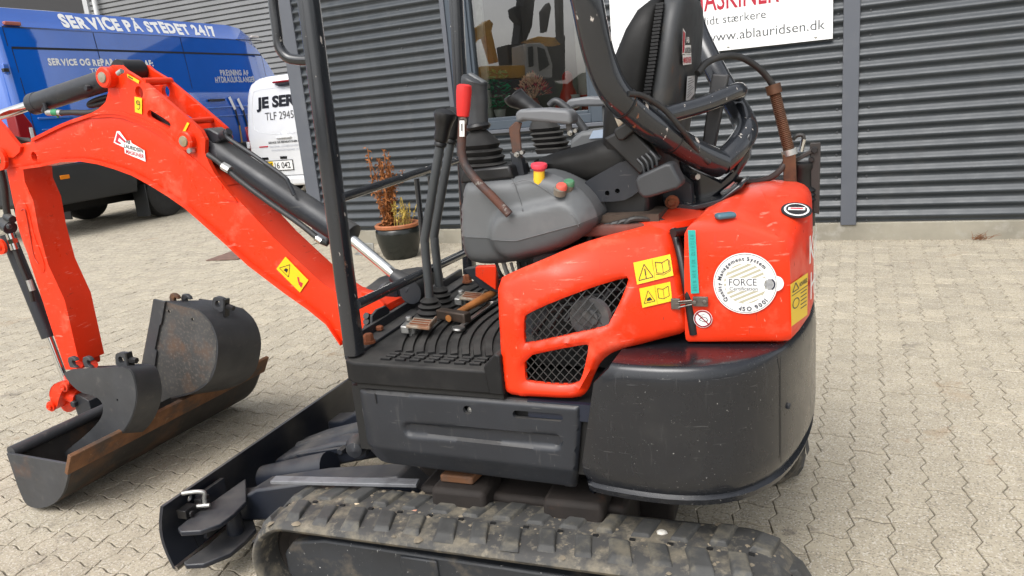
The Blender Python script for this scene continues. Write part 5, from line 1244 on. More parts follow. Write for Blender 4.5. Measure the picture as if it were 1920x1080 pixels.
for px, py, v in ((973, 289, -.232), (1072, 249, -.23)):
    c = P(px, py, v=v); mb = MB(); hexbolt(mb, c, (0, -1, 0), .0075, .010); mb.lathe([(.0035, .010), (.0035, .020), (0, .020)], c, (0, -1, 0), 8); hexbolt(mb, c+(.012, -.004, .004), (0, -1, 0), .0055, .008); mb.build('adjusting_bolt', STEEL, ex)
armrest([(1058, 196), (1066, 186), (1100, 181), (1132, 182), (1140, 188), (1140, 199), (1080, 200), (1068, 206)], .215, .05, [])
mb = MB(); mb.prism([P(x, y, v=.235) for x, y in ((1128, 199), (1145, 199), (1147, 235), (1130, 235))], (0, .03, 0)); mb.build('arm_rest_post', PLASTIC, ex, bevel=.003)
mb = MB(); mb.tube(spline([P(x, y, v=.19) for x, y in ((1030, 198), (1045, 190), (1075, 215), (1098, 245))], 5), .010, 10); mb.build('far_lever', PLASTIC_D, ex)
# ---- rear roll-over frame
hub = P(1366, 302, v=-.05)
near_leg = [P(1085, -60, v=-.34), P(1100, 0, v=-.335), P(1112, 60, v=-.325), P(1128, 120, v=-.31), P(1152, 172, v=-.29), P(1192, 212, v=-.25), P(1240, 248, v=-.20), P(1300, 285, v=-.12), P(1350, 308, v=-.06)]
fr_ = MB().tube(spline(near_leg, 6), .0300, 20).build('rollover_frame', DARKTUBE, ex)
far_leg = [P(1350, 308, v=-.06), P(1380, 278, v=-.02), P(1398, 248, v=.04), P(1392, 222, v=.10), P(1368, 180, v=.17), P(1335, 120, v=.24), P(1300, 40, v=.29), P(1285, -60, v=.31)]
MB().tube(spline(far_leg, 6), .0270, 18).build('frame_leg', DARKTUBE, fr_)
crs = [P(1225, 222, v=-.20), P(1270, 210, v=-.14), P(1325, 194, v=-.06), P(1372, 174, v=.01), P(1386, 170, v=.05), P(1384, 176, v=.11)]
MB().tube(spline(crs, 6), .0185, 16).build('cross_tube', DARKTUBE, fr_)
# gusset under the hub
gs = [P(x, y, v=-.07) for x, y in ((1262, 300), (1300, 322), (1345, 345), (1372, 320), (1392, 262), (1402, 250), (1400, 300), (1372, 345), (1330, 378), (1296, 392), (1290, 360), (1268, 330))]
MB().prism([p+(0, .05, 0) for p in gs], (0, .05, 0)).build('frame_gusset', DARKTUBE, fr_, bevel=.006)
MB().prism([P(x, y, v=-.075) for x, y in ((1236, 340), (1262, 318), (1296, 345), (1300, 390), (1244, 390))], (0, .03, 0)).build('frame_side_plate', DARK, fr_, bevel=.003)
mb = MB(); mb.prism([P(x, y, v=-.10) for x, y in ((1240, 372), (1300, 384), (1350, 372), (1386, 345), (1392, 352), (1340, 388), (1300, 396), (1245, 392))], (0, .16, 0)); mb.build('frame_foot', DARKTUBE, fr_, bevel=.004)
c = P(1260, 379, v=-.115); mb = MB(); mb.lathe([(.015, -.006), (.015, .003), (.012, .004), (0, .004)], c, (0, -1, 0), 18); hexbolt(mb, c, (0, -1, 0), .009, .009); mb.build('frame_bolt', RBOLT, fr_)
c = P(1300, 330, v=-.09); mb = MB(); hexbolt(mb, c, (.5, -.8, 0), .008, .020); mb.build('frame_bolt', STEEL, fr_)
mb = MB(); mb.prism([P(x, y, v=.0) for x, y in ((1315, 280), (1338, 285), (1366, 140), (1335, 138), (1330, 165))], (0, .028, 0)); mb.build('upright_plate', mat('grey_upright', (.040, .040, .042), .5, var=(6, .2), dirt=[((.10, .09, .08), 8, .5, .7, .5)]), fr_, bevel=.004)
mb = MB(); mb.tube(spline([P(x, y, v=vv) for x, y, vv in ((1178, 176, -.30), (1205, 180, -.27), (1245, 205, -.23), (1280, 245, -.20), (1310, 288, -.14), (1330, 305, -.12))], 6), .0058, 10); mb.build('beacon_cable', HOSE, ex)
for (x, y, vv, dx, dy) in ((1172, 195, -.27, .55, -.35), (1262, 262, -.17, .8, -.45)):
    c = P(x, y, v=vv); ax = norm(P(x+20, y+14, v=vv+.02)-c); mb = MB(); mb.lathe([(.0305, -.002), (.0322, -.002), (.0322, .002), (.0305, .002)], c, ax, 24); mb.build('cable_tie', BLACKP, ex)
# ---- beacon cable, spring conduit, air cleaner
arc = [P(x, y, v=vv) for x, y, vv in ((1308, 138, .02), (1325, 118, .05), (1355, 106, .08), (1390, 108, .12), (1425, 130, .15), (1448, 158, .17), (1458, 176, .17))]
MB().tube(spline(arc, 6), .0078, 12).build('conduit_cable', HOSE, ex)
s0, s1 = P(1451, 168, v=.17), P(1480, 285, v=.17); ax = norm(s1-s0); L_ = np.linalg.norm(s1-s0)
SPR = mat('rusty_spring', (.11, .050, .026), .55, metal=.4, var=(25, .3), dirt=[((.05, .03, .022), 14, .5, .65, .7)])
mb = MB(); ts = np.linspace(0, 1, 34*10); e1 = norm(np.cross(ax, (0, 1, 0))); e2 = np.cross(ax, e1); mb.tube([s0+ax*L_*t+.0115*(e1*math.cos(2*math.pi*34*t)+e2*math.sin(2*math.pi*34*t)) for t in ts], .0024, 5)
sp_o = mb.build('conduit_spring', SPR, ex); MB().tube([s0, s1], .0105, 14).build('spring_core', mat('dark_rust', (.03, .016, .010), .8), sp_o)
MB().lathe([(.013, -.012), (.0175, -.012), (.0175, .010), (.013, .010)], s0, ax, 20).build('spring_collar', SPR, sp_o)
MB().lathe([(.0165, -.006), (.018, -.006), (.018, .008), (.0165, .008)], s1, ax, 20).build('spring_clamp', GALV, sp_o)
mb = MB(); mb.prism([P(x, y, v=.155) for x, y in ((1467, 290), (1492, 289), (1494, 356), (1470, 362))], (0, .012, 0)); mb.build('rusty_bracket', SPR, ex, bevel=.002)
cc_ = P(1500, 385, v=.215); mb = MB(); mb.lathe([(.035, -.05), (.035, .012), (.040, .016), (.036, .022), (.040, .027), (.036, .033), (.040, .038), (.036, .044), (.030, .048), (.030, .088), (.033, .092), (.033, .104), (.022, .108), (0, .108)], cc_, (0, 0, 1), 28); mb.build('air_cleaner', BLACKP, ex)
mb = MB(); mb.prism([P(x, y, v=.20) for x, y in ((1518, 268), (1539, 267), (1536, 402), (1521, 398))], (0, .008, 0)); mb.bar(P(1530, 278, v=.20), P(1490, 302, v=.20), .010, .012, up=(0, 1, 0)); bk = mb.build('air_cleaner_bracket', mat('brown_black_metal', (.025, .021, .019), .5, var=(10, .3)), ex, bevel=.002)
mb = MB(); hexbolt(mb, P(1527, 281, v=.199), (0, -1, 0), .008, .006); hexbolt(mb, P(1521, 299, v=.199), (0, -1, 0), .007, .006); mb.build('bracket_bolt', BLACKP, bk)
MB().tube(spline([P(x, y, v=.20) for x, y in ((1486, 262), (1495, 254), (1505, 254), (1507, 262))], 5), .005, 8).build('breather_hose', HOSE, ex); MB().tube([P(1507, 261, v=.20), P(1502, 284, v=.20)], .0058, 10).build('hose_fitting', CHROME, ex)
MB().tube(spline([P(x, y, v=vv) for x, y, vv in ((1375, 334, .03), (1405, 342, .08), (1440, 335, .12), (1462, 320, .15), (1475, 300, .17))], 6), .0075, 10).build('lower_hose', mat('brown_hose', (.035, .020, .016), .5), ex)
mb = MB(); mb.box((.46, .10, .86), (.62, .30, .905)); mb.build('rear_deck', INNER, ex)
# console underside wires, orange upright behind mat
for k in range(5):
    MB().tube(spline([P(930+k*14, 492, v=-.20), P(938+k*13, 512, v=-.20), P(950+k*12, 528, v=-.18)], 4), .0055 if k % 2 else .004, 8).build('console_wire', mat('grey_wire', (.22, .22, .21), .5) if k in (1, 2) else HOSE, ex)
mb = MB(); mb.box((.085, -.25, .75), (.17, -.12, .83)); mb.build('console_mount', DARK, ex, bevel=.003)
mb = MB(); mb.prism([P(x, y, v=.05) for x, y in ((891, 500), (930, 498), (930, 545), (891, 518))], (0, .02, 0)); mb.build('swing_guard', ORANGE, ex, bevel=.003)
mb = MB(); mb.prism([P(x, y, v=.08) for x, y in ((868, 505), (895, 500), (935, 520), (935, 550), (900, 540))], (.0, .03, 0)); mb.build('floor_bracket', DARK, ex, bevel=.003)
mb = MB(); mb.box((.0, -.15, .60), (.05, .36, .80)); mb.build('seat_riser', DARK, ex, bevel=.004)
# ---- stickers on the bodywork
d = Decal([on(*q, vcov) for q in ((1187, 493), (1256, 477), (1262, 517), (1194, 534))], .003)
d.rect(0, 0, 1, 1, 0); d.line([(.5, .03), (.5, .97)], .008, 1); tri_ = [(.06, .16), (.27, .82), (.46, .16), (.06, .16)]; d.line(tri_, .02, 1, asp=1.7); d.line([(.27, .30), (.27, .62)], .03, 1, asp=1.7); d.rect(.255, .2, .285, .26, 1, .0006)
bk_ = [(.57, .30), (.57, .80), (.74, .70), (.92, .80), (.92, .30), (.74, .22), (.57, .30)]; d.line(bk_, .018, 1, asp=1.7); d.line([(.745, .24), (.745, .70)], .014, 1, asp=1.7); d.line([(.54, .25), (.74, .14), (.95, .25), (.95, .75)], .014, 1, asp=1.7); d.build('warning_sticker', [SY, SK], cover)
d = Decal([on(*q, vcov) for q in ((1198, 541), (1256, 528), (1260, 564), (1204, 577))], .003)
d.rect(0, 0, 1, 1, 0); d.line([(.5, .03), (.5, .97)], .008, 1); d.line([(.08, .2), (.26, .8), (.44, .2), (.08, .2)], .018, 1, asp=1.6); d.poly([(.17, .28), (.2, .42), (.3, .46), (.36, .28)], 1, .0006); d.line(bk_, .018, 1, asp=1.6); d.line([(.745, .24), (.745, .70)], .014, 1, asp=1.6); d.build('warning_sticker', [SY, SK], cover)
HP = lambda x, y: on(x, y, lambda u, z: vhood(u, z))
d = Decal([HP(*q) for q in ((1290, 431), (1304, 431), (1311, 549), (1296, 550))], .0025); d.rect(0, 0, 1, 1, 0)
for i_, ch in enumerate('ÅBEN HER FOR OLIETJEK'):
    if ch != ' ':
        vs, fs = text_geo(ch); d.mb.add([d.m(.75-y/.729*.5, .04+i_*.043+x*.045, .0006) for x, y in vs], fs, 1)
d.build('teal_tape', [TEAL, mat('tape_print', (.02, .20, .18), .5)], hood)
# round certification sticker
TL, TR, BR, BL = [HP(*q) for q in ((1337, 472), (1464, 478), (1460, 592), (1335, 588))]
cc2 = HP(1397, 531); ru = (HP(1457, 531)-HP(1337, 531))/2; rz = np.array([0, 0, (HP(1397, 474)-HP(1397, 588))[2]/2])
class Rd(Decal):
    def m(s, a, b, l=0): return cc2+ru*a+rz*b+s.n*(s.lift+l)
d = Rd([TL, TR, BR, BL], .003); d.disc((0, 0), 1.0, 0, n=64); d.disc((.94, .0), .25, 0, -.0003); d.ring((0, 0), .965, .012, 1, n=64)
d.disc((0, 0), .66, 2, .0004, n=56)
for k in range(9):
    off = -.58+k*.145; hw_ = math.sqrt(max(0, .66**2-off**2)); a = rad(24); ca, sa = math.cos(a), math.sin(a)
    q = [(-hw_, off-.035), (hw_, off-.035), (hw_, off+.035), (-hw_, off+.035)]; q = [(x*ca-y*sa, x*sa+y*ca) for x, y in q]; q = [(x, y) for x, y in q]; d.poly(q, 0, .0008)
d.rect(-.60, -.06, .62, .19, 0, .0011); d.rect(-.60, -.24, .62, -.05, 0, .0011)
d._t('FORCE', -.50, -.06, .86, .24, 1, .0016, -.005, 0); d._t('Certification', -.49, -.22, .88, .12, 1, .0016, .0, 0)
for k in range(9):
    b = -.16+k*.04; hw_ = math.sqrt(max(0, .17**2-(b)**2)); d.rect(.76-hw_*1.05, b-.028, .76+hw_*.6, b-.012, 1, .0016)
d.poly([(.76+.17*math.cos(t), -.02+.20*math.sin(t)) for t in np.linspace(-1.2, 1.2, 14)]+[(.72+.16*math.cos(t), -.02+.18*math.sin(t)) for t in np.linspace(1.0, -1.0, 12)], 1, .0016)
def arc_text(d, s_, a0, a1, r, h, mi, inward=False):
    wd_ = [.28 if ch == ' ' else max(q[0] for q in text_geo(ch, .022)[0])-min(q[0] for q in text_geo(ch, .022)[0])+.10 for ch in s_]; tot = sum(wd_); acc = 0
    for i, ch in enumerate(s_):
        fr0 = (acc+wd_[i]/2)/tot; acc += wd_[i]
        if ch == ' ': continue
        t = rad(a0+(a1-a0)*fr0); vs, fs = text_geo(ch, .022); x0 = min(v[0] for v in vs); x1 = max(v[0] for v in vs); xm = (x0+x1)/2
        er = np.array([math.cos(t), math.sin(t)]); et = np.array([math.sin(t), -math.cos(t)])
        if inward: er2, et2 = -er, -et
        else: er2, et2 = er, et
        c = er*r; d.mb.add([d.m(*(c+et2*(x-xm)*h/.729+er2*(y-.36)*h/.729), .0016) for x, y in vs], fs, mi)
arc_text(d, 'Quality Management System', 226, 38, .82, .128, 1); arc_text(d, 'ISO 9001', 258, 322, .83, .145, 1, True); d.disc((-.19, -.83), .028, 1, .0016)
cert = d.build('certification_sticker', [SW, mat('sticker_navy', (.02, .022, .045), .4), SB], hood)
# no-smoking style roundel
c3 = HP(1318, 597); r3 = .0185
class Rd2(Decal):
    def m(s, a, b, l=0): return c3+np.array([1, .03, 0])*a*r3+np.array([0, 0, 1])*b*r3+s.n*(s.lift+l)
d = Rd2([TL, TR, BR, BL], .003); d.disc((0, 0), 1, 0); d.ring((0, 0), .95, .16, 1); d.line([(-.6, .6), (.6, -.6)], .14, 1, .001); d.line([(-.4, -.1), (-.1, .25), (.4, .1), (.5, -.2), (.1, -.35), (-.4, -.1)], .07, 2, .0006); d.line([(-.3, .4), (.2, .5)], .05, 2, .0006); d.build('prohibition_sticker', [SW, mat('dark_red_print', (.25, .008, .02), .4), SK], hood)
# rear face print
def rearP(x, y):
    best = None
    for v in np.linspace(-.258, .15, 160):
        p = P(x, y, v=v); e = abs(p[0]-float(np.interp(v, [-.255, -.20, -.09, .02, .12], [.622, .634, .650, .655, .65])))
        if best is None or e < best[0]: best = (e, p)
    return best[1]
d = Decal([rearP(*q) for q in ((1478, 533), (1511, 511), (1510, 590), (1480, 612))], .004)
d.rect(0, 0, 1, 1, 0); d.line([(.1, .78), (.28, .96), (.45, .78), (.1, .78)], .045, 1, asp=.5); d.text('ADVARSEL', .48, .80, .48, .10, 1, bold=.02); d.rect(.05, .70, .97, .72, 1, .0006); d.ring((.28, .48), .20, .04, 1, asp=.62)
for k in range(5): d.rect(.55, .62-.09*k, .92, .645-.09*k, 1, .0006)
d.build('warning_sticker', [SY, SK], hood)
for body_, (px_, py_) in (('Kyb', (1514, 495)), ('Hyd', (1516, 562))):
    p0 = rearP(px_, py_); mb = MB(); fu = lambda v: float(np.interp(v, [-.255, -.20, -.09, .02, .12, .25], [.622, .634, .650, .655, .65, .625]))+.004
    text(mb, body_, 0, 0, 0, .20, .062, bold=.0, fn=lambda a, b: (fu(p0[1]+a), p0[1]+a, p0[2]+b)) if False else None
    vs, fs = text_geo(body_, .005); x0 = min(q[0] for q in vs); x1 = max(q[0] for q in vs)
    mb.add([(fu(p0[1]+(x-x0)/(x1-x0)*.17), p0[1]+(x-x0)/(x1-x0)*.17, p0[2]+y/.729*.062) for x, y in vs], fs); mb.build('rear_lettering', TEXTW, hood, smooth=0)
# ---- boom
VN, VFAR = -.036, .070
def prz(px, v, th): return [P(x, y, v=v) for x, y in px], (0, th, 0)
boom_top = [(8, 285), (28, 272), (56, 266), (62, 262), (119, 234), (161, 219), (183, 212), (208, 210), (233, 213), (267, 225), (292, 237), (320, 255), (345, 281), (384, 315), (420, 351), (449, 379), (511, 446), (548, 481), (603, 532), (640, 556), (690, 566), (718, 575)]
boom_bot = [(722, 586), (700, 606), (675, 640), (655, 656), (640, 640), (613, 600), (580, 573), (533, 540), (467, 490), (420, 446), (383, 413), (350, 384), (317, 361), (283, 340), (250, 322), (217, 310), (186, 301), (155, 296), (117, 297), (79, 306), (40, 312), (4, 316)]
bo_uz = Q(boom_top+boom_bot, VN)
mb = MB(); rb3 = rnd(.006); hp_ = [np.array(p) for p in circ(64, 294, .014, VN, 16, 1.2)]
mb.sheet(bo_uz, [hp_], lambda a, b, d: (a, VN+rb3(d)*.6, b), (0, VFAR-VN, 0), .03); boom = mb.build('boom', ORANGE, ex, smooth=40)
bl_px = boom_bot[4:-1]; pl_pts = [P(x, y, v=VN) for x, y in bl_px]; mb = MB(); vs = []
for p in pl_pts: vs += [p+(0, -.009, -.001), p+(0, -.009, -.011), p+(0, VFAR-VN+.009, -.011), p+(0, VFAR-VN+.009, -.001)]
n = len(pl_pts); mb.add(vs, [(4*i+q, 4*i+(q+1) % 4, 4*i+4+(q+1) % 4, 4*i+4+q) for i in range(n-1) for q in range(4)]+[(0, 3, 2, 1), tuple(4*(n-1)+q for q in range(4))]); mb.build('bottom_flange', ORANGE, boom, smooth=40)
tp_px = boom_top[3:15]; tpp = spline([P(x, y, v=VN) for x, y in tp_px], 3); mb = MB(); vs = []
for p in tpp: vs += [p+(0, -.007, .004), p+(0, -.007, -.006), p+(0, VFAR-VN+.007, -.006), p+(0, VFAR-VN+.007, .004)]
n = len(tpp); mb.add(vs, [(4*i+q, 4*i+(q+1) % 4, 4*i+4+(q+1) % 4, 4*i+4+q) for i in range(n-1) for q in range(4)]+[(0, 3, 2, 1), tuple(4*(n-1)+q for q in range(4))]); mb.build('top_flange', ORANGE, boom, smooth=40)
# upright ears
ear = [(157, 221), (187, 204), (200, 191), (205, 172), (204, 158), (196, 148), (196, 136), (203, 127), (214, 122), (226, 122), (236, 131), (267, 150), (320, 194), (360, 228), (378, 244), (387, 262), (386, 286), (394, 306), (404, 325), (421, 348), (446, 378), (420, 372), (384, 330), (345, 292), (320, 268), (292, 248), (267, 235), (233, 222), (208, 219), (183, 221)]
eh = [circ(263, 173, .016, VN, 18, 1.15), caps(284, 214, 316, 234, .0125, VN, 8), circ(340, 268, .0075, VN, 12)]
euz = Q(ear, VN)
for nm, v0 in (('boom_ear', VN-.004), ('boom_ear', VFAR-.010)):
    mb = MB(); mb.sheet(euz, [list(map(np.array, h_)) for h_ in eh], lambda a, b, d: (a, v0, b), (0, .014, 0), .03); mb.build(nm, ORANGE, boom, smooth=30, bevel=.0015)
PINE = mat('pin_steel', (.40, .36, .28), .4, metal=.9, dirt=[((.35, .25, .10), 18, .5, .7, .6)])
def boss(px, py, r, depth, m=ORANGE, pin=.0165, v=VN-.004):
    c = P(px, py, v=v); o = MB().lathe([(r, .0), (r, -depth+.004), (r-.004, -depth), (pin, -depth)], c, (0, 1, 0), 28).build('pin_boss', m, boom)
    MB().lathe([(pin, -depth-.001), (pin*.9, -depth-.004), (0, -depth-.005)], c, (0, 1, 0), 20).build('pivot_pin', PINE, o); return o
boss(208, 145, .031, .030); boss(354, 264, .029, .020)
c = P(221, 138, v=VN-.030); MB().tube([c, c+(.02, 0, .006)], .0075, 10).build('grease_bolt', GALV, boom); c = P(362, 282, v=VN-.008); m_ = MB(); hexbolt(m_, c, (0, -1, 0), .010, .014); m_.build('keeper_bolt', GALV, boom)
for a in ((263, 153), (283, 158)):
    pass
MB().tube([P(268, 153, v=VN), P(268, 153, v=VN)+(0, VFAR-VN, 0)], .011, 12).build('ear_spacer', ORANGE, boom); MB().tube([P(352, 228, v=VN), P(352, 228, v=VN)+(0, VFAR-VN, 0)], .009, 12).build('ear_spacer', ORANGE, boom)
mb = MB()
for k in range(3): mb.tube(spline([P(x, y+k*4, v=.012+.012*k) for x, y in ((268, 196), (290, 214), (318, 238), (345, 262))], 4), .0085, 8)
mb.build('hose_bundle', HOSE, boom)
# foot: fork at the swing bracket
mb = MB(); mb.prism([P(x, y, v=VN-.012) for x, y in ((676, 546), (700, 552), (720, 572), (718, 584), (690, 592), (678, 580))], (0, .014, 0)); mb.build('boom_foot_plate', ORANGE, boom, bevel=.003)
# swing bracket (dark casting) in front of the floor
sb = [P(x, y, u=-.50) for x, y in ((718, 612), (722, 575), (735, 540), (760, 520), (800, 505), (830, 500), (836, 530), (826, 590), (790, 640), (740, 640))]
swb = MB().prism(sb, (-.10, 0, 0)).build('swing_bracket', DARK, ex, bevel=.012, seg=3)
c = P(739, 549, u=-.498); MB().lathe([(.040, 0), (.040, .012), (.036, .016), (.020, .016), (.018, .020), (0, .020)], c+(-.005, -.01, 0), (.6, -.8, 0), 28).build('bracket_boss', DARK, swb)
c = P(764, 538, u=-.52); MB().lathe([(.040, -.05), (.042, .03), (.0, .035)], c, (0, 1, 0), 26).build('bracket_boss', DARK, swb)
mb = MB(); mb.prism([P(x, y, u=-.43) for x, y in ((822, 596), (826, 540), (832, 520), (838, 524), (842, 560), (838, 598))], (-.012, 0, 0)); mb.build('bracket_fin', DARK, swb, bevel=.002)
mb = MB(); mb.box((-.56, -.12, .36), (-.36, .16, .545)); mb.build('swing_post', DARK, ex, bevel=.015)
# ---- boom cylinder
VC = .017
def cyl(p0, p1, r, name, m=DARK, n=24): return MB().tube([P(*p0, v=VC), P(*p1, v=VC)], r, n).build(name, m, ex)
b0 = (372, 258); ge = (652, 442); re = (748, 522)
bc = cyl((388, 268), ge, .0385, 'boom_cylinder')
d_ = norm(P(*ge, v=VC)-P(*b0, v=VC)); MB().lathe([(.0395, 0), (.0395, .05), (.034, .056)], P(388, 268, v=VC)-d_*.012, d_, 24).build('cylinder_head', DARK, bc)
mb = MB(); mb.prism([P(x, y, v=VC-.028) for x, y in ((375, 242), (392, 240), (410, 250), (414, 264), (398, 272), (380, 266))], (0, .056, 0)); mb.build('cylinder_eye', DARK, bc, bevel=.006)
MB().lathe([(.041, -.024), (.043, -.02), (.043, .012), (.03, .016)], P(*ge, v=VC), d_, 24).build('gland', DARK, bc)
MB().tube([P(*ge, v=VC), P(*re, v=VC)], .0150, 18).build('piston_rod', CHROME, bc)
re3 = P(*re, v=VC); mb = MB(); mb.tube([re3-d_*.02, re3+d_*.05], [.020, .032], 18); mb.lathe([(.034, -.03), (.034, .03)], re3+d_*.06, (0, 1, 0), 24); mb.build('rod_eye', DARK, bc)
MB().tube(spline([P(x, y, v=VC-.04) for x, y in ((424, 252), (432, 262), (480, 294), (532, 331), (542, 345), (552, 366))], 5), .0065, 10).build('steel_pipe', DARK, bc)
mb = MB(); mb.tube([P(412, 258, v=VC-.01), P(426, 250, v=VC-.035)], .013, 12); mb.tube([P(426, 250, v=VC-.035), P(430, 246, v=VC-.035)], .011, 12); mb.build('pipe_elbow', DARK, bc)
hs_ = MB().tube(spline([P(x, y, v=VN-.022) for x, y in ((390, 290), (408, 302), (424, 316), (452, 340), (500, 376), (560, 418), (596, 447))], 5), .0085, 10).build('boom_hose', HOSE, ex)
MB().tube([P(594, 446, v=VN-.022), P(604, 453, v=VN-.022)], .0095, 10).build('hose_fitting', CHROME, hs_); MB().tube([P(603, 452, v=VN-.022), P(612, 457, v=VN-.022), P(616, 450, v=VN-.01)], .009, 10).build('hose_elbow', BLACKP, hs_)
MB().lathe([(.012, -.014), (.013, 0), (.012, .014)], P(425, 315, v=VN-.024), (1, 0, -.6), 8).build('hose_clamp', GALV, hs_)
# ---- arm cylinder
ac = MB().tube([P(212, 146, v=VC), P(64, 195, v=VC)], .0335, 24).build('arm_cylinder', DARK, ex)
da = norm(P(64, 195, v=VC)-P(212, 146, v=VC)); MB().lathe([(.0335, -.03), (.0355, -.028), (.0355, .002), (.02, .006)], P(64, 195, v=VC), da, 24).build('gland', DARK, ac)
MB().tube([P(64, 195, v=VC), P(-40, 229, v=VC)], .0165, 18).build('piston_rod', CHROME, ac)
MB().lathe([(.034, -.04), (.034, .04)], P(243, 133, v=VC), (0, 1, 0), 24).build('cylinder_eye', BLACKP, ac)
mb = MB(); mb.tube([P(86, 203, v=VC-.03), P(84, 210, v=VC-.03)], .011, 10); mb.lathe([(.006, -.012), (.006, .012)], P(85, 200, v=VC-.035), (0, 0, 1), 8); mb.build('port_block', DARK, ac); mb = MB(); hexbolt(mb, P(168, 165, v=VC-.033), (0, -1, 0), .010, .012); mb.build('bleed_plug', DARK, ac)
mb = MB(); mb.tube([P(89, 211, v=VC-.03), P(101, 211, v=VC-.03)], .0105, 10); mb.tube([P(110, 211, v=VC-.03), P(116, 212, v=VC-.03)], .0105, 10); mb.build('hose_fitting', GALV, ac)
mb = MB(); mb.tube([P(100, 211, v=VC-.03), P(110, 211, v=VC-.03)], .0115, 10); mb.tube([P(108, 213, v=VC-.03), P(109, 221, v=VC-.03)], [.006, .003], 6); mb.build('green_tape', mat('green_tape', (.03, .22, .09), .5), ac)
mb = MB(); mb.tube(spline([P(x, y, v=VC-.03) for x, y in ((116, 212), (134, 211), (170, 211), (200, 203))], 5), .0095, 10); mb.tube(spline([P(x, y, v=VC+.02) for x, y in ((204, 181), (185, 186), (170, 193), (168, 198), (180, 197), (205, 190))], 5), .0085, 10); mb.build('arm_hose', HOSE, ac)
# ---- dipper arm
AN, AF = -.030, .062
near = [(-30, 318), (8, 316), (40, 314), (42, 336), (58, 372), (68, 430), (84, 490), (118, 560), (146, 680), (150, 692), (122, 692), (112, 660), (78, 560), (56, 480), (30, 400), (11, 330), (-30, 330)]
near = [(10, 312), (41, 312), (44, 340), (60, 376), (70, 430), (88, 495), (119, 562), (146, 676), (148, 694), (122, 694), (100, 630), (78, 562), (58, 500), (40, 440), (24, 380)]
mb = MB(); mb.prism([P(x, y, v=AN) for x, y in near], (0, AF-AN, 0)); arm = mb.build('dipper_arm', ORANGE, ex, bevel=.004)
dv = AF-AN
# right-hand (rear) face plate, wider than the box, with weld edge
rf_px = [(42, 312), (45, 340), (61, 376), (71, 430), (89, 495), (120, 562), (147, 680)]
mb = MB(); vs = []
for x, y in rf_px:
    p = P(x, y, v=AN); vs += [p+(.0, -.006, 0), p+(.012, -.006, 0), p+(.012, dv+.006, 0), p+(0, dv+.006, 0)]
n = len(rf_px); mb.add(vs, [(4*i+q, 4*i+(q+1) % 4, 4*i+4+(q+1) % 4, 4*i+4+q) for i in range(n-1) for q in range(4)]+[(3, 2, 1, 0), tuple(4*(n-1)+q for q in range(4))]); mb.build('arm_face_plate', ORANGE, arm, smooth=30)
rein = chaikin(Q([(28, 395), (34, 375), (46, 375), (56, 400), (64, 440), (76, 470), (86, 500), (82, 514), (68, 508), (50, 470), (36, 430)], AN), 2)
mb = MB(); mb.sheet(rein, [], lambda a, b, d: (a, AN-.006+rnd(.004)(d), b), (0, .008, 0), .02); mb.build('reinforcing_plate', ORANGE, arm, smooth=40)
slot = spline([P(x, y, v=AN-.007) for x, y in ((40, 394), (44, 392), (48, 398), (56, 440), (64, 480), (72, 494))], 5); MB().tube(slot, .0022, 6).build('weld_seam', mat('orange_weld', (.42, .03, .01), .5), arm)
# clevis of the boom end and cylinder lugs
for v0 in (VN-.010, VFAR-.002):
    lug = chaikin(Q([(-40, 190), (5, 235), (26, 262), (42, 280), (20, 300), (-10, 280), (-45, 260)], v0), 1)
    mb = MB(); mb.sheet(lug, [], lambda a, b, d: (a, v0, b), (0, .012, 0), .03); mb.build('arm_ear', ORANGE, arm, smooth=30, bevel=.0015)
c = P(2, 298, v=VN-.012); o_ = MB().lathe([(.038, .0), (.038, -.012), (.018, -.013)], c, (0, 1, 0), 26).build('pin_boss', ORANGE, arm); MB().lathe([(.018, -.013), (.016, -.018), (0, -.019)], c, (0, 1, 0), 18).build('pivot_pin', PINE, o_)
mb = MB()
for k in range(3): mb.tube(spline([P(x, y+k*2, v=-.01+.018*k) for x, y in ((5, 268), (20, 258), (40, 262), (58, 264), (70, 272))], 4), .0085, 8)
mb.build('hose_bundle', HOSE, arm)
# bucket cylinder along the arm
VB = .016
bcy = MB().tube([P(14, 440, v=VB), P(92, 632, v=VB)], .0255, 20).build('bucket_cylinder', DARK, ex); MB().tube([P(92, 632, v=VB), P(128, 725, v=VB)], .0130, 16).build('piston_rod', CHROME, bcy)
mb = MB(); mb.tube([P(4, 418, v=VB-.03), P(20, 428, v=VB-.04)], .024, 14); mb.tube([P(12, 405, v=VB-.03), P(24, 412, v=VB-.04)], .014, 12); hexbolt(mb, P(20, 424, v=VB-.062), (0, -1, 0), .010, .01); mb.build('hose_adapter', DARK, bcy, bevel=.002)
mb = MB(); mb.tube([P(18, 438, v=VB-.045), P(28, 468, v=VB-.045)], .0135, 12); mb.lathe([(.017, -.008), (.017, .008)], P(24, 452, v=VB-.045), norm(P(28, 468, v=VB)-P(18, 438, v=VB)), 6); mb.build('hose_fitting', CHROME, bcy)
MB().tube(spline([P(x, y, v=VB-.03) for x, y in ((0, 315), (8, 350), (12, 390), (16, 410))], 4), .012, 10).build('bucket_hose', HOSE, bcy); MB().tube(spline([P(x, y, v=VB-.045) for x, y in ((28, 468), (40, 500), (56, 540), (62, 565))], 4), .0085, 10).build('bucket_hose', HOSE, bcy)
mb = MB(); mb.tube([P(54, 525, v=VB-.05), P(61, 545, v=VB-.05)], .010, 8); mb.build('hose_clamp', GALV, bcy)
c = P(4, 462, v=AN-.004); MB().lathe([(.028, 0), (.028, -.010), (.014, -.011), (.012, -.016), (0, -.016)], c, (0, 1, 0), 20).build('pin_boss', ORANGE, arm)
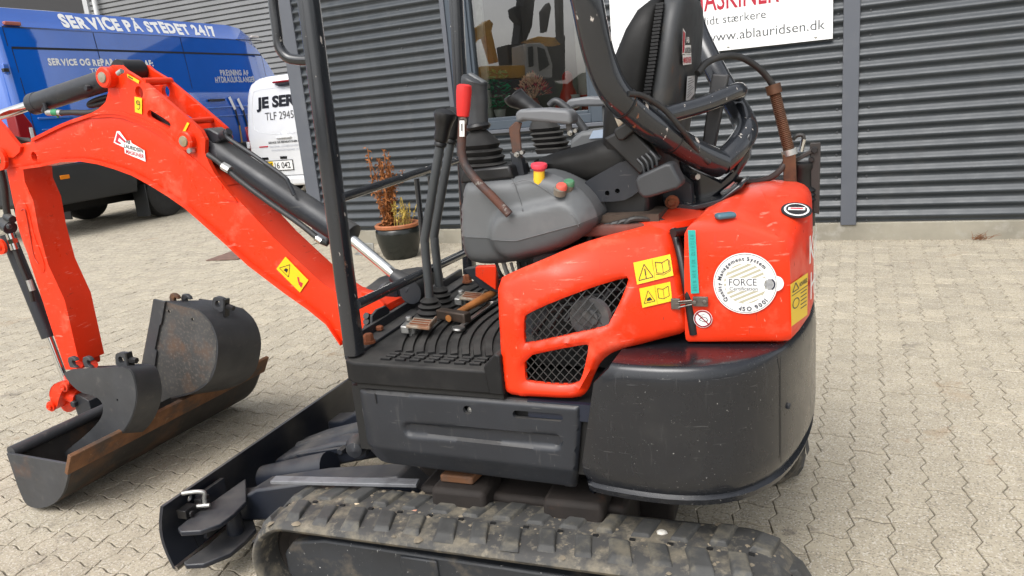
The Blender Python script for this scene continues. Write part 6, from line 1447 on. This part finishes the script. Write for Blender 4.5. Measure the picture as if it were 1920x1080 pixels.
# bucket linkage at the lower end
lk = [(96, 750), (92, 738), (98, 722), (112, 715), (128, 712), (130, 724), (118, 730), (112, 745), (106, 768), (96, 768)]
mb = MB(); mb.sheet(chaikin(Q(lk, -.045), 1), [], lambda a, b, d: (a, -.045, b), (0, .11, 0), .025); lnk = mb.build('bucket_link', ORANGE, ex, smooth=30, bevel=.002)
for px, py in ((123, 724), (98, 761)): 
    c = P(px, py, v=-.046); MB().lathe([(.020, 0), (.020, -.008), (.013, -.009), (.012, -.016), (.006, -.017), (0, -.012)], c, (0, 1, 0), 16).build('pin_boss', ORANGE, lnk)
mb = MB(); mb.tube([P(118, 732, v=.0), P(150, 745, v=.0)], .030, 14); mb.tube([P(128, 760, v=.02), P(160, 740, v=.02)], .028, 14); mb.build('link_tube', ORANGE, lnk)
mb = MB(); mb.prism([P(x, y, v=-.02) for x, y in ((134, 742), (146, 740), (166, 752), (172, 772), (160, 782), (146, 780), (140, 762))], (0, .07, 0)); hexbolt(mb, P(142, 756, v=-.021), (0, -1, 0), .014, .012); mb.build('quick_hitch', DARK, lnk, bevel=.006)
# ---- boom stickers
def BP(x, y, l=.002): return P(x, y, v=VN-l)
d = Decal([BP(214, 242), BP(272, 258), BP(274, 303), BP(214, 285)], .002)
d.poly([(.0, .42), (.10, .95), (.20, .98), (.42, .66), (.55, .72), (.58, .62), (.98, .46), (1.0, .0), (.36, .10), (.34, .33), (.12, .38)], 0)
d.poly([(.05, .46), (.13, .90), (.40, .62), (.36, .55), (.18, .70), (.14, .55), (.26, .48), (.20, .42)], 1, .0006)
d.text('AB', .40, .56, .14, .16, 2, bold=.02); d.text('LAURIDSEN', .34, .34, .60, .17, 2, bold=.01, l=.0009); d.text('MASKINER', .40, .12, .56, .17, 1, bold=.01, l=.0009); d.build('company_sticker', [SW, SR, SK], boom)
d = Decal([BP(536, 481), BP(579, 525), BP(563, 548), BP(519, 504)], .002); d.rect(0, 0, 1, 1, 0); d.line([(.06, .2), (.26, .85), (.45, .2), (.06, .2)], .02, 1, asp=1.7); d.poly([(.2, .3), (.22, .5), (.3, .55), (.33, .32)], 1, .0006); d.poly([(.58, .75), (.66, .62), (.72, .7), (.80, .52), (.92, .60), (.96, .30), (.84, .34), (.74, .48)], 2, .0006); d.build('warning_sticker', [SY, SK, SR], boom)
EP = lambda x, y: P(x, y, v=VN-.0055)
d = Decal([EP(253, 181), EP(267, 184), EP(267, 214), EP(254, 210)], .002); d.rect(0, 0, 1, 1, 0); d.ring((.5, .66), .27, .09, 1, asp=.55); d.line([(.75, .6), (.72, .35), (.5, .22), (.3, .3)], .08, 1, asp=.5); d.ring((.5, .66), .1, .06, 2, asp=.55); d.build('hook_sticker', [SY, SK, SR], boom)
d = Decal([EP(239, 138), EP(262, 151), EP(261, 157), EP(240, 145)], .002); d.rect(0, 0, 1, 1, 0); d.rect(.1, .3, .5, .6, 1, .0006); d.build('small_sticker', [SY, SK], boom)
d = Decal([EP(352, 229), EP(356, 231), EP(347, 249), EP(343, 247)], .002); d.rect(0, 0, 1, 1, 0); d.build('small_sticker', [SY], boom)

# ================================================================== LOOSE BUCKETS (each lifts away)
def bthing(name, label, cat): return tag(UF.empty(name), label, cat)
# wide grading bucket
gb = bthing('grading_bucket', 'wide shallow ditching bucket with rusty cutting edge lying on the paving', 'bucket')
v0, v1 = -.372, .50
lip = P(130, 872, v=v0); bk0 = P(12, 850, v=v0)
sec_ = [P(12, 850, v=v0), P(22, 880, v=v0), P(38, 925, v=v0), P(52, 948, v=v0), P(75, 953, v=v0), P(100, 945, v=v0), P(118, 925, v=v0), P(127, 895, v=v0), P(131, 871, v=v0)]
sec_ = [np.array((p[0], 0, max(p[2], .004))) for p in sec_]; sec_s = spline(sec_, 3)
inn = []
for i, p in enumerate(sec_s):
    t = norm(sec_s[min(i+1, len(sec_s)-1)]-sec_s[max(i-1, 0)]); nrm_ = np.array([-t[2], 0, t[0]]); inn.append(p+nrm_*.010)
loop = sec_s+inn[::-1]
mb = MB(); mb.prism([p+(0, v0+.010, 0) for p in loop], (0, v1-v0-.020, 0)); mb.build('bucket_shell', mat('bucket_shell_steel', (.030, .026, .023), .7, var=(12, .3), dirt=[((.10, .052, .026), 6, .50, .66, .75), ((.09, .08, .068), 30, .58, .70, .5)], bump=(60, .25)), gb, smooth=40)
for vv in (v0, v1-.010):
    mb = MB(); mb.prism([p+(0, vv, 0) for p in sec_s], (0, .010, 0)); mb.build('end_plate', BUCKET, gb, bevel=.001)
mb = MB(); tp_ = sec_s[-1]; lo_ = sec_s[-5]; dd_ = norm(tp_-lo_); mb.obox(tp_+dd_*.006+(0, (v0+v1)/2, 0)+np.array([.004, 0, 0]), dd_*.038, (0, (v1-v0)/2+.012, 0), np.cross(dd_, (0, 1, 0))*.007); mb.build('cutting_edge', mat('rusty_edge', (.165, .075, .032), .8, var=(16, .3), dirt=[((.06, .046, .038), 9, .47, .62, .85), ((.32, .22, .13), 40, .62, .7, .5)], bump=(60, .3)), gb, bevel=.002)
MB().tube([sec_s[0]+(.008, v0+.01, .0), sec_s[0]+(.008, v1-.01, .0)], .020, 14).build('back_tube', BUCKET, gb)
# narrow trenching bucket
tb = bthing('trenching_bucket', 'narrow dark trenching bucket with curved side plate lying in the wide bucket', 'bucket')
VT0, VT1 = -.20, -.105; TZ = -.26
side_t = [(116, 694), (190, 690), (228, 688), (244, 694), (252, 712), (256, 740), (252, 768), (240, 796), (222, 818), (190, 840), (150, 858), (134, 868), (100, 866), (128, 842), (165, 812), (184, 792), (192, 778), (194, 762), (188, 750), (176, 742), (150, 736), (128, 716)]
stuz = Q(side_t, VT0)
for vv in (VT0, VT1-.008):
    mb = MB(); mb.sheet(chaikin(stuz, 1), [circ(220, 750, .0045, VT0, 10)], lambda a, b, d: (a, vv, b+TZ*(vv-VT0)), (0, .008, 0), .02); mb.build('side_plate', BUCKET, tb, smooth=30)
bk_px = side_t[2:12]; pts = spline([P(x, y, v=VT0) for x, y in bk_px], 4); mb = MB(); vs = []
for i, p in enumerate(pts):
    t = norm(pts[min(i+1, len(pts)-1)]-pts[max(i-1, 0)]); nn = np.array([-t[2], 0, t[0]]); wt_ = VT1-VT0-.002; vs += [p+(0, .002, 0)+nn*.001, p+(0, wt_, TZ*wt_)+nn*.001, p+(0, wt_, TZ*wt_)-nn*.008, p+(0, .002, 0)-nn*.008]
n = len(pts); mb.add(vs, [(4*i+q, 4*i+(q+1) % 4, 4*i+4+(q+1) % 4, 4*i+4+q) for i in range(n-1) for q in range(4)]+[(0, 3, 2, 1), tuple(4*(n-1)+q for q in range(4))]); mb.build('wrapper_plate', BUCKET, tb, smooth=40)
mb = MB(); tA, tB = P(126, 696, v=VT0+.006), P(228, 691, v=VT0+.006); wt_ = VT1-VT0-.012; mb.prism([tA, tB, tB+(0, wt_, TZ*wt_), tA+(0, wt_, TZ*wt_)], (0, 0, -.008)); mb.build('top_plate', BUCKET, tb)
def hook(px, py, v, par, s=1.0, ang=0.0, th=.014):
    c = P(px, py, v=v); o = [(-.018, 0), (-.022, .022), (-.016, .036), (0, .040), (.014, .036), (.022, .026), (.014, .024), (.004, .028), (-.002, .020), (.0, .010), (.012, 0)]
    ca, sa = math.cos(ang), math.sin(ang); pts = [c+np.array([(x*ca-z*sa)*s, 0, (x*sa+z*ca)*s]) for x, z in o]; MB().prism(pts, (0, th, 0)).build('coupling_hook', par[1], par[0], bevel=.002)
def eye(px, py, v, par, ang=0.0, s=1.0):
    c = P(px, py, v=v); out = chaikin([(-.034, 0), (-.028, .042), (-.010, .052), (.024, .050), (.024, 0)], 1); ca, sa = math.cos(ang), math.sin(ang)
    rt = lambda q: (c[0]+(q[0]*ca-q[1]*sa)*s, c[2]+(q[0]*sa+q[1]*ca)*s)
    mb = MB(); mb.sheet([rt(q) for q in out], [[rt((-.004+.013*math.cos(t), .026+.013*math.sin(t))) for t in np.linspace(0, 6.2832, 15)[:-1]]], lambda a, b, d: (a, c[1], b), (0, .016, 0), .02); e1 = mb.build('coupling_eye', BUCKET, par, smooth=30)
    pc = rt((.030, .026)); ax = np.array([ca, 0, sa]); mb = MB(); mb.obox((rt((.026, .020))[0], c[1]+.008, rt((.026, .020))[1]), ax*.004, (0, .011, 0), np.array([-sa, 0, ca])*.032); hexbolt(mb, (pc[0], c[1]+.008, pc[1]), ax, .011, .022); mb.build('clamp_bolt', BLACKP, e1)
hook(138, 690, -.165, (tb, BUCKET)); hook(166, 690, -.165, (tb, BUCKET)); eye(232, 690, -.165, tb)
for px in (148, 176): MB().tube([P(px, 684, v=-.148), P(px, 684, v=-.02)], .013, 12).build('coupling_pin', ORANGE, lnk)
# digging bucket
db = bthing('digging_bucket', 'medium dark digging bucket with rust speckled side resting in the wide bucket', 'bucket')
VD0, VD1 = .045, .245; DZ = -.27
side_d = [(288, 563), (318, 568), (372, 582), (404, 600), (408, 640), (406, 680), (396, 715), (372, 732), (330, 744), (300, 752), (264, 690)]
sduz = Q([(288, 562), (310, 566), (372, 583), (393, 605), (406, 640), (404, 680), (392, 712), (362, 734), (320, 745), (300, 755), (250, 745), (264, 690)], VD0)
DSID = mat('speckled_bucket', (.055, .054, .053), .6, var=(10, .2), dirt=[((.14, .075, .04), 4, .58, .72, .75), ((.14, .125, .105), 90, .52, .62, .6)], bump=(60, .15))
for vv in (VD0, VD1-.008):
    mb = MB(); mb.sheet(sduz, [circ(317, 584, .006, VD0, 10), circ(361, 599, .006, VD0, 10)], lambda a, b, d: (a, vv, b+DZ*(vv-VD0)), (0, .008, 0), .025); mb.build('side_plate', DSID, db, smooth=30)
mb = MB(); mb.prism([P(x, y, v=VD0-.008) for x, y in ((287, 561), (309, 566), (302, 608), (299, 610), (290, 655), (293, 660), (282, 752), (258, 742))], (0, .008, 0)); mb.build('side_cutter', BUCKET, db, bevel=.001)
bpx = [(310, 566), (372, 583), (393, 605), (406, 640), (404, 680), (392, 712), (362, 734), (320, 746)]; pts = [P(bpx[0][0], bpx[0][1], v=VD0)]+spline([P(x, y, v=VD0) for x, y in bpx[1:]], 4); mb = MB(); vs = []
for i, p in enumerate(pts):
    t = norm(pts[min(i+1, len(pts)-1)]-pts[max(i-1, 0)]); nn = np.array([-t[2], 0, t[0]]); wt_ = VD1-VD0-.001; vs += [p+(0, .001, 0)+nn*.004, p+(0, wt_, DZ*wt_)+nn*.004, p+(0, wt_, DZ*wt_)-nn*.006, p+(0, .001, 0)-nn*.006]
n = len(pts); mb.add(vs, [(4*i+q, 4*i+(q+1) % 4, 4*i+4+(q+1) % 4, 4*i+4+q) for i in range(n-1) for q in range(4)]+[(0, 3, 2, 1), tuple(4*(n-1)+q for q in range(4))]); mb.build('wrapper_plate', BUCKET, db, smooth=40)
ag = -.26
hook(326, 571, .085, (db, RUSTY), 1.0, ag); hook(348, 572, .115, (db, BUCKET), 1.0, ag); eye(410, 584, .12, db, ag)

# ================================================================== TOOLS ON THE FLOOR
hm = bpy.data.objects.new('hammer', None); bpy.context.collection.objects.link(hm); hm.location = UF.c; hm.rotation_euler = (0, 0, -rad(UF.deg)); tag(hm, 'hammer with wooden handle lying on the excavator floor mat', 'hammer')
a, b = P(824, 587, z=.632), P(877, 596, z=.632); MB().bar(a, b, .026, .027).build('head', HAMMER, hm, bevel=.004); hc = (a+b)/2; hd = P(925, 549, z=.640)
t = norm(hd-hc); MB().tube([hc-t*.010, hc+t*.03, hc+(hd-hc)*.5, hd-t*.03, hd], [.0095, .0095, .0115, .013, .011], 14, flat=(1.15, .85)).build('handle', WOOD, hm)
MB().lathe([(.009, 0), (.009, .002), (0, .0022)], P(848, 593, z=.632)-t*.016, -t, 16).build('handle_end', WOOD, hm)
wr = bpy.data.objects.new('wrench', None); bpy.context.collection.objects.link(wr); wr.location = UF.c; wr.rotation_euler = (0, 0, -rad(UF.deg)); tag(wr, 'steel spanner lying beside the hammer on the floor mat', 'spanner')
a, b = P(862, 614, z=.618), P(920, 570, z=.620); MB().bar(a, b, .013, .006).build('shank', STEEL, wr, bevel=.002)
m_ = MB(); m_.lathe([(.009, -.004), (.016, -.004), (.0175, 0), (.016, .004), (.009, .004)], a-norm(b-a)*.008, (.1, 0, 1), 24); m_.build('ring_end', STEEL, wr)
e_ = norm(b-a); s_ = np.array([-e_[1], e_[0], 0]); m_ = MB(); m_.prism([b-s_*.008, b+e_*.012-s_*.020, b+e_*.034-s_*.018, b+e_*.034-s_*.009, b+e_*.018-s_*.007, b+e_*.018+s_*.007, b+e_*.034+s_*.009, b+e_*.034+s_*.018, b+e_*.012+s_*.020, b+s_*.008], (0, 0, .007)); m_.build('open_end', STEEL, wr, bevel=.001)

# pebbles lying on the near track, dry weed at the plinth
for (px, py, zz, cl, lab, r) in ((669, 945, .242, (.62, .50, .33), 'pale yellow pebble lying on the near track, towards its front', .0055), (778, 957, .242, (.45, .22, .15), 'small reddish pebble lying on the near track', .0055), (1241, 998, .246, (.66, .63, .56), 'flat white stone wedged between lugs near the track rear', .0095)):
    c = TF.world(TF.at(px, py, z=zz)); mb = MB(); rr = random.Random(int(px)); rings = []
    for h_, q in ((-.6, .5), (-.2, .95), (.25, .9), (.6, .45)): rings.append([c+np.array([r*q*1.3*math.cos(t)*rr.uniform(.85, 1.15), r*q*math.sin(t)*rr.uniform(.85, 1.15), r*h_*.8]) for t in np.linspace(0, 6.2832, 9)[:-1]])
    tag(mb.loft(rings).build('pebble', mat('pebble_%d' % px, cl, .8, var=(80, .3)), smooth=60), lab, 'stone')
wd = WF.at(1838, 437, v=-.06); mb = MB(); rr = random.Random(3)
for k in range(34):
    a = rr.uniform(0, 6.28); L_ = rr.uniform(.03, .11); e_ = rr.uniform(.1, 1.2); b0 = WF.world((wd[0]+rr.uniform(-.04, .04), -.06, 0))
    tp = b0+L_*np.array([math.cos(a)*math.cos(e_), math.sin(a)*math.cos(e_)*.4-.1, math.sin(e_)*.7]); mb.tube([b0, (b0+tp)/2+np.array([0, 0, .008]), tp], [.0016, .0013, .0006], 4)
tag(mb.build('dry_weed', mat('dry_weed', (.20, .085, .035), .9, var=(40, .3)), smooth=0), 'small dry brown weed growing at the foot of the plinth', 'weed')
# ================================================================== YARD BEHIND THE CAMERA (seen only as reflections)
def mirror_pt(x, y, dist):
    # follow the view ray to the window glass, then on from the mirror to the given distance
    p = WF.at(x, y, v=.03); o = WF.o; d = norm(p-o); d2 = np.array([d[0], -d[1], d[2]]); return WF.world(p+d2*dist)
YEL = mat('yellow_machine', (.72, .38, .05), .5, var=(2, .2), dirt=[((.18, .10, .05), 3, .5, .7, .6)], world=True); MDK = mat('machine_dark', (.03, .03, .032), .6); MWH = mat('machine_white', (.5, .5, .48), .4); MGL = mat('machine_glass', (.03, .035, .035), .1)
ye = bpy.data.objects.new('yellow_excavator', None); bpy.context.collection.objects.link(ye); DM = 15.0
base = mirror_pt(960, 190, DM); ye.location = (0, 0, 0); tag(ye, 'large yellow crawler excavator standing in the yard, mirrored in the window', 'excavator')
nb = norm(np.array([mirror_pt(960, 150, DM)[0], mirror_pt(960, 150, DM)[1], 0])-np.array([0, 0, 0]))
def slabm(px, dist, th, name, m):
    pts = [mirror_pt(x, y, dist) for x, y in px]; return MB().prism(pts, nb*th).build(name, m, ye, bevel=.02)
slabm([(893, 128), (905, 124), (985, 122), (988, 146), (895, 150)], DM, 1.6, 'engine_housing', YEL)
slabm([(986, 82), (1012, 80), (1026, 88), (1036, 120), (1036, 146), (988, 146)], DM-.1, 1.0, 'cab', MWH)
slabm([(990, 88), (1000, 86), (1001, 124), (992, 126)], DM-.16, .05, 'cab_window', MGL); slabm([(1008, 87), (1022, 92), (1031, 122), (1012, 134)], DM-.16, .05, 'cab_window', MGL)
slabm([(950, 84), (985, 80), (985, 121), (955, 121)], DM+1.0, .8, 'rear_body', MDK)
slabm([(872, 60), (905, 46), (918, 36), (925, 44), (922, 58), (935, 116), (928, 118), (912, 66), (895, 76), (888, 92), (872, 98)], DM+.5, .5, 'boom', YEL)
slabm([(895, 150), (1040, 148), (1045, 176), (890, 178)], DM-.2, 2.2, 'crawler_tracks', MDK)
slabm([(990, 76), (1010, 68), (1040, 70), (1052, 84), (1030, 82)], DM+2.0, .6, 'rear_boom', YEL)
mc = bpy.data.objects.new('pile_rig', None); bpy.context.collection.objects.link(mc); tag(mc, 'dark mast rig standing behind the yellow excavator, mirrored in the window', 'machine')
def slabr(px, dist, th, name, m):
    pts = [mirror_pt(x, y, dist) for x, y in px]; return MB().prism(pts, nb*th).build(name, m, mc, bevel=.02)
slabr([(986, -30), (1006, -30), (998, 50), (984, 84), (972, 84)], 17.5, .6, 'mast', MDK); slabr([(964, 14), (974, 8), (984, 14), (990, 40), (978, 44), (966, 30)], 17.3, .5, 'winch', MDK)
slabr([(1046, -30), (1056, -30), (1058, 80), (1050, 80)], 18, .3, 'mast', MDK); slabr([(1018, 20), (1030, 4), (1034, 14), (1026, 60), (1020, 60)], 17.8, .3, 'mast', MDK); slabr([(980, 82), (1060, 66), (1060, 150), (1030, 150)], 18.3, .8, 'rig_body', MDK)
# hedge and shed line far behind the camera
HEDGE = mat('hedge', (.035, .055, .022), .9, var=(.6, .5), world=True, dirt=[((.06, .07, .04), 1.5, .5, .7, .7)])
mb = MB(); rr = random.Random(8); n = 120; vs = []
for i in range(n):
    x = -60+i*1.0; vs += [(x, -34+rr.uniform(-.8, .8), -.1), (x, -34+rr.uniform(-.8, .8), 2.2+rr.uniform(-.5, .9)), (x, -37, 1.5)]
mb.add(vs, [(3*i+q, 3*i+3+q, 3*i+4+q, 3*i+1+q) for i in range(n-1) for q in (0, 1)]); tag(mb.build('hedge', HEDGE, smooth=0), 'dark green hedge along the far side of the yard', 'hedge', kind='stuff')
print('triangles', sum(len(o.data.polygons) for o in bpy.data.objects if o.type == 'MESH'), 'objects', len(bpy.data.objects))
